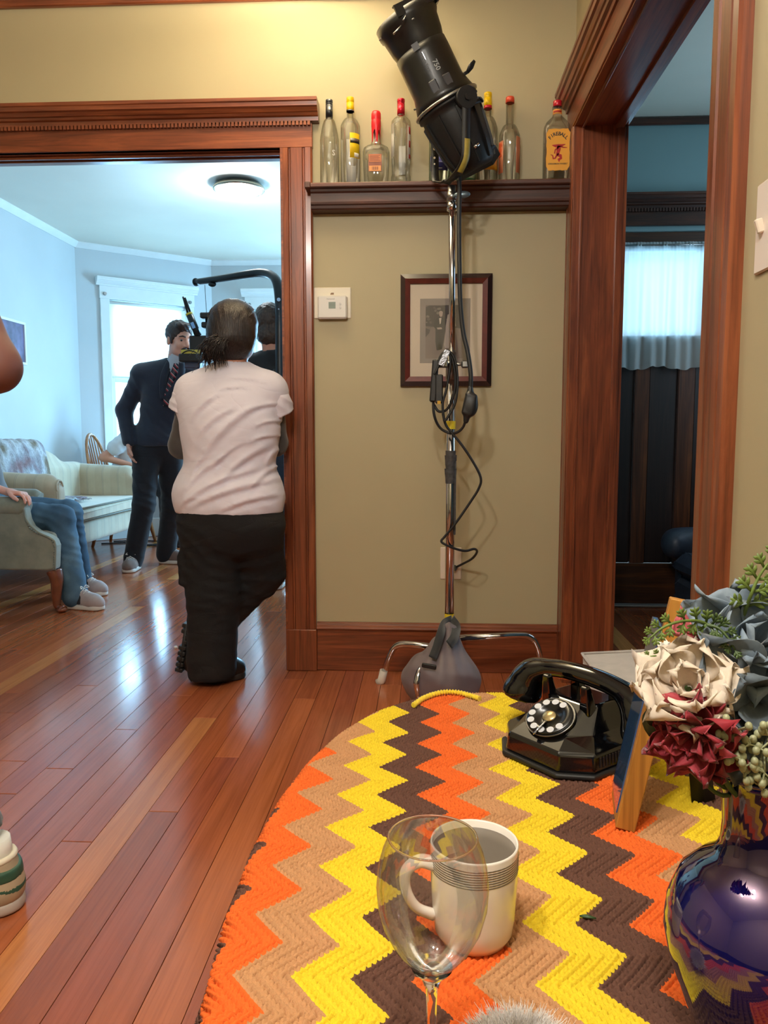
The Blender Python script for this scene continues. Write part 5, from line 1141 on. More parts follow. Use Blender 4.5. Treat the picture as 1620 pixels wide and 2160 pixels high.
q = MB(); P = spline([hb_ + hd * 0.040 + Vector((0, 0, 0.079)), hb_ + hd * 0.055 + Vector((0, 0, 0.083)), hb_ + hd * 0.068 + Vector((0, 0, 0.074)), hb_ + hd * 0.068 + Vector((0, 0, 0.055)), hb_ + hd * 0.058 + Vector((0, 0, 0.036)), hb_ + hd * 0.040 + Vector((0, 0, 0.026))], 6)
q.tube(P, [0.0075 - 0.0016 * math.sin(math.pi * i / (len(P) - 1)) for i in range(len(P))], 12, flat=0.75); q.build('handle', CER, mg)
# ---- cobalt vase
vx, vy = 0.266, 0.602
vs_ = thing('vase', 'cobalt blue iridescent glass vase holding the artificial flowers', 'vase', (vx, vy, CT))
m = NT('cobalt_lustre_glass'); m.set(Base_Color=c(8, 10, 70), Roughness=0.03, Specular_IOR_Level=0.9, Coat_Weight=1.0, Coat_Roughness=0.02, Thin_Film_Thickness=420.0, Thin_Film_IOR=1.6); COB = m.m
q = MB(); q.lathe([(0.0, 0.001), (0.034, 0.001), (0.038, 0.004), (0.042, 0.012), (0.053, 0.040), (0.064, 0.070), (0.069, 0.095), (0.067, 0.118), (0.058, 0.140), (0.044, 0.154), (0.033, 0.162), (0.0285, 0.172), (0.0275, 0.19), (0.030, 0.215), (0.037, 0.232), (0.040, 0.236), (0.037, 0.235), (0.027, 0.214), (0.0245, 0.19), (0.026, 0.17)], (vx, vy, CT), seg=56); q.build('body', COB, vs_, org=(vx, vy, CT))
# ---- standing frame with a glazed picture, its gold wood edge towards us
fb0 = Vector((0.254, 0.948, CT)); tilt = math.atan2(0.056, 0.298)
FM = Matrix.Translation(fb0) @ RZ(-10.5) @ Matrix.Rotation(tilt, 4, 'Y')          # x: thickness, y: width, z: height
fr = thing('standing_frame', 'gold wood picture frame seen edge on between telephone and vase', 'picture frame', tuple(fb0))
GW = wood('gold_wood', c(196, 142, 66), c(176, 122, 52), c(148, 98, 40), 2, 0.45, 0.6, 0.1)
q = MB(FM); q.box((-0.012, 0.0, 0.0), (0.012, 0.014, 0.302), bev=0.0012); q.build('side_bar', GW, fr)
q = MB(FM); q.box((-0.012, 0.0145, 0.0), (0.012, 0.096, 0.013), bev=0.0012); q.build('bottom_bar', GW, fr)
q = MB(FM); q.box((-0.0135, 0.0145, 0.013), (-0.0065, 0.100, 0.255)); q.build('glazed_picture', plain('blue_reflection_glass', c(52, 84, 128), 0.08, Coat_Weight=0.8), fr)  # blue of the window light reflected in the glass, put into its colour
q = MB(FM); q.box((-0.006, 0.0145, 0.013), (0.006, 0.098, 0.250)); q.build('backing_board', col_mat('frame_back_black', (16, 18, 24), 0.6), fr)
q = MB(); e0 = at(1462, 1500, Y=1.02); e1 = at(1484, 1690, Z=CT); dv = (e1 - e0)
q.tube([e0, e1], [0.013, 0.016], 4, flat=0.25, ref=(1, 0, 0.2)); q.build('easel_leg', col_mat('frame_back_black', (16, 18, 24)), fr)
# ---- grey fabric bin standing on the floor beyond the table
bn0 = at(1278, 1449, Y=1.50); bn1 = at(1362, 1438, Y=1.50)
bn = thing('fabric_bin', 'pale grey fabric bin behind the telephone at the casing', 'bin', ((bn0.x + 0.53) / 2, 1.6, 0))
GF = fabric('grey_canvas', c(168, 160, 152), 0.08, 40, 0.9, 0.4, 500)
q = MB(); zt = bn0.z; q.raw([(bn0.x + 0.02, 1.50, 0.001), (0.535, 1.50, 0.001), (0.535, 1.72, 0.001), (bn0.x + 0.02, 1.72, 0.001), (bn0.x, 1.50, zt), (0.54, 1.50, zt + 0.012), (0.54, 1.73, zt + 0.012), (bn0.x, 1.73, zt)], [(0, 3, 2, 1), (4, 5, 6, 7), (0, 1, 5, 4), (1, 2, 6, 5), (2, 3, 7, 6), (3, 0, 4, 7)]); q.build('body', GF, bn, bevel=0.006)
q = MB(); q.tube([(bn0.x, 1.50, zt), (0.54, 1.50, zt + 0.012), (0.54, 1.73, zt + 0.012), (bn0.x, 1.73, zt)], 0.004, 8, closed=True); q.build('piping', GF, bn)
# ---- white fluffy thing at the near end
fx, fy, fz = 0.076, 0.572, CT
fl_ = MB(); frn = random.Random(2)
fl_.ball((fx, fy, fz + 0.014), (0.040, 0.026, 0.014), 20, 10); ff = fl_.build('fur_trim', plain('white_fur_base', c(214, 206, 200), 0.9)); tag(ff, 'tuft of white fluffy fur at the near edge of the zigzag blanket', 'fur')
q = MB()
for i in range(2600):
    a = frn.uniform(0, 2 * math.pi); b = frn.uniform(0.0, 1.0) ** 0.7 * math.pi / 2; d = Vector((math.cos(a) * math.cos(b), math.sin(a) * math.cos(b), math.sin(b)))
    p = Vector((fx + d.x * 0.040, fy + d.y * 0.026, fz + 0.014 + d.z * 0.014)); j = Vector((frn.uniform(-1, 1), frn.uniform(-1, 1), frn.uniform(-0.6, 1))) * 0.6
    e = p + (d + j) * frn.uniform(0.005, 0.012); md = p.lerp(e, 0.5) + Vector((frn.uniform(-1, 1), frn.uniform(-1, 1), 0)) * 0.002
    q.tube([p, md, e], [0.00035, 0.0003, 0.0001], 3, cap=False)
fo_ = q.build('fur', plain('white_fur', c(226, 220, 216), 0.8), ff); fo_['kind'] = 'stuff'
# ================================================================== ARTIFICIAL FLOWERS IN THE VASE
FG = 'artificial flowers in the cobalt vase'
def petal_mesh(L, W, cup, curl, ruf, seed, tip=0.35, nu=9, nv=6):
    """x across, y along, z up; narrow at the base, broad then rounded"""
    pr = random.Random(seed); ph = pr.uniform(0, 6); vs = []; fs = []
    for j in range(nu + 1):
        v = j / nu; wv = W * (math.sin(math.pi * min(1.0, (v * 0.93 + 0.07)) ** (1.0 + tip)) ** 0.75 * 0.95 + 0.10 * (1 - v))
        if j == nu: wv *= 0.80
        for i in range(nv + 1):
            u = i / nv * 2 - 1
            z = cup * (u * u) * wv * 1.2 + curl * L * v * v + ruf * math.sin(u * 4 + ph) * v * v + ruf * 0.5 * math.sin(u * 9 + ph * 2) * v ** 3
            vs.append((u * wv, L * v * (1 - 0.20 * u * u * v * v), z))
    for j in range(nu):
        for i in range(nv): a = j * (nv + 1) + i; fs.append((a, a + 1, a + nv + 2, a + nv + 1))
    return vs, fs
def petal_mat(name, base, edge):
    m = NT(name); n = m.noise(m.coord('Object'), 45, 4); v = m.coord('Object', (300, 30, 300)); n2 = m.noise(v, 1, 2)
    col = m.mix(0.5, m.ramp(n, [(0.3, base), (0.7, edge)]), m.ramp(n2, [(0.3, (0.85, 0.85, 0.85, 1)), (0.6, (1, 1, 1, 1))]), 'MULTIPLY')
    m.set(Base_Color=col, Roughness=0.7, Sheen_Weight=0.2)
    tr = m.n('ShaderNodeBsdfTranslucent'); m.l(col, tr.inputs[0]); mx = m.n('ShaderNodeMixShader'); mx.inputs[0].default_value = 0.25
    m.l(m.b.outputs[0], mx.inputs[1]); m.l(tr.outputs[0], mx.inputs[2]); m.l(mx.outputs[0], m.out.inputs[0]); return m.m
STEM = plain('stem_green', c(70, 92, 40), 0.6, var=0.2)
vmouth = Vector((vx, vy, CT + 0.20))
def stem_to(head, par, r=0.0022, k=0.0):
    q = MB(); mid = head.lerp(vmouth, 0.55) + Vector((0, 0, -0.01)); q.tube(spline([head, mid, vmouth + Vector((k, k * 0.5, 0.0)), vmouth + Vector((-k, 0, -0.16))], 6), r, 6); return q.build('stem', STEM, par)
def flower(name, label, cat, head, face, layers, mat, seed, k=0.0, alt=None):
    t = thing(name, label, cat, tuple(head), FG); face = Vector(face).normalized(); pr = random.Random(seed)
    Q = Vector((0, 0, 1)).rotation_difference(face).to_matrix().to_4x4(); i = 0
    for (n, L, W, open_, cup, curl, ruf) in layers:
        off = pr.uniform(0, 6)
        for p in range(n):
            a = off + 2 * math.pi * p / n + pr.uniform(-0.15, 0.15); i += 1; op = open_ + pr.uniform(-9, 9); sc_ = pr.uniform(0.85, 1.12)
            vs, fs = petal_mesh(L * sc_, W * sc_, cup, curl + pr.uniform(-0.08, 0.08), ruf, seed * 100 + i)
            mt = Matrix.Translation(head) @ Q @ Matrix.Rotation(a, 4, 'Z') @ Matrix.Translation((0, 0.003, 0)) @ Matrix.Rotation(R(90 - op), 4, 'X')
            q = MB(mt); q.raw(vs, fs, True); q.build('petal', alt if (alt and p % 3 == 1) else mat, t, org=tuple(head), solid=0.0007)
    stem_to(Vector(head), t, k=k); return t
CREAM = petal_mat('cream_petal', c(226, 208, 188), c(238, 224, 206)); BURG = petal_mat('burgundy_petal', c(122, 12, 26), c(160, 26, 44)); BLUG = petal_mat('dusty_blue_petal', c(112, 130, 148), c(150, 164, 176)); PINK = petal_mat('pink_edge_petal', c(196, 92, 100), c(206, 120, 116)); BLUD = petal_mat('slate_blue_petal', c(72, 84, 94), c(112, 124, 134)); ROSE = petal_mat('rose_petal', c(150, 24, 42), c(186, 70, 80))
F = lambda x, y, Y: at(x, y, Y=Y)
flower('peony', 'cream white artificial peony leaning left out of the vase', 'flower', F(1452, 1452, 0.572), (-0.28, -0.70, 0.66),
       [(8, 0.040, 0.020, 80, 0.22, 0.08, 0.007), (7, 0.034, 0.016, 58, 0.35, 0.12, 0.006), (5, 0.025, 0.012, 32, 0.5, 0.10, 0.003)], CREAM, 3, -0.006)
flower('dahlia', 'burgundy red artificial flower drooping over the vase rim', 'flower', F(1468, 1550, 0.556), (-0.42, -0.76, -0.10),
       [(9, 0.036, 0.012, 88, 0.25, 0.00, 0.006), (9, 0.033, 0.010, 70, 0.35, 0.08, 0.005), (8, 0.028, 0.0085, 48, 0.5, 0.12, 0.004), (6, 0.021, 0.006, 26, 0.5, 0.05, 0.002)], BURG, 5, -0.010, ROSE)
flower('hydrangea', 'large dusty blue artificial flower at the right top of the bouquet', 'flower', F(1592, 1362, 0.600), (-0.15, -0.72, 0.55),
       [(7, 0.056, 0.026, 76, 0.35, 0.10, 0.006), (6, 0.046, 0.022, 50, 0.5, 0.12, 0.005), (5, 0.030, 0.015, 28, 0.5, 0.10, 0.003)], BLUG, 7, 0.006)
flower('lily', 'slate blue artificial flower hanging in front between cream and blue blooms', 'flower', F(1592, 1478, 0.572), (-0.10, -0.85, 0.15),
       [(6, 0.056, 0.025, 78, 0.35, -0.05, 0.006), (5, 0.042, 0.018, 46, 0.4, 0.10, 0.004)], BLUD, 9, 0.010)
t = flower('tulip', 'pink tipped artificial bud behind the fern sprig', 'flower', F(1488, 1345, 0.640), (-0.5, -0.5, 0.8), [(5, 0.036, 0.014, 38, 0.5, 0.05, 0.003), (3, 0.026, 0.010, 18, 0.6, 0.0, 0.002)], PINK, 11, 0.0)
DAISY = petal_mat('white_daisy_petal', c(230, 226, 214), c(244, 240, 230))
for i, (x_, y_, Y_, lab) in enumerate(((1410, 1380, 0.62, 'small white filler daisy left of the cream peony'), (1468, 1378, 0.61, 'small white filler daisy just under the pink bud'))):
    flower('daisy', lab, 'flower', F(x_, y_, Y_), (-0.2, -0.5, 0.85), [(9, 0.011, 0.0022, 60, 0.2, -0.1, 0.0), (7, 0.009, 0.0020, 30, 0.2, 0, 0)], DAISY, 20 + i, -0.004)
# long blue blade petal reaching left
t = thing('blade_leaf', 'long dusty blue blade leaf pointing left at the top of the bouquet', 'leaf', tuple(F(1560, 1330, 0.61)), FG)
a, b = F(1575, 1335, 0.615), F(1458, 1243, 0.60); d = (b - a); vs, fs = petal_mesh(d.length, 0.012, 0.5, 0.04, 0.002, 4, 0.1)
mt = Matrix.Translation(a) @ d.to_track_quat('Y', 'Z').to_matrix().to_4x4(); q = MB(mt); q.raw(vs, fs, True); q.build('blade', BLUG, t, org=tuple(a), solid=0.0008); stem_to(a, t, 0.002, 0.004)
# fern like sprigs: lobed leaflets on a curved stalk
FERN = plain('sprig_green', c(92, 112, 46), 0.5, var=0.25, vscale=120); FERN2 = plain('sprig_dark_green', c(58, 78, 34), 0.5, var=0.25, vscale=120)
def leaflet(q, base, d, nrm, L):
    # a lobed leaflet: stalk and five stubby fingers, each a flat little tube
    d = d.normalized(); sd = d.cross(nrm).normalized()
    for (f, s_, l_) in ((0.0, 0, 1.0), (0.35, 0.85, 0.5), (0.35, -0.85, 0.5), (0.62, 0.7, 0.42), (0.62, -0.7, 0.42)):
        p = base + d * L * f; e = p + (d * (1 if s_ == 0 else 0.75) + sd * s_).normalized() * L * l_
        q.tube([p, p.lerp(e, 0.6), e], [L * 0.07, L * 0.11, L * 0.04], 6, flat=0.22, ref=tuple(sd))
def sprig(label, pts, n, L, mat, nrm=(0, -1, 0.1), taper=0.35):
    P = spline(pts, 8); t = thing('fern_sprig', label, 'sprig', tuple(P[0]), FG); q = MB(); q.tube(P, [0.0016 - 0.0009 * i / len(P) for i in range(len(P))], 6); q.build('stalk', mat, t); N = Vector(nrm)
    for k in range(n):
        u = (k + 0.7) / n; i = int(u * (len(P) - 2)); tt = (P[i + 1] - P[i]).normalized(); sd = tt.cross(N).normalized()
        for s_ in (-1, 1):
            q = MB(); leaflet(q, P[i], tt * 0.55 + sd * s_, N, L * (1 - taper * u)); q.build('leaflet', mat, t)
    q = MB(); leaflet(q, P[-2], P[-1] - P[-3], N, L * 0.7); q.build('leaflet', mat, t); stem_to(P[0], t, 0.0018, 0.003); return t
sprig('light green lobed sprig arching left across the gold frame', [F(1500, 1322, 0.60), F(1470, 1310, 0.59), F(1430, 1312, 0.58), F(1395, 1326, 0.575), F(1372, 1345, 0.57)], 6, 0.013, FERN)
sprig('light green lobed sprig standing up at the top right of the bouquet', [F(1568, 1300, 0.60), F(1583, 1258, 0.59), F(1598, 1222, 0.59), F(1618, 1192, 0.59), F(1640, 1170, 0.59)], 5, 0.017, FERN)
sprig('dark green lobed sprig running down through the bouquet centre', [F(1490, 1318, 0.585), F(1515, 1325, 0.580), F(1535, 1345, 0.575), F(1550, 1370, 0.570)], 5, 0.012, FERN2)
sprig('short green sprig just above the cream peony', [F(1440, 1392, 0.60), F(1415, 1384, 0.595), F(1385, 1384, 0.59), F(1362, 1386, 0.59)], 4, 0.008, FERN)
# two oval leaves at the left
LEAF = plain('dark_oval_leaf', c(40, 54, 30), 0.45, var=0.2, vscale=60)
for lab, b, e, W in (('dark green oval leaf at the left edge of the bouquet', F(1395, 1510, 0.575), F(1362, 1470, 0.565), 0.013), ('larger dark green oval leaf in front of the burgundy flower', F(1388, 1560, 0.570), F(1412, 1475, 0.560), 0.014)):
    t = thing('oval_leaf', lab, 'leaf', tuple(b), FG); d = e - b; vs, fs = petal_mesh(d.length, W, 0.25, 0.0, 0.001, 6, -0.1)
    q = MB(Matrix.Translation(b) @ d.to_track_quat('Y', 'Z').to_matrix().to_4x4() @ RY(115)); q.raw(vs, fs, True); q.build('blade', LEAF, t, org=tuple(b), solid=0.0008); stem_to(b, t, 0.0018, -0.008)
# seeded eucalyptus hanging over the rim
t = thing('seeded_sprig', 'sprig of pale green seed berries hanging over the vase rim', 'sprig', tuple(F(1590, 1560, 0.56)), FG)
pr = random.Random(12); SEED = plain('seed_green', c(148, 150, 116), 0.45, var=0.15, vscale=200); root = F(1600, 1545, 0.565); stem_to(root, t, 0.0018, 0.012)
for gx_, gy_ in ((1530, 1560), (1555, 1540), (1552, 1590), (1580, 1570), (1585, 1610), (1605, 1580), (1612, 1630), (1640, 1600), (1620, 1550), (1570, 1640), (1600, 1655)):
    h = F(gx_, gy_, 0.535); q = MB(); q.tube(spline([root, root.lerp(h, 0.5) + Vector((0, -0.004, 0.004)), h], 4), 0.0009, 5); q.build('twig', SEED, t)
    for k in range(5):
        e = h + Vector((pr.uniform(-1, 1), pr.uniform(-0.7, 0.7), pr.uniform(-1, 1))) * 0.0072; q = MB(); q.tube([h, e], 0.0008, 4, cap=False); q.ball(e, (0.0027, 0.0027, 0.0032), 10, 6); q.build('seed', SEED, t)
# ================================================================== FAR ROOM FURNITURE
def velvet(name, a, b, vs=9):
    m = NT(name); n = m.noise(m.coord('Object'), vs, 4, 0.6); v = m.coord('Object', (1, 40, 1)); 
    m.set(Base_Color=m.ramp(n, [(0.3, a), (0.7, b)]), Roughness=0.75, Sheen_Weight=0.5, Sheen_Roughness=0.4); m.bump(m.noise(m.coord('Object'), 220, 2), 0.25, 0.002); return m.m
SAGE = velvet('sage_velvet', c(112, 112, 98), c(140, 138, 120)); 
def striped(name, axis):
    m = NT(name); v = m.coord('Object'); sep = m.n('ShaderNodeSeparateXYZ'); m.l(v, sep.inputs[0]); s_ = m.math('FRACT', m.math('MULTIPLY', sep.outputs[axis], 7.5))
    st_ = m.ramp(s_, [(0.0, c(190, 176, 150)), (0.44, c(190, 176, 150)), (0.47, c(164, 152, 130)), (0.5, c(204, 194, 172)), (0.53, c(164, 152, 130)), (0.56, c(196, 184, 158))])
    n = m.noise(v, 12, 4); m.set(Base_Color=m.mix(0.5, st_, m.ramp(n, [(0.3, (0.8, 0.8, 0.8, 1)), (0.7, (1.05, 1.05, 1.05, 1))]), 'MULTIPLY'), Roughness=0.75, Sheen_Weight=0.4)
    m.bump(m.noise(v, 220, 2), 0.2, 0.002); return m.m
STRY = striped('cream_striped_velvet', 1); STRX = striped('cream_striped_velvet_across', 0)
CHERRY = plain('cabriole_wood', c(118, 62, 36), 0.3, var=0.25, vscale=20, Coat_Weight=0.3)
def sdf_part(name, lo, hi, vox, fn, mat, par, sm=3, label=None):
    s = SDF(lo, hi, vox); fn(s); return s.build(name, mat, par, smooth=sm, label=label)
def cabriole(x, y, dx, dy, par, h=0.235, mat=None):
    P = spline([(x, y, h), (x + dx * 0.018, y + dy * 0.018, h * 0.78), (x + dx * 0.010, y + dy * 0.010, h * 0.45), (x + dx * 0.012, y + dy * 0.012, h * 0.15), (x + dx * 0.042, y + dy * 0.042, 0.022), (x + dx * 0.058, y + dy * 0.058, 0.012)], 5); n = len(P)
    r_ = [0.044 - 0.026 * min(1, i / (n - 1) * 1.5) + (0.010 if i > n - 6 else 0) for i in range(n)]
    q = MB(); q.tube(P, r_, 12); q.ball((x + dx * 0.050, y + dy * 0.050, 0.016), (0.030, 0.030, 0.016), 12, 8); q.build('leg', mat or CHERRY, par)
# near armchair, facing the room's middle (+X)
ax0, ax1, ay0, ay1 = -2.86, -2.045, 4.17, 4.86
ac = thing('armchair', 'sage velvet armchair with nailhead trim and cabriole legs, nearest on the left', 'armchair', (-2.45, 4.55, 0))
FARX = -0.24      # the chair stands turned a little, so its far arm ends farther back
def arm_panel(y0, y1, sx=0.0):
    q = MB(); pol = [(0.245, -2.86), (0.245, -2.10), (0.252, -2.050), (0.385, -2.040), (0.420, -2.052), (0.440, -2.085), (0.460, -2.140), (0.490, -2.180), (0.530, -2.200), (0.590, -2.210), (0.620, -2.23), (0.630, -2.30), (0.640, -2.86)]
    q.prism([(a, b + sx) for a, b in pol], 1, y0, y1); return q.build('arm', SAGE, ac, bevel=0.012, seg=3)
for y0, y1, sx in ((ay0, ay0 + 0.07, 0.0), (ay1 - 0.09, ay1, FARX)):
    arm_panel(y0, y1, sx)
    q = MB(); q.tube([(-2.86 + sx, (y0 + y1) / 2 + 0.01, 0.610), (-2.24 + sx, (y0 + y1) / 2 + 0.01, 0.595), (-2.215 + sx, (y0 + y1) / 2 + 0.01, 0.585)], [0.058, 0.058, 0.047], 18); q.build('arm_roll', SAGE, ac)
def nails(pts, y, par, r=0.0055):
    P = [Vector((x, y, z)) for x, z in pts]; q = MB(); acc = 0.0; step = 0.014
    for i in range(len(P) - 1):
        L = (P[i + 1] - P[i]).length; d_ = acc
        while d_ < L: q.ball(P[i].lerp(P[i + 1], d_ / L), (r, r * 0.6, r), 6, 4); d_ += step
        acc = d_ - L
    o = q.build('nailhead', plain('nailhead_metal', c(150, 148, 130), 0.35, 0.7) if 'nailhead_metal' not in bpy.data.materials else bpy.data.materials['nailhead_metal'], par); o['kind'] = 'stuff'
nails([(-2.058, 0.255), (-2.048, 0.385), (-2.06, 0.415), (-2.092, 0.435), (-2.146, 0.454), (-2.186, 0.484), (-2.207, 0.528), (-2.217, 0.588)], ay0 - 0.001, ac)
q = MB(); q.tube(spline([(-2.05, ay0 - 0.004, 0.25), (-2.042, ay0 - 0.004, 0.385), (-2.06, ay0 - 0.004, 0.424), (-2.14, ay0 - 0.004, 0.464), (-2.20, ay0 - 0.004, 0.53), (-2.212, ay0 - 0.004, 0.59)], 6), 0.006, 8); q.build('welt', SAGE, ac)
q = MB(); q.prism([(ax0 + 0.1, ay0 + 0.075), (-2.06, ay0 + 0.075), (-2.29, ay1 - 0.095), (ax0 + 0.1, ay1 - 0.095)], 2, 0.245, 0.345); q.build('seat_frame', SAGE, ac, bevel=0.012)
q = MB(); q.prism([(ax0 + 0.12, ay0 + 0.08), (-2.07, ay0 + 0.08), (-2.30, ay1 - 0.10), (ax0 + 0.12, ay1 - 0.10)], 2, 0.346, 0.445); q.build('seat_cushion', SAGE, ac, bevel=0.03, seg=3)
q = MB(); q.box((ax0 - 0.06, ay0 + 0.02, 0.245), (ax0 + 0.095, ay1 - 0.02, 0.98), bev=0.03); q.build('backrest', SAGE, ac, bevel=0.02, seg=3)
cabriole(-2.085, ay0 + 0.06, 0.85, -0.3, ac); cabriole(-2.33, ay1 - 0.06, 0.85, 0.3, ac)
for y in (ay0 + 0.06, ay1 - 0.06): q = MB(); q.tube([(ax0, y, 0.245), (ax0 - 0.05, y, 0.0)], [0.026, 0.018], 10); q.build('leg', CHERRY, ac)
# sofa along the left wall
so = thing('sofa', 'pale striped camelback sofa along the far left wall', 'sofa', (-2.78, 5.85, 0))
sx0, sx1, sy0, sy1 = -3.12, -2.43, 5.05, 6.60
sdf_part('backrest', (sx0 - 0.05, sy0 - 0.05, 0.2), (sx0 + 0.3, sy1 + 0.05, 1.02), 0.015, lambda s: [s.box((sx0 + 0.10, (sy0 + sy1) / 2, 0.50), (0.095, (sy1 - sy0) / 2 - 0.02, 0.27), 0.06, k=0), s.ell((sx0 + 0.09, (sy0 + sy1) / 2 - 0.15, 0.76), (0.085, 0.62, 0.15), k=0.05)], STRY, so)
for k, (y0, sgn_) in enumerate(((sy0, 1), (sy1, -1))):
    def fa(s, y0=y0, sgn_=sgn_):
        yc = y0 + sgn_ * 0.085
        s.box(((sx0 + sx1) / 2 + 0.02, yc, 0.43), ((sx1 - sx0) / 2 - 0.04, 0.060, 0.22), 0.03, k=0)
        s.cone((sx0 + 0.06, yc - sgn_ * 0.02, 0.68), (sx1 - 0.12, yc - sgn_ * 0.02, 0.645), 0.082, 0.085, k=0.02); s.cone((sx1 - 0.12, yc - sgn_ * 0.02, 0.645), (sx1 - 0.11, yc, 0.5), 0.085, 0.055, k=0.03)
    sdf_part('arm', (sx0 - 0.03, min(y0, y0 + sgn_ * 0.2) - 0.06, 0.18), (sx1 + 0.05, max(y0, y0 + sgn_ * 0.2) + 0.06, 0.80), 0.011, fa, STRX, so)
    q = MB(); yc = y0 + sgn_ * 0.065; xx = sx1 - 0.034
    q.tube([(xx, yc + 0.052 * math.cos(a) * (1 - a / 14), 0.645 + 0.052 * math.sin(a) * (1 - a / 14)) for a in [i * 0.35 for i in range(30)]], 0.008, 6); q.build('scroll', STRX, so)
q = MB(); q.box((sx0 + 0.18, sy0 + 0.16, 0.385), (sx1 + 0.035, sy1 - 0.13, 0.485), bev=0.03); q.build('seat_cushion', STRY, so, bevel=0.012, seg=3)
q = MB(); q.tube([(sx1 + 0.034, sy0 + 0.17, 0.480), (sx1 + 0.034, sy1 - 0.14, 0.480), (sx0 + 0.2, sy1 - 0.14, 0.484)], 0.006, 6); q.tube([(sx1 + 0.034, sy0 + 0.17, 0.392), (sx1 + 0.034, sy1 - 0.14, 0.392)], 0.006, 6); q.build('cushion_welt', plain('welt_grey', c(120, 124, 116), 0.8), so)
sdf_part('apron', (sx0, sy0, 0.15), (sx1 + 0.08, sy1 + 0.02, 0.42), 0.013, lambda s: [s.box(((sx0 + sx1) / 2, (sy0 + sy1) / 2, 0.30), ((sx1 - sx0) / 2, (sy1 - sy0) / 2 - 0.01, 0.088), 0.03, k=0)], STRY, so)
cabriole(sx1 - 0.06, sy1 - 0.08, 0.7, 0.2, so, 0.23, plain('dark_cabriole', c(70, 38, 28), 0.35)); cabriole(sx1 - 0.06, sy0 + 0.08, 0.7, -0.2, so, 0.23, bpy.data.materials['dark_cabriole'])
for y in (sy0 + 0.08, sy1 - 0.08): q = MB(); q.tube([(sx0 + 0.06, y, 0.23), (sx0 + 0.03, y, 0.0)], [0.026, 0.018], 10); q.build('leg', bpy.data.materials['dark_cabriole'], so)
# throw on the sofa back
nu, nv = 46, 70; vs = []; thr = random.Random(8)
path = spline([(sx0 + 0.02, 0, 0.60), (sx0 + 0.03, 0, 0.87), (sx0 + 0.10, 0, 0.935), (sx0 + 0.185, 0, 0.90), (sx0 + 0.235, 0, 0.66), (sx0 + 0.28, 0, 0.515), (sx0 + 0.38, 0, 0.500), (sx0 + 0.50, 0, 0.498)], 10)
for i, p in enumerate(path):
    for j in range(nv + 1):
        u = j / nv; yy = 5.14 + u * 0.66 + 0.10 * (i / len(path)) * (u - 0.2); f = 0.010 * math.sin(u * 26 + i * 0.15) + 0.006 * math.sin(u * 61 - i * 0.3)
        drop = -0.05 * max(0, u - 0.55) ** 1.0 * (1 if 18 < i < 34 else 0.3)
        vs.append((p.x + 0.012 + f * 0.5, yy, p.z + 0.012 + abs(f) + drop * 0.3))
fs = [(i * (nv + 1) + j, i * (nv + 1) + j + 1, (i + 1) * (nv + 1) + j + 1, (i + 1) * (nv + 1) + j) for i in range(len(path) - 1) for j in range(nv)]
m = NT('knit_throw'); v = m.coord('Object'); n1 = m.noise(v, 5, 3); n2 = m.noise(m.coord('Object', (30, 160, 60)), 1.0, 4, 0.7)
m.set(Base_Color=m.mix(0.6, m.ramp(n1, [(0.32, c(150, 116, 118)), (0.45, c(170, 168, 176)), (0.55, c(206, 208, 212)), (0.68, c(140, 126, 108))]), m.ramp(n2, [(0.35, (0.45, 0.42, 0.40, 1)), (0.6, (1.1, 1.1, 1.1, 1))]), 'MULTIPLY'), Roughness=0.95); m.bump(n2, 0.9, 0.01)
q = MB(); q.raw(vs, fs, True); tw = q.build('throw_blanket', m.m, solid=0.012); tag(tw, 'mottled grey and mauve fringed throw draped over the sofa back and seat', 'blanket')
q = MB(); e = path[-1]
for j in range(40): yy = 5.16 + j * 0.0185; q.tube([(e.x + 0.01, yy, e.z + 0.010), (e.x + 0.035, yy + 0.004, e.z + 0.010), (e.x + 0.05 + thr.uniform(-0.01, 0.01), yy + thr.uniform(-0.01, 0.01), e.z + 0.006)], 0.003, 4)
o = q.build('fringe', m.m, tw); o['kind'] = 'stuff'
# windsor chair
wx, wy = -2.73, 6.90
WCH = wood('honey_wood', c(196, 140, 88), c(176, 118, 70), c(146, 92, 52), 2, 0.35)
wc = thing('windsor_chair', 'honey wood bow back windsor chair in front of the bay window', 'chair', (wx, wy, 0))
q = MB(); q.lathe([(0.0, 0.425), (0.20, 0.425), (0.225, 0.435), (0.225, 0.448), (0.20, 0.455), (0.0, 0.448)], (wx, wy, 0), seg=32, sx=0.95); q.build('seat', WCH, wc)
for sx in (-1, 1):
    for sy in (-1, 1): q = MB(); q.tube([(wx + sx * 0.13, wy + sy * 0.13, 0.43), (wx + sx * 0.17, wy + sy * 0.165, 0.22), (wx + sx * 0.215, wy + sy * 0.20, 0.0)], [0.016, 0.022, 0.013], 12); q.build('leg', WCH, wc)
for sy in (-1, 1): q = MB(); q.tube([(wx - 0.18, wy + sy * 0.175, 0.18), (wx, wy + sy * 0.175, 0.185), (wx + 0.18, wy + sy * 0.175, 0.18)], [0.009, 0.014, 0.009], 10); q.build('stretcher', WCH, wc)
def bow(t): a = math.pi * t; return Vector((wx - 0.175 - 0.11 * math.sin(a), wy - 0.205 * math.cos(a) * (1 + 0.12 * math.sin(a)), 0.45 + 0.55 * math.sin(a) ** 0.8))
q = MB(); q.tube([bow(i / 24) for i in range(25)], 0.014, 10); q.build('bow', WCH, wc)
for k in range(7):
    y = wy + (k - 3) * 0.046; tt = math.acos(max(-1, min(1, -(y - wy) * 1.12 / 0.23))) / math.pi; e = bow(tt); q = MB(); q.tube([(wx - 0.17, wy + (k - 3) * 0.040, 0.445), ((wx - 0.17 + e.x) / 2, (y + e.y) / 2, 0.70), e], [0.006, 0.008, 0.005], 8); q.build('spindle', WCH, wc)
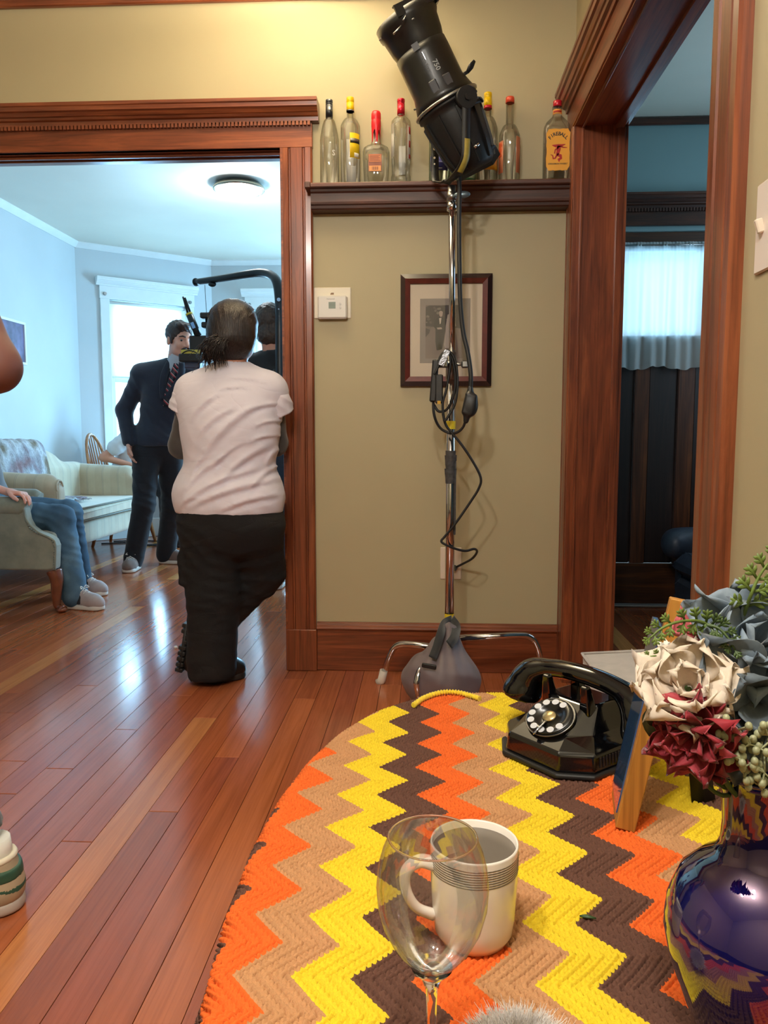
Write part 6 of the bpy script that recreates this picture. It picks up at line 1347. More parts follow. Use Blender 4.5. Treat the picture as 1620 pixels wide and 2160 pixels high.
# picture on the far left wall
pf = thing('wall_picture', 'white framed picture on the blue lit far left wall', 'picture', (LX, 5.82, 1.56))
q = MB(); q.box((LX + 0.003, 5.55, 1.56), (LX + 0.010, 6.08, 1.862)); q.build('print', plain('blue_violet_print', c(96, 90, 126), 0.4, var=0.5, vscale=9), pf)
for a, b in (((5.535, 1.545), (6.095, 1.565)), ((5.535, 1.857), (6.095, 1.877)), ((5.535, 1.565), (5.555, 1.857)), ((6.075, 1.565), (6.095, 1.857))): q = MB(); q.box((LX, a[0], a[1]), (LX + 0.02, b[0], b[1]), bev=0.002); q.build('frame_bar', M['white'], pf)
# cables on the far floor
for lab, pts in (('black cable looping on the floor under the far end of the sofa', [(-2.95, 6.9, 0.006), (-2.7, 6.98, 0.006), (-2.5, 6.86, 0.006), (-2.35, 7.02, 0.006), (-2.62, 7.12, 0.006), (-2.9, 7.06, 0.006)]), ('black cable lying across the far floor behind the suited man', [(-2.6, 6.78, 0.006), (-2.3, 6.82, 0.006), (-2.0, 6.70, 0.006), (-1.6, 6.85, 0.006), (-1.2, 6.7, 0.006)])):
    q = MB(); q.tube(spline(pts, 10), 0.0055, 8); tag(q.build('floor_cable', M['rubber']), lab, 'cable')
# navy armchair in the hall
nv_ = thing('hall_armchair', 'navy leather armchair half hidden in the dark hall', 'armchair', (1.62, 3.92, 0))
NAVY = plain('navy_leather', c(44, 52, 66), 0.45, var=0.25, vscale=16, bump=0.2, bscale=90)
hx, hy = 1.62, 3.92
for yy in (hy - 0.30, hy + 0.30):
    sdf_part('arm', (hx - 0.45, yy - 0.14, 0.1), (hx + 0.40, yy + 0.14, 0.62), 0.012, lambda s: [s.box((hx + 0.02, yy, 0.27), (0.28, 0.06, 0.15), 0.04, k=0), s.cone((hx - 0.24, yy, 0.425), (hx + 0.30, yy, 0.44), 0.080, k=0.02), s.ell((hx - 0.285, yy, 0.415), (0.060, 0.090, 0.080), k=0.02)], NAVY, nv_)
q = MB(); q.box((hx - 0.31, hy - 0.235, 0.26), (hx + 0.20, hy + 0.235, 0.38), bev=0.05); q.build('seat_cushion', NAVY, nv_, bevel=0.02, seg=3)
q = MB(); q.box((hx - 0.29, hy - 0.235, 0.12), (hx + 0.20, hy + 0.235, 0.25), bev=0.03); q.build('seat_base', NAVY, nv_, bevel=0.01, seg=2)
q = MB(); q.box((hx + 0.205, hy - 0.30, 0.14), (hx + 0.36, hy + 0.30, 0.92), bev=0.05); q.build('backrest', NAVY, nv_, bevel=0.02, seg=3)
for sx in (-1, 1):
    for sy in (-1, 1): q = MB(); q.tube([(hx + sx * 0.24, hy + sy * 0.26, 0.13), (hx + sx * 0.25, hy + sy * 0.27, 0.0)], [0.022, 0.016], 10); q.build('leg', M['wood_dark'], nv_)
# ================================================================== PEOPLE
V3 = lambda *a: np.array(a, float)
def frame_from(fwd, up=(0, 0, 1)):
    f = Vector(fwd).normalized(); r_ = f.cross(Vector(up)).normalized(); u = r_.cross(f)
    return Matrix((r_, f, u)).transposed()         # columns: right, forward, up
def add_head(s, ce, fwd, sc=1.0, up=(0, 0, 1), face=True):
    Q = frame_from(fwd, up); C_ = Vector(ce); P = lambda x, y, z: tuple(C_ + Q @ (Vector((x, y, z)) * sc))
    e = lambda p, r, k=0.02, sub=False: s.ell(P(*p), [v * sc for v in r], Q, k * sc, sub)
    e((0, -0.012, 0.030), (0.074, 0.096, 0.088)); e((0, 0.030, -0.030), (0.061, 0.066, 0.078), 0.03); e((0, 0.052, -0.088), (0.034, 0.030, 0.024), 0.035)
    for x in (-1, 1): e((x * 0.048, 0.022, -0.072), (0.020, 0.036, 0.026), 0.03); e((x * 0.076, -0.012, -0.012), (0.010, 0.020, 0.032), 0.006)
    if face:
        s.cone(P(0, 0.092, 0.006), P(0, 0.114, -0.032), 0.009 * sc, 0.0125 * sc, 0.012 * sc)
        for x in (-1, 1): e((x * 0.013, 0.098, -0.037), (0.009, 0.010, 0.007), 0.006); s.cone(P(x * 0.014, 0.087, 0.022), P(x * 0.050, 0.074, 0.018), 0.010 * sc, 0.008 * sc, 0.012 * sc); e((x * 0.032, 0.096, 0.002), (0.016, 0.012, 0.009), 0.010, True); e((x * 0.042, 0.066, -0.030), (0.024, 0.018, 0.020), 0.02)
        e((0, 0.090, -0.063), (0.024, 0.011, 0.006), 0.008); e((0, 0.090, -0.074), (0.020, 0.012, 0.007), 0.008)
    return P, Q
def add_hand(s, wrist, d, n, thumb_side, curl=0.5, sc=1.0):
    w = Vector(wrist); d = Vector(d).normalized(); n = Vector(n); n = (n - d * n.dot(d)).normalized(); sd = d.cross(n).normalized() * thumb_side
    Q = Matrix((sd, d, n)).transposed()
    s.ell(w + d * 0.020 * sc, (0.026 * sc, 0.035 * sc, 0.020 * sc), Q, 0.015); s.box(w + d * 0.055 * sc, (0.039 * sc, 0.044 * sc, 0.0135 * sc), 0.012 * sc, Q, 0.012)
    for k, (o, L) in enumerate(((0.029, 0.066), (0.010, 0.076), (-0.010, 0.071), (-0.028, 0.055))):
        p = w + d * (0.092 - 0.004 * abs(k - 1)) * sc + sd * o * sc; a = 0.12; dirv = (d + sd * o * 1.6).normalized(); r_ = 0.0088 * sc
        for f in (0.45, 0.32, 0.23):
            a += curl * (0.9 if f > 0.4 else 1.0); v = dirv * math.cos(a) + n * math.sin(a); e = p + v * L * f * sc; s.cone(p, e, r_, r_ * 0.93, 0.003); p = e; r_ *= 0.93
    p = w + d * 0.030 * sc + sd * 0.034 * sc
    for f, a in ((0.036, 0.55), (0.030, 0.30), (0.024, 0.15)):
        v = (d * math.cos(a) + sd * math.sin(a) * 1.1 + n * (0.25 + 0.4 * curl)).normalized(); e = p + v * f * sc; s.cone(p, e, 0.0115 * sc, 0.0098 * sc, 0.008); p = e
class Fig:
    """joints of one figure; every piece is grown from them"""
    def __init__(s, label, **j): s.j = {k: Vector(v) for k, v in j.items()}; g = s.j; s.t = thing('person', label, 'person', ((g['aL'].x + g['aR'].x) / 2, (g['aL'].y + g['aR'].y) / 2, 0.0)); s.w = 1.0
    def bounds(s, pad=0.2):
        A = np.array([tuple(v) for v in s.j.values()]); return A.min(0) - pad, A.max(0) + pad
    def limbs(s, S, grow, arms=True, legs=True, torso=True, k=0.03, stop=None):
        j = s.j; w = s.w
        if torso:
            up = (j['neck'] - j['pelvis']).normalized(); ax = (j['sR'] - j['sL']).normalized(); Q = Matrix((ax, ax.cross(up).normalized() * -1, up)).transposed()
            S.ell(j['pelvis'], (0.150 * w + grow, 0.105 * w + grow, 0.125 + grow), Q, 0.03); S.ell(j['pelvis'].lerp(j['chest'], 0.5), (0.130 * w + grow, 0.095 * w + grow, 0.16 + grow), Q, 0.06); S.ell(j['chest'], (0.150 * w + grow, 0.105 * w + grow, 0.17 + grow), Q, 0.06)
            for a in ('sL', 'sR'): S.cone(j['neck'] - up * 0.03, j[a], 0.052 + grow, 0.054 * w + grow, 0.05)
        if arms:
            for a in ('L', 'R'): S.cone(j['s' + a], j['e' + a], 0.050 * w + grow, 0.040 * w + grow, k); S.cone(j['e' + a], j['w' + a], 0.039 * w + grow, 0.027 + grow, k)
        if legs:
            for a in ('L', 'R'): S.cone(j['h' + a], j['k' + a], 0.082 * w + grow, 0.056 * w + grow, k); S.cone(j['k' + a], j['a' + a], 0.054 * w + grow, 0.038 + grow, k)
    def body(s, face_dir, hands, vox=0.006, face=True, up=(0, 0, 1), sc=1.0):
        lo, hi = s.bounds(); S = SDF(lo, hi, vox); j = s.j; s.limbs(S, -0.006)
        P, Q = add_head(S, j['head'], face_dir, sc, up, face); S.cone(P(0, -0.020, -0.06), j['neck'] - Vector((0, 0, 0.02)), 0.054 * sc, 0.060, 0.025)
        for a in ('L', 'R'):
            f = (j['t' + a] - j['a' + a]); S.cone(j['a' + a] - Vector((0, 0, 0.035)), j['t' + a], 0.034, 0.022, 0.02)
            if a in hands: add_hand(S, j['w' + a], *hands[a])
        s.b = S.build('body', s.skin if hasattr(s, 'skin') else M['skin'], s.t, smooth=2); s.P, s.Q = P, Q; return s.b
    def top(s, mat, grow=0.016, sleeve=0.55, hem=None, vox=0.009, name='shirt', warp=None, flare=0.0, extra=None, necks=0.055):
        lo, hi = s.bounds(); S = SDF(lo, hi, vox); j = s.j; s.limbs(S, grow, arms=False, legs=False)
        if flare: S.ell(j['pelvis'], (0.150 * s.w + grow + flare, 0.105 * s.w + grow + flare, 0.16), None, 0.06)
        for a in ('L', 'R'):
            if sleeve <= 1: e = j['s' + a].lerp(j['e' + a], sleeve); S.cone(j['s' + a], e, 0.050 * s.w + grow, 0.046 * s.w + grow + 0.006, 0.03)
            else: S.cone(j['s' + a], j['e' + a], 0.050 * s.w + grow, 0.042 * s.w + grow, 0.03); S.cone(j['e' + a], j['e' + a].lerp(j['w' + a], sleeve - 1), 0.041 * s.w + grow, 0.031 + grow, 0.03)
        if extra: extra(S)
        if warp: S.warp(warp)
        if hem is not None: S.cut((0, 0, hem), (0, 0, -1))
        up = (j['neck'] - j['chest']).normalized(); S.cone(j['neck'] + up * 0.0, j['neck'] + up * 0.2, necks, necks, 0.0, True)
        return S.build(name, mat, s.t, smooth=2)
    def trousers(s, mat, grow=0.016, vox=0.009, top=None, warp=None, extra=None, name='trousers', ankle=0.0):
        lo, hi = s.bounds(); S = SDF(lo, hi, vox); j = s.j; w = s.w
        up = (j['neck'] - j['pelvis']).normalized(); S.ell(j['pelvis'], (0.150 * w + grow, 0.108 * w + grow, 0.135), None, 0.03)
        for a in ('L', 'R'):
            d = (j['a' + a] - j['k' + a]).normalized(); S.cone(j['pelvis'].lerp(j['h' + a], 0.6), j['h' + a], 0.09 * w + grow, 0.088 * w + grow, 0.03)
            S.cone(j['h' + a], j['k' + a], 0.088 * w + grow, 0.064 * w + grow, 0.03); S.cone(j['k' + a], j['a' + a] + d * 0.02, 0.064 * w + grow, 0.050 + grow + ankle, 0.03); S.cut if False else None
        if extra: extra(S)
        if warp: S.warp(warp)
        if top is not None: S.cut((0, 0, top), (0, 0, 1))
        S.cut((0, 0, 0.012), (0, 0, -1))
        return S.build(name, mat, s.t, smooth=2)
    def shoe(s, a, up_m, sole_m, vox=0.005, w=0.043, tall=0.0, extra=None, name='shoe'):
        j = s.j; an = j['a' + a]; to = j['t' + a]; f = (to - an); f.z = 0; L = f.length; f.normalize(); base = min(an.z, to.z); heel = Vector((an.x, an.y, 0)) - f * 0.055; tip = Vector((to.x, to.y, 0)) + f * 0.025
        lo = np.minimum(tuple(heel), tuple(tip)) - 0.09; hi = np.maximum(tuple(heel), tuple(tip)) + 0.09; lo[2] = -0.02; hi[2] = 0.18 + tall
        S = SDF(lo, hi, vox); S.cone(heel + f * 0.045 + Vector((0, 0, 0.045)), tip - f * 0.055 + Vector((0, 0, 0.040)), w, w * 1.02, 0.0); S.cone(tip - f * 0.06 + Vector((0, 0, 0.040)), tip - f * 0.035 + Vector((0, 0, 0.034)), w * 1.05, w * 0.82, 0.02)
        S.cone(heel + f * 0.05 + Vector((0, 0, 0.05)), Vector((an.x, an.y, 0.095 + tall)), w * 0.95, w * 0.95, 0.03); S.cone(Vector((an.x, an.y, 0.095)) + f * 0.03, tip - f * 0.07 + Vector((0, 0, 0.045)), w * 0.8, w * 0.85, 0.02); S.cut((0, 0, 0.020), (0, 0, -1)); S.cut((0, 0, 0.110 + tall), (0, 0, 1))
        o = S.build(name, up_m, s.t, smooth=2)
        S2 = SDF(lo, hi, vox); S2.cone(heel + f * 0.045 + Vector((0, 0, 0.012)), tip - f * 0.05 + Vector((0, 0, 0.012)), w * 1.06, w * 1.10, 0.0); S2.cut((0, 0, 0.030), (0, 0, 1)); S2.cut((0, 0, 0.0005), (0, 0, -1)); S2.build('sole', sole_m, o, smooth=1); return o
def folds(p, amp=0.004, fx=38.0, fy=0.0, fz=26.0, sx=0.0, mod=3.0):
    def f(X, Y, Z):
        a = (X - p[0]) * fx + (Y - p[1]) * fy + (Z - p[2]) * fz + 1.7 * np.sin((X - p[0]) * 11 + (Z - p[2]) * 7) + 1.1 * np.sin((Z - p[2]) * 19 - (X - p[0]) * 13 + (Y - p[1]) * 9)
        g_ = 0.5 + 0.5 * np.sin((X - p[0]) * mod * 2.3 + (Z - p[2]) * mod * 3.1 + 1.0)
        return amp * (np.abs(np.sin(a)) ** 0.7 - 0.5) * (0.35 + 0.65 * g_)
    return f
def hair_mat(name, a, b):
    m = NT(name); v = m.coord('Object', (260, 260, 14)); n = m.noise(v, 1.0, 3, 0.6, 0.6)
    m.set(Base_Color=m.ramp(n, [(0.3, a), (0.7, b)]), Roughness=0.42, Specular_IOR_Level=0.4); m.bump(n, 0.7, 0.004); return m.m
def lock(q, pts, r0, r1=0.0006, seg=5): P = spline(pts, 5); q.tube(P, [r0 + (r1 - r0) * i / (len(P) - 1) for i in range(len(P))], seg)
cloth = lambda n, rgb, **k: fabric(n, c(*rgb), **k)
# ---------------------------------------------------------------- woman in the doorway, seen from behind
W = Fig('woman with dark ponytail, white tee and black cargo trousers, back turned in the doorway',
        pelvis=(-0.775, 3.05, 0.72), chest=(-0.765, 3.05, 1.055), neck=(-0.752, 3.045, 1.250), head=(-0.748, 3.055, 1.402), sL=(-0.908, 3.05, 1.160), sR=(-0.615, 3.055, 1.165),
        eL=(-0.966, 3.06, 0.955), eR=(-0.604, 3.115, 0.965), wL=(-0.840, 3.24, 0.925), wR=(-0.715, 3.235, 0.975), hL=(-0.850, 3.05, 0.655), hR=(-0.680, 3.055, 0.655), kL=(-0.838, 3.04, 0.385), kR=(-0.690, 3.165, 0.420), aL=(-0.848, 3.05, 0.095), aR=(-0.905, 3.10, 0.200), tL=(-0.765, 3.105, 0.035), tR=(-0.945, 3.09, 0.075))
W.w = 1.10
W.body((0.15, 0.98, -0.1), {'L': ((0.75, 0.1, 0.3), (0, -1, 0), 1, 0.5, 0.9), 'R': ((-0.8, 0.1, -0.1), (0, -1, 0), 1, 0.5, 0.9)}, face=True, sc=0.98)
TEE = fabric('white_jersey', c(224, 218, 232), 0.03, 12, 0.9, 0.15, 500, 0.2, 0.12)
def wtee(S):
    S.ell((-0.778, 3.045, 0.760), (0.222, 0.150, 0.16), None, 0.08); S.ell((-0.765, 3.03, 1.02), (0.188, 0.132, 0.22), None, 0.06)
    S.cone((-0.755, 3.04, 1.225), (-0.885, 3.045, 1.175), 0.050, 0.052, 0.05); S.cone((-0.755, 3.04, 1.225), (-0.635, 3.05, 1.178), 0.050, 0.052, 0.05)
CREASE = []
for xa, ya, xb, yb, wd_, am in ((392, 1052, 548, 985, .011, .010), (398, 1068, 590, 1008, .012, .010), (384, 1040, 482, 958, .010, .009), (428, 962, 545, 848, .014, .009), (470, 1012, 566, 938, .011, .010), (405, 885, 470, 826, .010, .008), (515, 872, 594, 850, .007, .007), (535, 902, 596, 888, .007, .007), (525, 934, 592, 920, .007, .007), (556, 988, 592, 938, .009, .008), (468, 1076, 588, 1044, .010, .009), (378, 1072, 424, 1046, .009, .008), (420, 920, 500, 860, .009, .007), (440, 1000, 520, 930, .008, .007), (400, 1010, 440, 960, .008, .007), (530, 1030, 592, 975, .009, .008), (470, 800, 560, 806, .006, .004), (440, 830, 530, 818, .006, .004)):
    p_, q_ = at(xa, ya, Y=2.93), at(xb, yb, Y=2.93); CREASE.append((p_.x, p_.z, q_.x, q_.z, wd_, am))
def wfold(X, Y, Z):
    f1 = folds((-0.78, 3.0, 0.9), 0.0085, 26, 0, 34)(X, Y, Z); f2 = folds((-0.70, 3.0, 0.8), 0.0060, -34, 0, 52, mod=4.0)(X, Y, Z); f3 = folds((-0.7, 3, 1.0), 0.0030, -70, 0, 95, mod=5)(X, Y, Z)
    d = 0.3 * f3
    for (xa, za, xb, zb, wd_, am) in CREASE:
        L2 = (xb - xa) ** 2 + (zb - za) ** 2; t = ((X - xa) * (xb - xa) + (Z - za) * (zb - za)) / L2; tc_ = np.clip(t, 0, 1)
        bow_ = 0.012 * np.sin(np.pi * tc_); nx2, nz2 = -(zb - za) / math.sqrt(L2), (xb - xa) / math.sqrt(L2)
        e2 = (X - xa - tc_ * (xb - xa) - bow_ * nx2) ** 2 + (Z - za - tc_ * (zb - za) - bow_ * nz2) ** 2; side = (X - xa) * nx2 + (Z - za) * nz2 - bow_
        f_ = np.sin(np.pi * np.clip(tc_, 0.02, 0.98)) ** 0.6 * (Y < 3.06)
        d = d - am * f_ * np.exp(-e2 / wd_ ** 2) + 0.8 * am * f_ * np.exp(-(np.sqrt(e2) - 1.7 * wd_) ** 2 / wd_ ** 2) * (side < 0)
    return d + 0.35 * f1 * np.clip((1.10 - Z) * 4, 0.1, 1) + 0.3 * f2 * np.clip((1.0 - Z) * 4, 0, 1)
W.top(TEE, 0.016, 0.15, 0.690, 0.0065, 'tee_shirt', wfold, 0.0, wtee, 0.058)
for a, (p0_, p1_, p2_) in {'L': ((-0.895, 3.045, 1.165), (-0.930, 3.045, 1.130), (-0.952, 3.048, 1.085)), 'R': ((-0.625, 3.05, 1.170), (-0.592, 3.055, 1.125), (-0.578, 3.07, 1.080))}.items():
    S = SDF((-1.12, 2.9, 0.95), (-0.45, 3.22, 1.30), 0.005); S.cone(p0_, p1_, 0.060, 0.064, 0.02); S.cone(p1_, p2_, 0.064, 0.066, 0.02); S.warp(folds(p1_, 0.006, 40, 0, 55)); dn_ = Vector(p2_) - Vector(p1_); S.cut(Vector(p2_) + dn_ * 0.05, dn_); S.build('tee_sleeve', TEE, W.t, smooth=2)
UND = fabric('charcoal_sleeve', c(62, 58, 58), 0.1, 40, 0.9, 0.3, 400)
lo, hi = W.bounds()
for a in ('L', 'R'):
    S = SDF(lo, hi, 0.008); j = W.j; S.cone(j['s' + a].lerp(j['e' + a], 0.12), j['e' + a], 0.058, 0.052, 0.02); S.cone(j['e' + a], j['e' + a].lerp(j['w' + a], 0.92), 0.051, 0.036, 0.02); S.warp(folds((-0.95, 3, 1), 0.003, 10, 10, 60)); S.build('sleeve', UND, W.t)
q = MB(); pb_ = [(-0.915, 3.0), (-0.64, 3.0)]
CARGO = fabric('black_cargo_cotton', c(12, 11, 15), 0.12, 20, 0.9, 0.4, 240, 0.0, 0.2)
def wtr(S):
    S.ell((-0.778, 3.04, 0.645), (0.205, 0.150, 0.16), None, 0.05); S.cone((-0.855, 3.04, 0.60), (-0.845, 3.035, 0.36), 0.112, 0.104, 0.03); S.cone((-0.845, 3.035, 0.36), (-0.858, 3.03, 0.055), 0.104, 0.100, 0.03); S.cone((-0.68, 3.06, 0.62), (-0.675, 3.15, 0.44), 0.110, 0.100, 0.03); S.box((-0.952, 3.04, 0.475), (0.022, 0.070, 0.075), 0.015, None, 0.02); S.cone((-0.675, 3.15, 0.44), (-0.84, 3.14, 0.235), 0.096, 0.070, 0.03); S.cut((0, 0, 0.022), (0, 0, -1))
W.trousers(CARGO, 0.014, 0.008, 0.715, lambda X, Y, Z: folds((-0.8, 3, 0.4), 0.0075, 12, 0, 42)(X, Y, Z) + folds((-0.8, 3, 0.3), 0.004, -22, 0, 70)(X, Y, Z), wtr)
BOOT = plain('black_boot_leather', c(22, 20, 20), 0.4, var=0.3, vscale=30, bump=0.3, bscale=80); SOLE = plain('lug_sole_rubber', c(30, 27, 26), 0.6, var=0.2)
W.shoe('L', BOOT, SOLE, 0.005, 0.047, 0.06, name='boot')
# the crossed foot stands on its toe, lug sole turned to the left
S = SDF((-1.10, 2.95, -0.02), (-0.78, 3.25, 0.32), 0.005)
S.cone((-0.925, 3.10, 0.205), (-0.958, 3.085, 0.070), 0.045, 0.040, 0.02); S.cone((-0.958, 3.085, 0.075), (-0.930, 3.08, 0.042), 0.040, 0.036, 0.02); S.cone((-0.920, 3.10, 0.19), (-0.900, 3.11, 0.255), 0.044, 0.044, 0.02); S.cut((0, 0, 0.003), (0, 0, -1)); bt = S.build('boot', BOOT, W.t)
q = MB(); a0, a1 = Vector((-0.968, 3.085, 0.226)), Vector((-1.000, 3.075, 0.045)); d = (a1 - a0)
for k in range(9):
    p = a0 + d * (k / 8); big = 0.012 if k in (2, 3) else 0.0; q.box((p.x - 0.012 + big, p.y - 0.042, p.z - 0.0085), (p.x + 0.020, p.y + 0.042, p.z + 0.0085), Matrix.Rotation(R(14), 3, 'Y'), bev=0.003)
q.tube([a0 + Vector((0.006, 0, 0.004)), a1 + Vector((0.006, 0, -0.006))], 0.045, 8, flat=0.28, ref=(0, 1, 0)); q.build('lug_sole', SOLE, bt)
HB = hair_mat('dark_brown_hair', c(14, 10, 11), c(40, 27, 24))
S = SDF((-0.90, 2.85, 1.20), (-0.60, 3.22, 1.56), 0.005)
S.ell((-0.746, 3.040, 1.424), (0.096, 0.108, 0.098), None, 0.02); S.ell((-0.748, 3.010, 1.365), (0.094, 0.082, 0.088), None, 0.03); S.ell((-0.752, 2.962, 1.362), (0.040, 0.040, 0.036), None, 0.02)
S.ell((-0.735, 3.17, 1.385), (0.075, 0.065, 0.10), None, 0.01, True); S.warp(lambda X, Y, Z: 0.0009 * np.sin(np.arctan2(X + 0.748, Z - 1.37) * 23 + 8 * (Y - 3.0)) + 0.0006 * np.sin((X + 0.75) * 260 + Z * 90)); hr_ = S.build('hair', HB, W.t)
q = MB(); pr = random.Random(21)
for k in range(240):
    a = pr.uniform(0, 2 * math.pi); rr_ = pr.uniform(0, 0.026); s0 = Vector((-0.752 + rr_ * math.cos(a), 2.945, 1.360 + rr_ * math.sin(a))); e = Vector((-0.800 + pr.gauss(0, 0.026) + 0.02 * math.cos(a), 2.930 + pr.gauss(0, 0.008), 1.275 + pr.gauss(0, 0.016)))
    m_ = s0.lerp(e, 0.45) + Vector((-0.012 + 0.6 * rr_ * math.cos(a), -0.020, 0.012)); lock(q, [s0, m_, e], 0.0030, 0.0006)
q.build('ponytail', HB, W.t)
q = MB(); q.tube([(-0.756 + 0.024 * math.cos(a), 2.946 + 0.004 * math.sin(a), 1.360 + 0.024 * math.sin(a)) for a in [2 * math.pi * k / 20 for k in range(20)]], 0.005, 8, closed=True); q.build('hair_tie', M['rubber'], W.t)
q = MB()
for k in range(110):   # combed strands and flyaways over the crown
    a = pr.uniform(-1.0, 1.0); s0 = Vector((-0.746 + 0.100 * math.sin(a), 3.06 - 0.02 * abs(a), 1.424 + 0.101 * math.cos(a))); e = Vector((-0.752 + 0.035 * math.sin(a), 2.948, 1.366 + 0.020 * math.cos(a))); m_ = s0.lerp(e, 0.5); cd = (m_ - Vector((-0.746, 3.03, 1.40))).normalized(); m_ = Vector((-0.746, 3.035, 1.405)) + cd * (0.104 + pr.uniform(0, 0.003))
    lock(q, [s0, m_, e], 0.0012, 0.0008, 4)
q.build('hair_strands', HB, W.t)
# ---------------------------------------------------------------- man in the dark suit
SU = Fig('moustached man in dark navy suit and striped tie facing the film camera',
         pelvis=(-1.965, 5.66, 0.935), chest=(-1.880, 5.61, 1.300), neck=(-1.800, 5.585, 1.500), head=(-1.752, 5.560, 1.672), sL=(-1.655, 5.66, 1.430), sR=(-2.030, 5.56, 1.425), eL=(-1.58, 5.56, 1.20), eR=(-2.190, 5.61, 1.175), wL=(-1.50, 5.40, 1.30), wR=(-2.135, 5.53, 0.945),
         hL=(-1.895, 5.71, 0.88), hR=(-2.040, 5.62, 0.88), kL=(-1.915, 5.80, 0.485), kR=(-2.055, 5.58, 0.490), aL=(-2.010, 5.90, 0.085), aR=(-2.160, 5.62, 0.085), tL=(-1.83, 5.885, 0.03), tR=(-2.150, 5.47, 0.03))
SU.w = 1.0; SU.skin = NT('fair_skin').set(Base_Color=c(214, 158, 136), Roughness=0.5).m
FD = (0.72, -0.66, -0.16)
SU.body(FD, {'R': ((0.12, -0.10, -1.0), (0.9, 0.1, 0.1), 1, 0.28, 1.0), 'L': ((0.6, -0.6, 0.4), (0, 0, -1), 1, 0.7, 1.0)}, 0.0055, sc=1.06)
NAVYS = fabric('navy_suiting', c(22, 28, 46), 0.1, 30, 0.8, 0.25, 500, 0.3, 0.12)
def coat_extra(S):
    S.cone((-1.965, 5.65, 0.98), (-1.975, 5.66, 0.945), 0.150, 0.158, 0.05); S.cone((-2.03, 5.56, 1.43), (-1.66, 5.65, 1.435), 0.072, 0.068, 0.04)
CUTV = [(-1.70, 5.43, 1.52)]
jl, jh = SU.bounds(); S = SDF(jl, jh, 0.008); SU.limbs(S, 0.024, arms=False, legs=False); coat_extra(S)
for a in ('L', 'R'): j = SU.j; S.cone(j['s' + a], j['e' + a], 0.072, 0.060, 0.025); S.cone(j['e' + a], j['e' + a].lerp(j['w' + a], 0.98), 0.060, 0.046, 0.025)
S.cut((0, 0, 0.915), (0, 0, -1)); S.cone((-1.80, 5.585, 1.50), (-1.76, 5.56, 1.75), 0.056, 0.062, 0.0, True)
# open front: a long V from the collar down
S.cone((-1.765, 5.46, 1.50), (-1.835, 5.475, 1.26), 0.068, 0.022, 0.01, True)
S.warp(folds((-2.0, 5.6, 1.2), 0.005, 22, 10, 26)); SU_j = S.build('jacket', NAVYS, SU.t)
SHIRTG = fabric('pale_grey_shirt', c(176, 184, 194), 0.04, 20, 0.8, 0.15, 500)
S = SDF(jl, jh, 0.007); SU.limbs(S, 0.012, arms=False, legs=False); S.cone((-1.800, 5.575, 1.475), (-1.782, 5.565, 1.545), 0.066, 0.064, 0.01); S.cut((0, 0, 1.02), (0, 0, -1)); S.cone((-1.80, 5.575, 1.52), (-1.77, 5.56, 1.70), 0.059, 0.062, 0.0, True); S.build('shirt', SHIRTG, SU.t)
m = NT('striped_tie'); v = m.coord('Object', (30, 10, 30), (0, R(40), 0)); sep = m.n('ShaderNodeSeparateXYZ'); m.l(v, sep.inputs[0]); m.set(Base_Color=m.ramp(m.math('FRACT', sep.outputs[0]), [(0.0, c(24, 22, 34)), (0.45, c(24, 22, 34)), (0.47, c(150, 34, 44)), (0.70, c(150, 34, 44)), (0.73, c(206, 198, 196)), (0.80, c(24, 22, 34))], 'CONSTANT'), Roughness=0.5)
strap('tie', [(-1.752, 5.492, 1.490), (-1.765, 5.472, 1.440), (-1.790, 5.468, 1.36), (-1.820, 5.476, 1.27), (-1.835, 5.486, 1.20)], 0.050, 0.010, m.m, SU.t, up=(0.5, -0.85, 0))
q = MB(); q.ball((-1.757, 5.484, 1.476), (0.022, 0.016, 0.024), 12, 8); q.build('tie_knot', m.m, SU.t)
for dx_, dz in ((-1, 0), (1, 0)):
    strap('lapel', [(-1.765 + dx_ * 0.052, 5.500 - dx_ * 0.02, 1.505), (-1.782 + dx_ * 0.060, 5.478, 1.42), (-1.812 + dx_ * 0.042, 5.474, 1.33), (-1.838 + dx_ * 0.012, 5.474, 1.25)], 0.048, 0.006, NAVYS, SU.t, up=(0.5, -0.85, 0))
SU.trousers(fabric('dark_trousers', c(17, 19, 28), 0.1, 30, 0.85, 0.25, 400, 0.1, 0.15), 0.016, 0.008, 0.96, folds((-2.0, 5.6, 0.5), 0.006, 14, 6, 30), None, ankle=0.008)
TAUPE = fabric('taupe_suede', c(112, 92, 84), 0.12, 30, 0.9, 0.3, 300); CRS = plain('cream_sole', c(206, 196, 184), 0.6, var=0.05); LACE = plain('lace_white', c(222, 218, 212), 0.8)
def laces(sh, an, to, mat, n=4, w=0.031, z0=0.113, z1=0.088):
    f = Vector(to) - Vector(an); f.z = 0; f.normalize(); sd = Vector((-f.y, f.x, 0)); q = MB()
    for k in range(n):
        p = Vector((an[0], an[1], 0)) + f * (0.068 + 0.017 * k) + Vector((0, 0, z0 + (z1 - z0) * k / (n - 1))); q.tube([p - sd * w - Vector((0, 0, 0.014)), p + Vector((0, 0, 0.006)), p + sd * w - Vector((0, 0, 0.014))], 0.0034, 6)
    p = Vector((an[0], an[1], 0)) + f * 0.064 + Vector((0, 0, z0 + 0.008))
    for s_ in (-1, 1): q.tube(spline([p, p + sd * s_ * 0.022 + Vector((0, 0, 0.012)), p + sd * s_ * 0.034 + f * 0.01, p + sd * s_ * 0.012], 4), 0.0028, 6)
    q.build('laces', mat, sh)
for a in ('L', 'R'): sh = SU.shoe(a, TAUPE, CRS, 0.006, 0.046); laces(sh, SU.j['a' + a], SU.j['t' + a], LACE if a == 'R' else plain('grey_lace', c(150, 140, 132), 0.8))
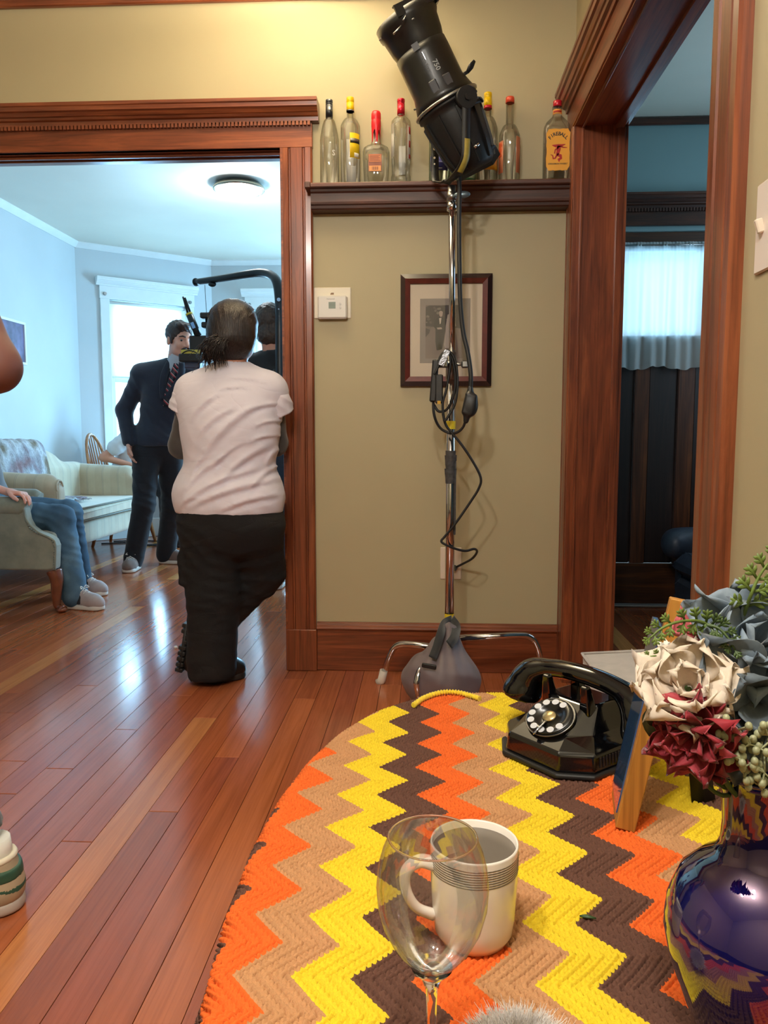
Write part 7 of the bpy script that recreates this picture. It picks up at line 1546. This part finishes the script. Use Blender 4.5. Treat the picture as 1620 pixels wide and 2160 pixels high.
BH = hair_mat('brown_hair', c(28, 20, 18), c(70, 50, 42)); P, Q = SU.P, SU.Q
def Ph(x, y, z): return Vector(P(x, y, z))
S = SDF(np.array(SU.j['head']) - 0.17, np.array(SU.j['head']) + 0.17, 0.005)
def eh(p, r, k=0.02, sub=False): S.ell(Ph(*p), [v * 1.06 for v in r], Q, k, sub)
eh((0, -0.016, 0.040), (0.084, 0.104, 0.092)); eh((0.018, 0.070, 0.096), (0.058, 0.042, 0.026), 0.02); eh((0.006, 0.112, 0.004), (0.074, 0.072, 0.062), 0.012, True); eh((0, 0.06, -0.075), (0.10, 0.085, 0.072), 0.01, True)
for x in (-1, 1): eh((x * 0.075, 0.024, 0.000), (0.009, 0.014, 0.034), 0.01)
S.warp(lambda X, Y, Z: 0.002 * np.sin(X * 190 + Z * 150 + Y * 60)); S.build('hair', BH, SU.t)
q = MB()
for x in (-1, 1): q.tube([Ph(x * 0.006, 0.104, -0.049), Ph(x * 0.022, 0.100, -0.052), Ph(x * 0.036, 0.090, -0.060)], [0.0080, 0.0078, 0.004], 8)
q.build('moustache', BH, SU.t)
q = MB()
for x in (-1, 1): q.tube([Ph(x * 0.014, 0.100, 0.024), Ph(x * 0.034, 0.095, 0.029), Ph(x * 0.052, 0.080, 0.022)], [0.0045, 0.0050, 0.003], 6)
q.build('eyebrow', BH, SU.t)
EYEW = plain('eye_white', c(150, 138, 134), 0.3); IRIS = plain('dark_iris', c(30, 22, 20), 0.2)
for x in (-1, 1):
    q = MB(); q.ball(Ph(x * 0.032, 0.0775, 0.000), 0.0108, 12, 8); ey = q.build('eye', EYEW, SU.t); q = MB(); q.ball(Ph(x * 0.032 + 0.003, 0.0842, -0.0015), 0.0062, 8, 6); q.build('iris', IRIS, ey)
# ---------------------------------------------------------------- camera operator
OP = Fig('camera operator in black with brown hair, half hidden behind the door post',
         pelvis=(-0.90, 4.92, 0.93), chest=(-0.93, 4.90, 1.27), neck=(-0.955, 4.90, 1.500), head=(-0.975, 4.91, 1.675), sL=(-1.115, 4.93, 1.43), sR=(-0.755, 4.87, 1.43), eL=(-1.12, 5.05, 1.18), eR=(-0.66, 5.05, 1.17), wL=(-1.22, 5.22, 1.34), wR=(-0.95, 5.26, 1.30),
         hL=(-0.94, 4.93, 0.88), hR=(-0.78, 4.91, 0.88), kL=(-0.965, 4.98, 0.48), kR=(-0.80, 4.93, 0.48), aL=(-1.045, 5.06, 0.085), aR=(-0.965, 4.955, 0.085), tL=(-1.08, 5.21, 0.03), tR=(-0.965, 5.11, 0.03))
OP.body((-0.22, 0.97, -0.05), {'L': ((-0.5, 0.6, 0.3), (0.7, 0.5, 0), 1, 0.9), 'R': ((-0.8, 0.5, 0.2), (0, 0, 1), 1, 0.9)}, 0.0075, sc=1.04)
BLK = fabric('black_jersey', c(20, 20, 22), 0.1, 30, 0.9, 0.2, 400); OP.top(BLK, 0.018, 0.62, 0.90, 0.010, 'tee_shirt', folds((-0.87, 4.9, 1.2), 0.005))
JN = fabric('dark_denim', c(34, 50, 66), 0.15, 40, 0.85, 0.4, 500); OP.trousers(JN, 0.016, 0.010, 0.95, folds((-0.87, 4.9, 0.4), 0.006))
S = SDF(np.array(OP.j['head']) - 0.18, np.array(OP.j['head']) + 0.18, 0.006); P2, Q2 = OP.P, OP.Q
for p, r_, k, sb in (((0, -0.014, 0.036), (0.092, 0.112, 0.100), 0.02, False), ((0, -0.045, -0.060), (0.084, 0.070, 0.064), 0.03, False), ((0, 0.13, -0.02), (0.09, 0.075, 0.095), 0.01, True)): S.ell(P2(*p), [v * 1.04 for v in r_], Q2, k, sb)
S.warp(lambda X, Y, Z: 0.004 * np.sin(X * 120 + 3 * np.sin(Z * 70)) * np.sin(Z * 100 + Y * 80)); S.build('hair', hair_mat('tousled_brown_hair', c(30, 22, 18), c(84, 64, 50)), OP.t)
WSH = plain('white_trainer', c(196, 190, 178), 0.6, var=0.06); TANH = col_mat('trainer_tan', (206, 150, 70), 0.6)
for a in ('L', 'R'):
    sh = OP.shoe(a, WSH, CRS, 0.006, 0.045); an = OP.j['a' + a]; f = (OP.j['t' + a] - an); f.z = 0; f.normalize(); hp_ = Vector((an.x, an.y, 0)) - f * 0.0555
    q = MB(); q.ball(hp_ + Vector((0, 0, 0.072)), (0.030, 0.012, 0.027), 16, 8, Matrix.Rotation(math.atan2(f.y, f.x) - math.pi / 2, 3, 'Z')); q.build('heel_patch', TANH, sh)
    mt = Matrix.Translation(hp_ - f * 0.0125 + Vector((0, 0, 0.074))) @ Matrix.Rotation(math.atan2(f.y, f.x) - math.pi / 2, 4, 'Z'); q = MB(mt)
    sw = [(-0.015, 0.004), (-0.008, -0.004), (0.002, -0.002), (0.016, 0.006), (0.002, -0.006), (-0.009, -0.010), (-0.016, -0.004)]; q.prism([(z, x) for x, z in sw], 1, -0.002, 0.0); q.build('emblem', blk, sh)
# support rig: vest plate, upright and the curved arm over his head
rg = thing('camera_support_rig', 'black support arm curving from the operator back over his head', 'camera rig', (-0.84, 4.74, 0.95))
q = MB(); q.box((-0.93, 4.755, 0.98), (-0.79, 4.785, 1.40), bev=0.01); q.build('back_plate', M['black'], rg)
AR = [at(592, 745, Y=4.72), at(592, 690, Y=4.72), at(591, 640, Y=4.74), at(586, 600, Y=4.78), at(574, 582, Y=4.84), at(552, 576, Y=4.90), at(520, 579, Y=4.96), at(470, 587, Y=5.06), at(414, 595, Y=5.18)]
P = spline([AR[0] - Vector((0, 0, 0.3))] + AR, 6); n = len(P); q = MB(); q.tube(P, [0.034 if i < n * 0.62 else 0.034 - 0.010 * (i / n - 0.62) / 0.38 for i in range(n)], 12, flat=0.8); q.build('arm', M['black'], rg)
q = MB(); q.tube([P[-1], P[-1] + (P[-1] - P[-2]).normalized() * 0.01], 0.026, 12); q.build('arm_tip', M['rubber'], rg)
q = MB(); a = at(448, 600, Y=5.10); q.ball(a, (0.028, 0.014, 0.016), 10, 6); q.build('pulley', M['black'], rg)
for k, (xx, yy) in enumerate(((588, 632), (588, 652), (588, 668))): q = MB(); a = at(xx, yy, Y=4.70); q.tube([a, a + Vector((0, -0.004, 0))], 0.011 if k == 0 else 0.004, 12); q.build('rig_hole', col_mat('pale_sky_hole', (160, 190, 215), 0.5), rg)
q = MB(); q.tube([at(432, 601, Y=5.12), at(436, 668, Y=5.12)], 0.002, 6); q.build('cord', M['rubber'], rg)
# film camera hanging from the rig
fc = thing('film_camera', 'black cinema camera with handle, monitor and wireless antennas hanging before the suited man', 'camera', tuple(at(430, 770, Y=5.15)))
def cbox(x0, y0, x1, y1, Yc, d_, name, mat=None, rot=None, bev=0.006): a = at(x0, y1, Y=Yc); b = at(x1, y0, Y=Yc); q = MB(); q.box((a.x, Yc - d_, a.z), (b.x, Yc + d_, b.z), rot, bev=bev); return q.build(name, mat or M['black'], fc)
cbox(406, 710, 470, 742, 5.15, 0.07, 'camera_body'); cbox(424, 660, 450, 672, 5.12, 0.03, 'handle'); cbox(427, 680, 445, 692, 5.12, 0.03, 'monitor_mount'); q = MB(); q.tube([at(436, 672, Y=5.12), at(438, 712, Y=5.13)], 0.010, 8); q.build('handle_post', M['black'], fc)
cbox(383, 738, 424, 748, 5.06, 0.015, 'battery_label', col_mat('yellow_battery_label', (196, 176, 70), 0.5), bev=0.002); cbox(381, 747, 432, 764, 5.08, 0.045, 'battery'); cbox(392, 762, 425, 778, 5.12, 0.04, 'base_plate', plain('slate_metal', c(60, 64, 84), 0.4)); q = MB(); q.tube([at(418, 758, Y=5.10), at(452, 748, Y=5.10)], 0.030, 14); q.build('lens', M['blackgloss'], fc)
q = MB(); q.tube(spline([at(378, 752, Y=5.05), at(390, 742, Y=5.04), at(404, 740, Y=5.04), at(430, 752, Y=5.06)], 5), 0.004, 6); q.build('camera_wire', M['rubber'], fc)
w0, w1 = at(418, 708, Y=5.10), at(399, 662, Y=5.10); q = MB(); q.tube([w0, w1], 0.024, 8); q.build('wireless_receiver', M['black'], fc); q = MB(); q.tube([w1 - (w1 - w0) * 0.06, w1 + (w1 - w0) * 0.03], 0.0245, 8); q.build('yellow_ring', col_mat('ring_yellow', (206, 186, 60), 0.5), fc)
for (xx, yy, x2, y2) in ((396, 660, 386, 626), (401, 658, 390, 628)): q = MB(); q.tube([at(xx, yy, Y=5.10), at(x2, y2, Y=5.10)], [0.008, 0.006], 8); q.build('antenna', M['rubber'], fc)
q = MB(); a = w0.lerp(w1, 0.45); q.box((a.x - 0.010, a.y - 0.028, a.z - 0.02), (a.x + 0.010, a.y - 0.023, a.z + 0.02), Matrix.Rotation(R(-22), 3, 'Y')); q.build('receiver_screen', col_mat('screen_blue', (120, 170, 220), 0.3), fc)
# ---------------------------------------------------------------- seated man on the windsor chair, head behind the suited man
SW = Fig('person in white tee bent forward on the windsor chair behind the suited man',
         pelvis=(-2.74, 6.90, 0.60), chest=(-2.60, 6.88, 0.905), neck=(-2.475, 6.88, 1.075), head=(-2.39, 6.88, 1.185), sL=(-2.55, 7.05, 1.01), sR=(-2.56, 6.72, 1.005), eL=(-2.66, 7.10, 0.78), eR=(-2.80, 6.66, 0.800), wL=(-2.43, 6.98, 0.72), wR=(-2.535, 6.72, 0.720), hL=(-2.70, 6.99, 0.555), hR=(-2.70, 6.81, 0.555), kL=(-2.29, 7.00, 0.53), kR=(-2.29, 6.80, 0.53), aL=(-2.27, 7.02, 0.085), aR=(-2.29, 6.78, 0.085), tL=(-2.13, 7.03, 0.03), tR=(-2.15, 6.76, 0.03))
SW.body((0.85, 0.0, -0.5), {'R': ((0.85, 0.15, -0.35), (-0.2, 0.3, -1), -1, 0.55), 'L': ((0.8, -0.3, -0.3), (0, 0, -1), 1, 0.55)}, 0.007)
SW.top(fabric('white_tee_cotton', c(206, 210, 214), 0.03, 12, 0.9, 0.15, 500), 0.018, 0.60, 0.56, 0.010, 'tee_shirt', folds((-2.6, 6.9, 0.9), 0.006, 24, 10, 22)); SW.trousers(fabric('navy_trousers', c(26, 30, 40), 0.1, 30, 0.85, 0.3, 400), 0.014, 0.010, None, folds((-2.7, 7, 0.6), 0.005))
for a in ('L', 'R'): SW.shoe(a, plain('black_trainer', c(26, 26, 30), 0.6) if a == 'L' else bpy.data.materials['black_trainer'], SOLE, 0.007)
S = SDF(np.array(SW.j['head']) - 0.16, np.array(SW.j['head']) + 0.16, 0.008); S.ell(SW.P(0, -0.014, 0.036), (0.086, 0.104, 0.094), SW.Q); S.ell(SW.P(0, 0.11, -0.02), (0.09, 0.075, 0.09), SW.Q, 0.01, True); S.build('hair', BH, SW.t)
# ---------------------------------------------------------------- seated person in the near armchair
SC_ = Fig('seated person in blue jeans with one hand on the arm of the near armchair', pelvis=(-2.62, 4.56, 0.56), chest=(-2.72, 4.55, 0.90), neck=(-2.74, 4.55, 1.115), head=(-2.73, 4.55, 1.275), sL=(-2.75, 4.74, 1.045), sR=(-2.72, 4.36, 1.045), eL=(-2.82, 4.78, 0.79), eR=(-2.62, 4.265, 0.765), wL=(-2.64, 4.66, 0.66), wR=(-2.325, 4.215, 0.680),
           hL=(-2.55, 4.66, 0.53), hR=(-2.55, 4.47, 0.53), kL=(-2.17, 4.62, 0.525), kR=(-2.115, 4.40, 0.515), aL=(-2.155, 4.70, 0.090), aR=(-2.020, 4.330, 0.090), tL=(-2.00, 4.685, 0.03), tR=(-1.855, 4.285, 0.03))
SC_.skin = NT('pink_skin').set(Base_Color=c(222, 160, 140), Roughness=0.5).m
SC_.body((1, 0, -0.05), {'R': ((0.96, -0.12, -0.10), (0.05, -0.15, -1), -1, 0.42, 1.05), 'L': ((0.9, 0, -0.3), (0, 0, -1), 1, 0.5)}, 0.0055)
SC_.top(fabric('grey_sweatshirt', c(96, 98, 104), 0.08, 20, 0.9, 0.2, 400), 0.020, 1.55, 0.50, 0.010, 'sweatshirt', folds((-2.6, 4.5, 0.8), 0.005))
m = NT('blue_denim'); v = m.coord('Object'); n = m.noise(v, 5, 4); tw_ = m.noise(m.coord('Object', (700, 700, 140)), 1, 2); m.set(Base_Color=m.mix(0.35, m.ramp(n, [(0.30, c(44, 70, 92)), (0.55, c(66, 96, 120)), (0.75, c(104, 132, 150))]), m.ramp(tw_, [(0.3, (0.7, 0.7, 0.72, 1)), (0.6, (1.1, 1.1, 1.1, 1))]), 'MULTIPLY'), Roughness=0.88); m.bump(tw_, 0.4, 0.001); DEN = m.m
SC_.trousers(DEN, 0.012, 0.008, None, folds((-2.0, 4.4, 0.3), 0.0065, 16, 8, 46), None, 'jeans', ankle=0.012)
GRS = fabric('grey_canvas_shoe', c(166, 152, 150), 0.06, 30, 0.9, 0.3, 400); DKC = plain('black_canvas', c(24, 24, 30), 0.8, var=0.1)
for a in ('L', 'R'):
    sh = SC_.shoe(a, GRS, plain('white_vulcanised_sole', c(216, 210, 200), 0.55) if a == 'L' else bpy.data.materials['white_vulcanised_sole'], 0.005, 0.045); laces(sh, SC_.j['a' + a], SC_.j['t' + a], LACE)
    an = SC_.j['a' + a]; f = SC_.j['t' + a] - an; f.z = 0; f.normalize(); S = SDF(np.array(an) - 0.15, np.array(an) + 0.15, 0.005); b0 = Vector((an.x, an.y, 0)); S.cone(b0 - f * 0.010 + Vector((0, 0, 0.05)), b0 + Vector((0, 0, 0.095)), 0.0465, 0.0455, 0.02); S.cone(b0 - f * 0.01 + Vector((0, 0, 0.050)), b0 + f * 0.062 + Vector((0, 0, 0.046)), 0.0478, 0.0482, 0.01); S.cone(b0 + f * 0.03 + Vector((0, 0, 0.085)), b0 + f * 0.070 + Vector((0, 0, 0.066)), 0.040, 0.040, 0.01); S.cut((0, 0, 0.031), (0, 0, -1)); S.cut((0, 0, 0.100), (0, 0, 1)); S.build('heel_counter', DKC, sh, smooth=1)
    sd = Vector((-f.y, f.x, 0)); p = b0 + f * 0.045 - sd * 0.0475 + Vector((0, 0, 0.048)); q = MB(); q.box((p.x - 0.008, p.y - 0.002, p.z - 0.005), (p.x + 0.008, p.y + 0.002, p.z + 0.005)); q.build('side_tab', LACE, sh)
S = SDF(np.array(SC_.j['head']) - 0.16, np.array(SC_.j['head']) + 0.16, 0.008); S.ell(SC_.P(0, -0.014, 0.036), (0.086, 0.104, 0.094), SC_.Q); S.ell(SC_.P(0, 0.11, -0.02), (0.09, 0.075, 0.09), SC_.Q, 0.01, True); S.build('hair', BH, SC_.t)
# ---------------------------------------------------------------- person at the left edge: elbow and heel in view
EP = Fig('person at the left edge of the photo showing a bent elbow and striped trainer', pelvis=(-1.23, 1.60, 0.92), chest=(-1.14, 1.60, 1.27), neck=(-1.18, 1.60, 1.48), head=(-1.27, 1.60, 1.65), sL=(-1.15, 1.79, 1.42), sR=(-0.965, 1.50, 1.42), eL=(-1.16, 1.86, 1.13), eR=(-0.832, 1.480, 1.130), wL=(-1.38, 1.80, 1.10), wR=(-1.095, 1.45, 1.100), hL=(-1.23, 1.69, 0.87), hR=(-1.21, 1.51, 0.87), kL=(-1.23, 1.72, 0.48), kR=(-1.13, 1.51, 0.48), aL=(-1.20, 1.76, 0.085), aR=(-0.905, 1.520, 0.085), tL=(-1.38, 1.78, 0.03), tR=(-1.080, 1.555, 0.03))
EP.w = 1.3; EP.skin = NT('backlit_skin').set(Base_Color=c(104, 64, 58), Roughness=0.55).m  # skin colour darkened to carry the backlit shade on this arm
EP.body((-1, 0.05, -0.1), {'R': ((-0.9, 0.1, 0.1), (0, 0, 1), 1, 0.5), 'L': ((-0.9, 0, 0.1), (0, 0, 1), 1, 0.5)}, 0.0065); EP.top(fabric('slate_tee', c(60, 64, 76), 0.08, 20, 0.9, 0.2, 400), 0.008, 0.10, 0.92, 0.010, 'tee_shirt', folds((-1.2, 1.6, 1.2), 0.004)); EP.trousers(fabric('dark_joggers', c(28, 28, 34), 0.1, 30, 0.9, 0.2, 400), 0.006, 0.010, 0.96, None, lambda S: S.cut((0, 0, 0.17), (0, 0, -1)))
for a in ('L', 'R'):
    sh = EP.shoe(a, plain('sand_trainer', c(160, 142, 116), 0.7, var=0.15) if a == 'L' else bpy.data.materials['sand_trainer'], plain('trainer_sole', c(176, 166, 156), 0.6) if a == 'L' else bpy.data.materials['trainer_sole'], 0.005, 0.046, 0.005)
    an = EP.j['a' + a]; f = EP.j['t' + a] - an; f.z = 0; f.normalize(); b0 = Vector((an.x, an.y, 0)); GRN = col_mat('trainer_green', (38, 74, 56), 0.6)
    for z0, z1, ra in ((0.050, 0.070, 0.0452), (0.080, 0.102, 0.0448)):
        S = SDF(np.array(an) - 0.14, np.array(an) + 0.14, 0.004); S.cone(b0 - f * 0.010 + Vector((0, 0, 0.05)), b0 + Vector((0, 0, 0.10)), ra + 0.0050, ra + 0.0035, 0.0); S.cone(b0 + Vector((0, 0, z0)), b0 + f * 0.08 + Vector((0, 0, z0 - 0.012)), 0.050, 0.051, 0.01); nn_ = (-f * 0.18 + Vector((0, 0, 1))); S.cut(b0 + Vector((0, 0, z1)), nn_); S.cut(b0 + Vector((0, 0, z0)), -nn_); S.build('stripe', GRN, sh, smooth=1)
    q = MB(); q.tube([b0 + f * 0.006 + Vector((0.043 * math.cos(t_), 0.043 * math.sin(t_), 0.112)) for t_ in [2 * math.pi * k / 20 for k in range(20)]], 0.007, 8, closed=True); q.build('collar', plain('cream_collar', c(222, 212, 190), 0.8), sh); q = MB(); q.lathe([(0.040, 0.100), (0.041, 0.125), (0.038, 0.15), (0.036, 0.15)], tuple(b0 + f * 0.008), seg=18); q.build('sock', M['paper'], sh)
# ---------------------------------------------------------------- crew member far behind: jeans glimpsed past the suited man
BP = Fig('crew member in pale blue jeans standing far back, glimpsed past the suited man', pelvis=(-2.33, 7.50, 0.90), chest=(-2.33, 7.50, 1.20), neck=(-2.31, 7.50, 1.40), head=(-2.30, 7.50, 1.545), sL=(-2.16, 7.50, 1.34), sR=(-2.49, 7.50, 1.34), eL=(-2.14, 7.44, 1.08), eR=(-2.50, 7.44, 1.08), wL=(-2.22, 7.32, 0.98), wR=(-2.42, 7.32, 0.98), hL=(-2.26, 7.5, 0.85), hR=(-2.40, 7.5, 0.85), kL=(-2.25, 7.5, 0.47), kR=(-2.40, 7.5, 0.47), aL=(-2.24, 7.52, 0.085), aR=(-2.40, 7.52, 0.085), tL=(-2.20, 7.38, 0.03), tR=(-2.42, 7.38, 0.03))
BP.w = 0.92; BP.body((0.3, -0.95, -0.1), {'L': ((-0.3, -0.9, 0), (0, 0, 1), 1, 0.6), 'R': ((0.3, -0.9, 0), (0, 0, 1), -1, 0.6)}, 0.009); BP.top(fabric('grey_tee', c(110, 116, 124), 0.08, 20, 0.9, 0.2, 400), 0.016, 0.6, 0.88, 0.012, 'tee_shirt'); BP.trousers(fabric('pale_denim', c(84, 118, 150), 0.12, 30, 0.9, 0.3, 400), 0.014, 0.012, 0.92, None, None, 'jeans', 0.02)
for a in ('L', 'R'): BP.shoe(a, bpy.data.materials['black_trainer'], SOLE, 0.009)
S = SDF(np.array(BP.j['head']) - 0.16, np.array(BP.j['head']) + 0.16, 0.009); S.ell(BP.P(0, -0.014, 0.036), (0.086, 0.104, 0.094), BP.Q); S.ell(BP.P(0, 0.11, -0.02), (0.09, 0.075, 0.09), BP.Q, 0.01, True); S.build('hair', BH, BP.t)
# bits on the floor
for x_, y_ in ((371, 1366),):
    q = MB(); p = at(x_, y_, Z=0.004); q.box((p.x - 0.008, p.y - 0.008, 0.0005), (p.x + 0.008, p.y + 0.006, 0.012), Matrix.Rotation(0.5, 3, 'Z'), bev=0.003); tag(q.build('paper_scrap', M['paper']), 'crumpled white paper scrap on the floor left of the woman in the doorway', 'scrap')
import numpy as np, math
F=1640.;PITCH=math.radians(5.7);YAW=math.radians(3.0);CZ=1.0
fw=np.array([-math.sin(YAW)*math.cos(PITCH),math.cos(YAW)*math.cos(PITCH),-math.sin(PITCH)])
rt=np.array([math.cos(YAW),math.sin(YAW),0]);up=np.cross(rt,fw)
C=np.array([0,0,CZ])
def ray(x,y): 
    return fw+rt*(x-810)/F-up*(y-1080)/F
def atY(x,y,Y): r=ray(x,y);return C+r*(Y/r[1])
def atZ(x,y,Z): r=ray(x,y);return C+r*((Z-CZ)/r[2])
def atX(x,y,X): r=ray(x,y);return C+r*(X/r[0])
def pr(p):
    d=np.array(p)-C;z=d@fw;return 810+F*(d@rt)/z,1080-F*(d@up)/z
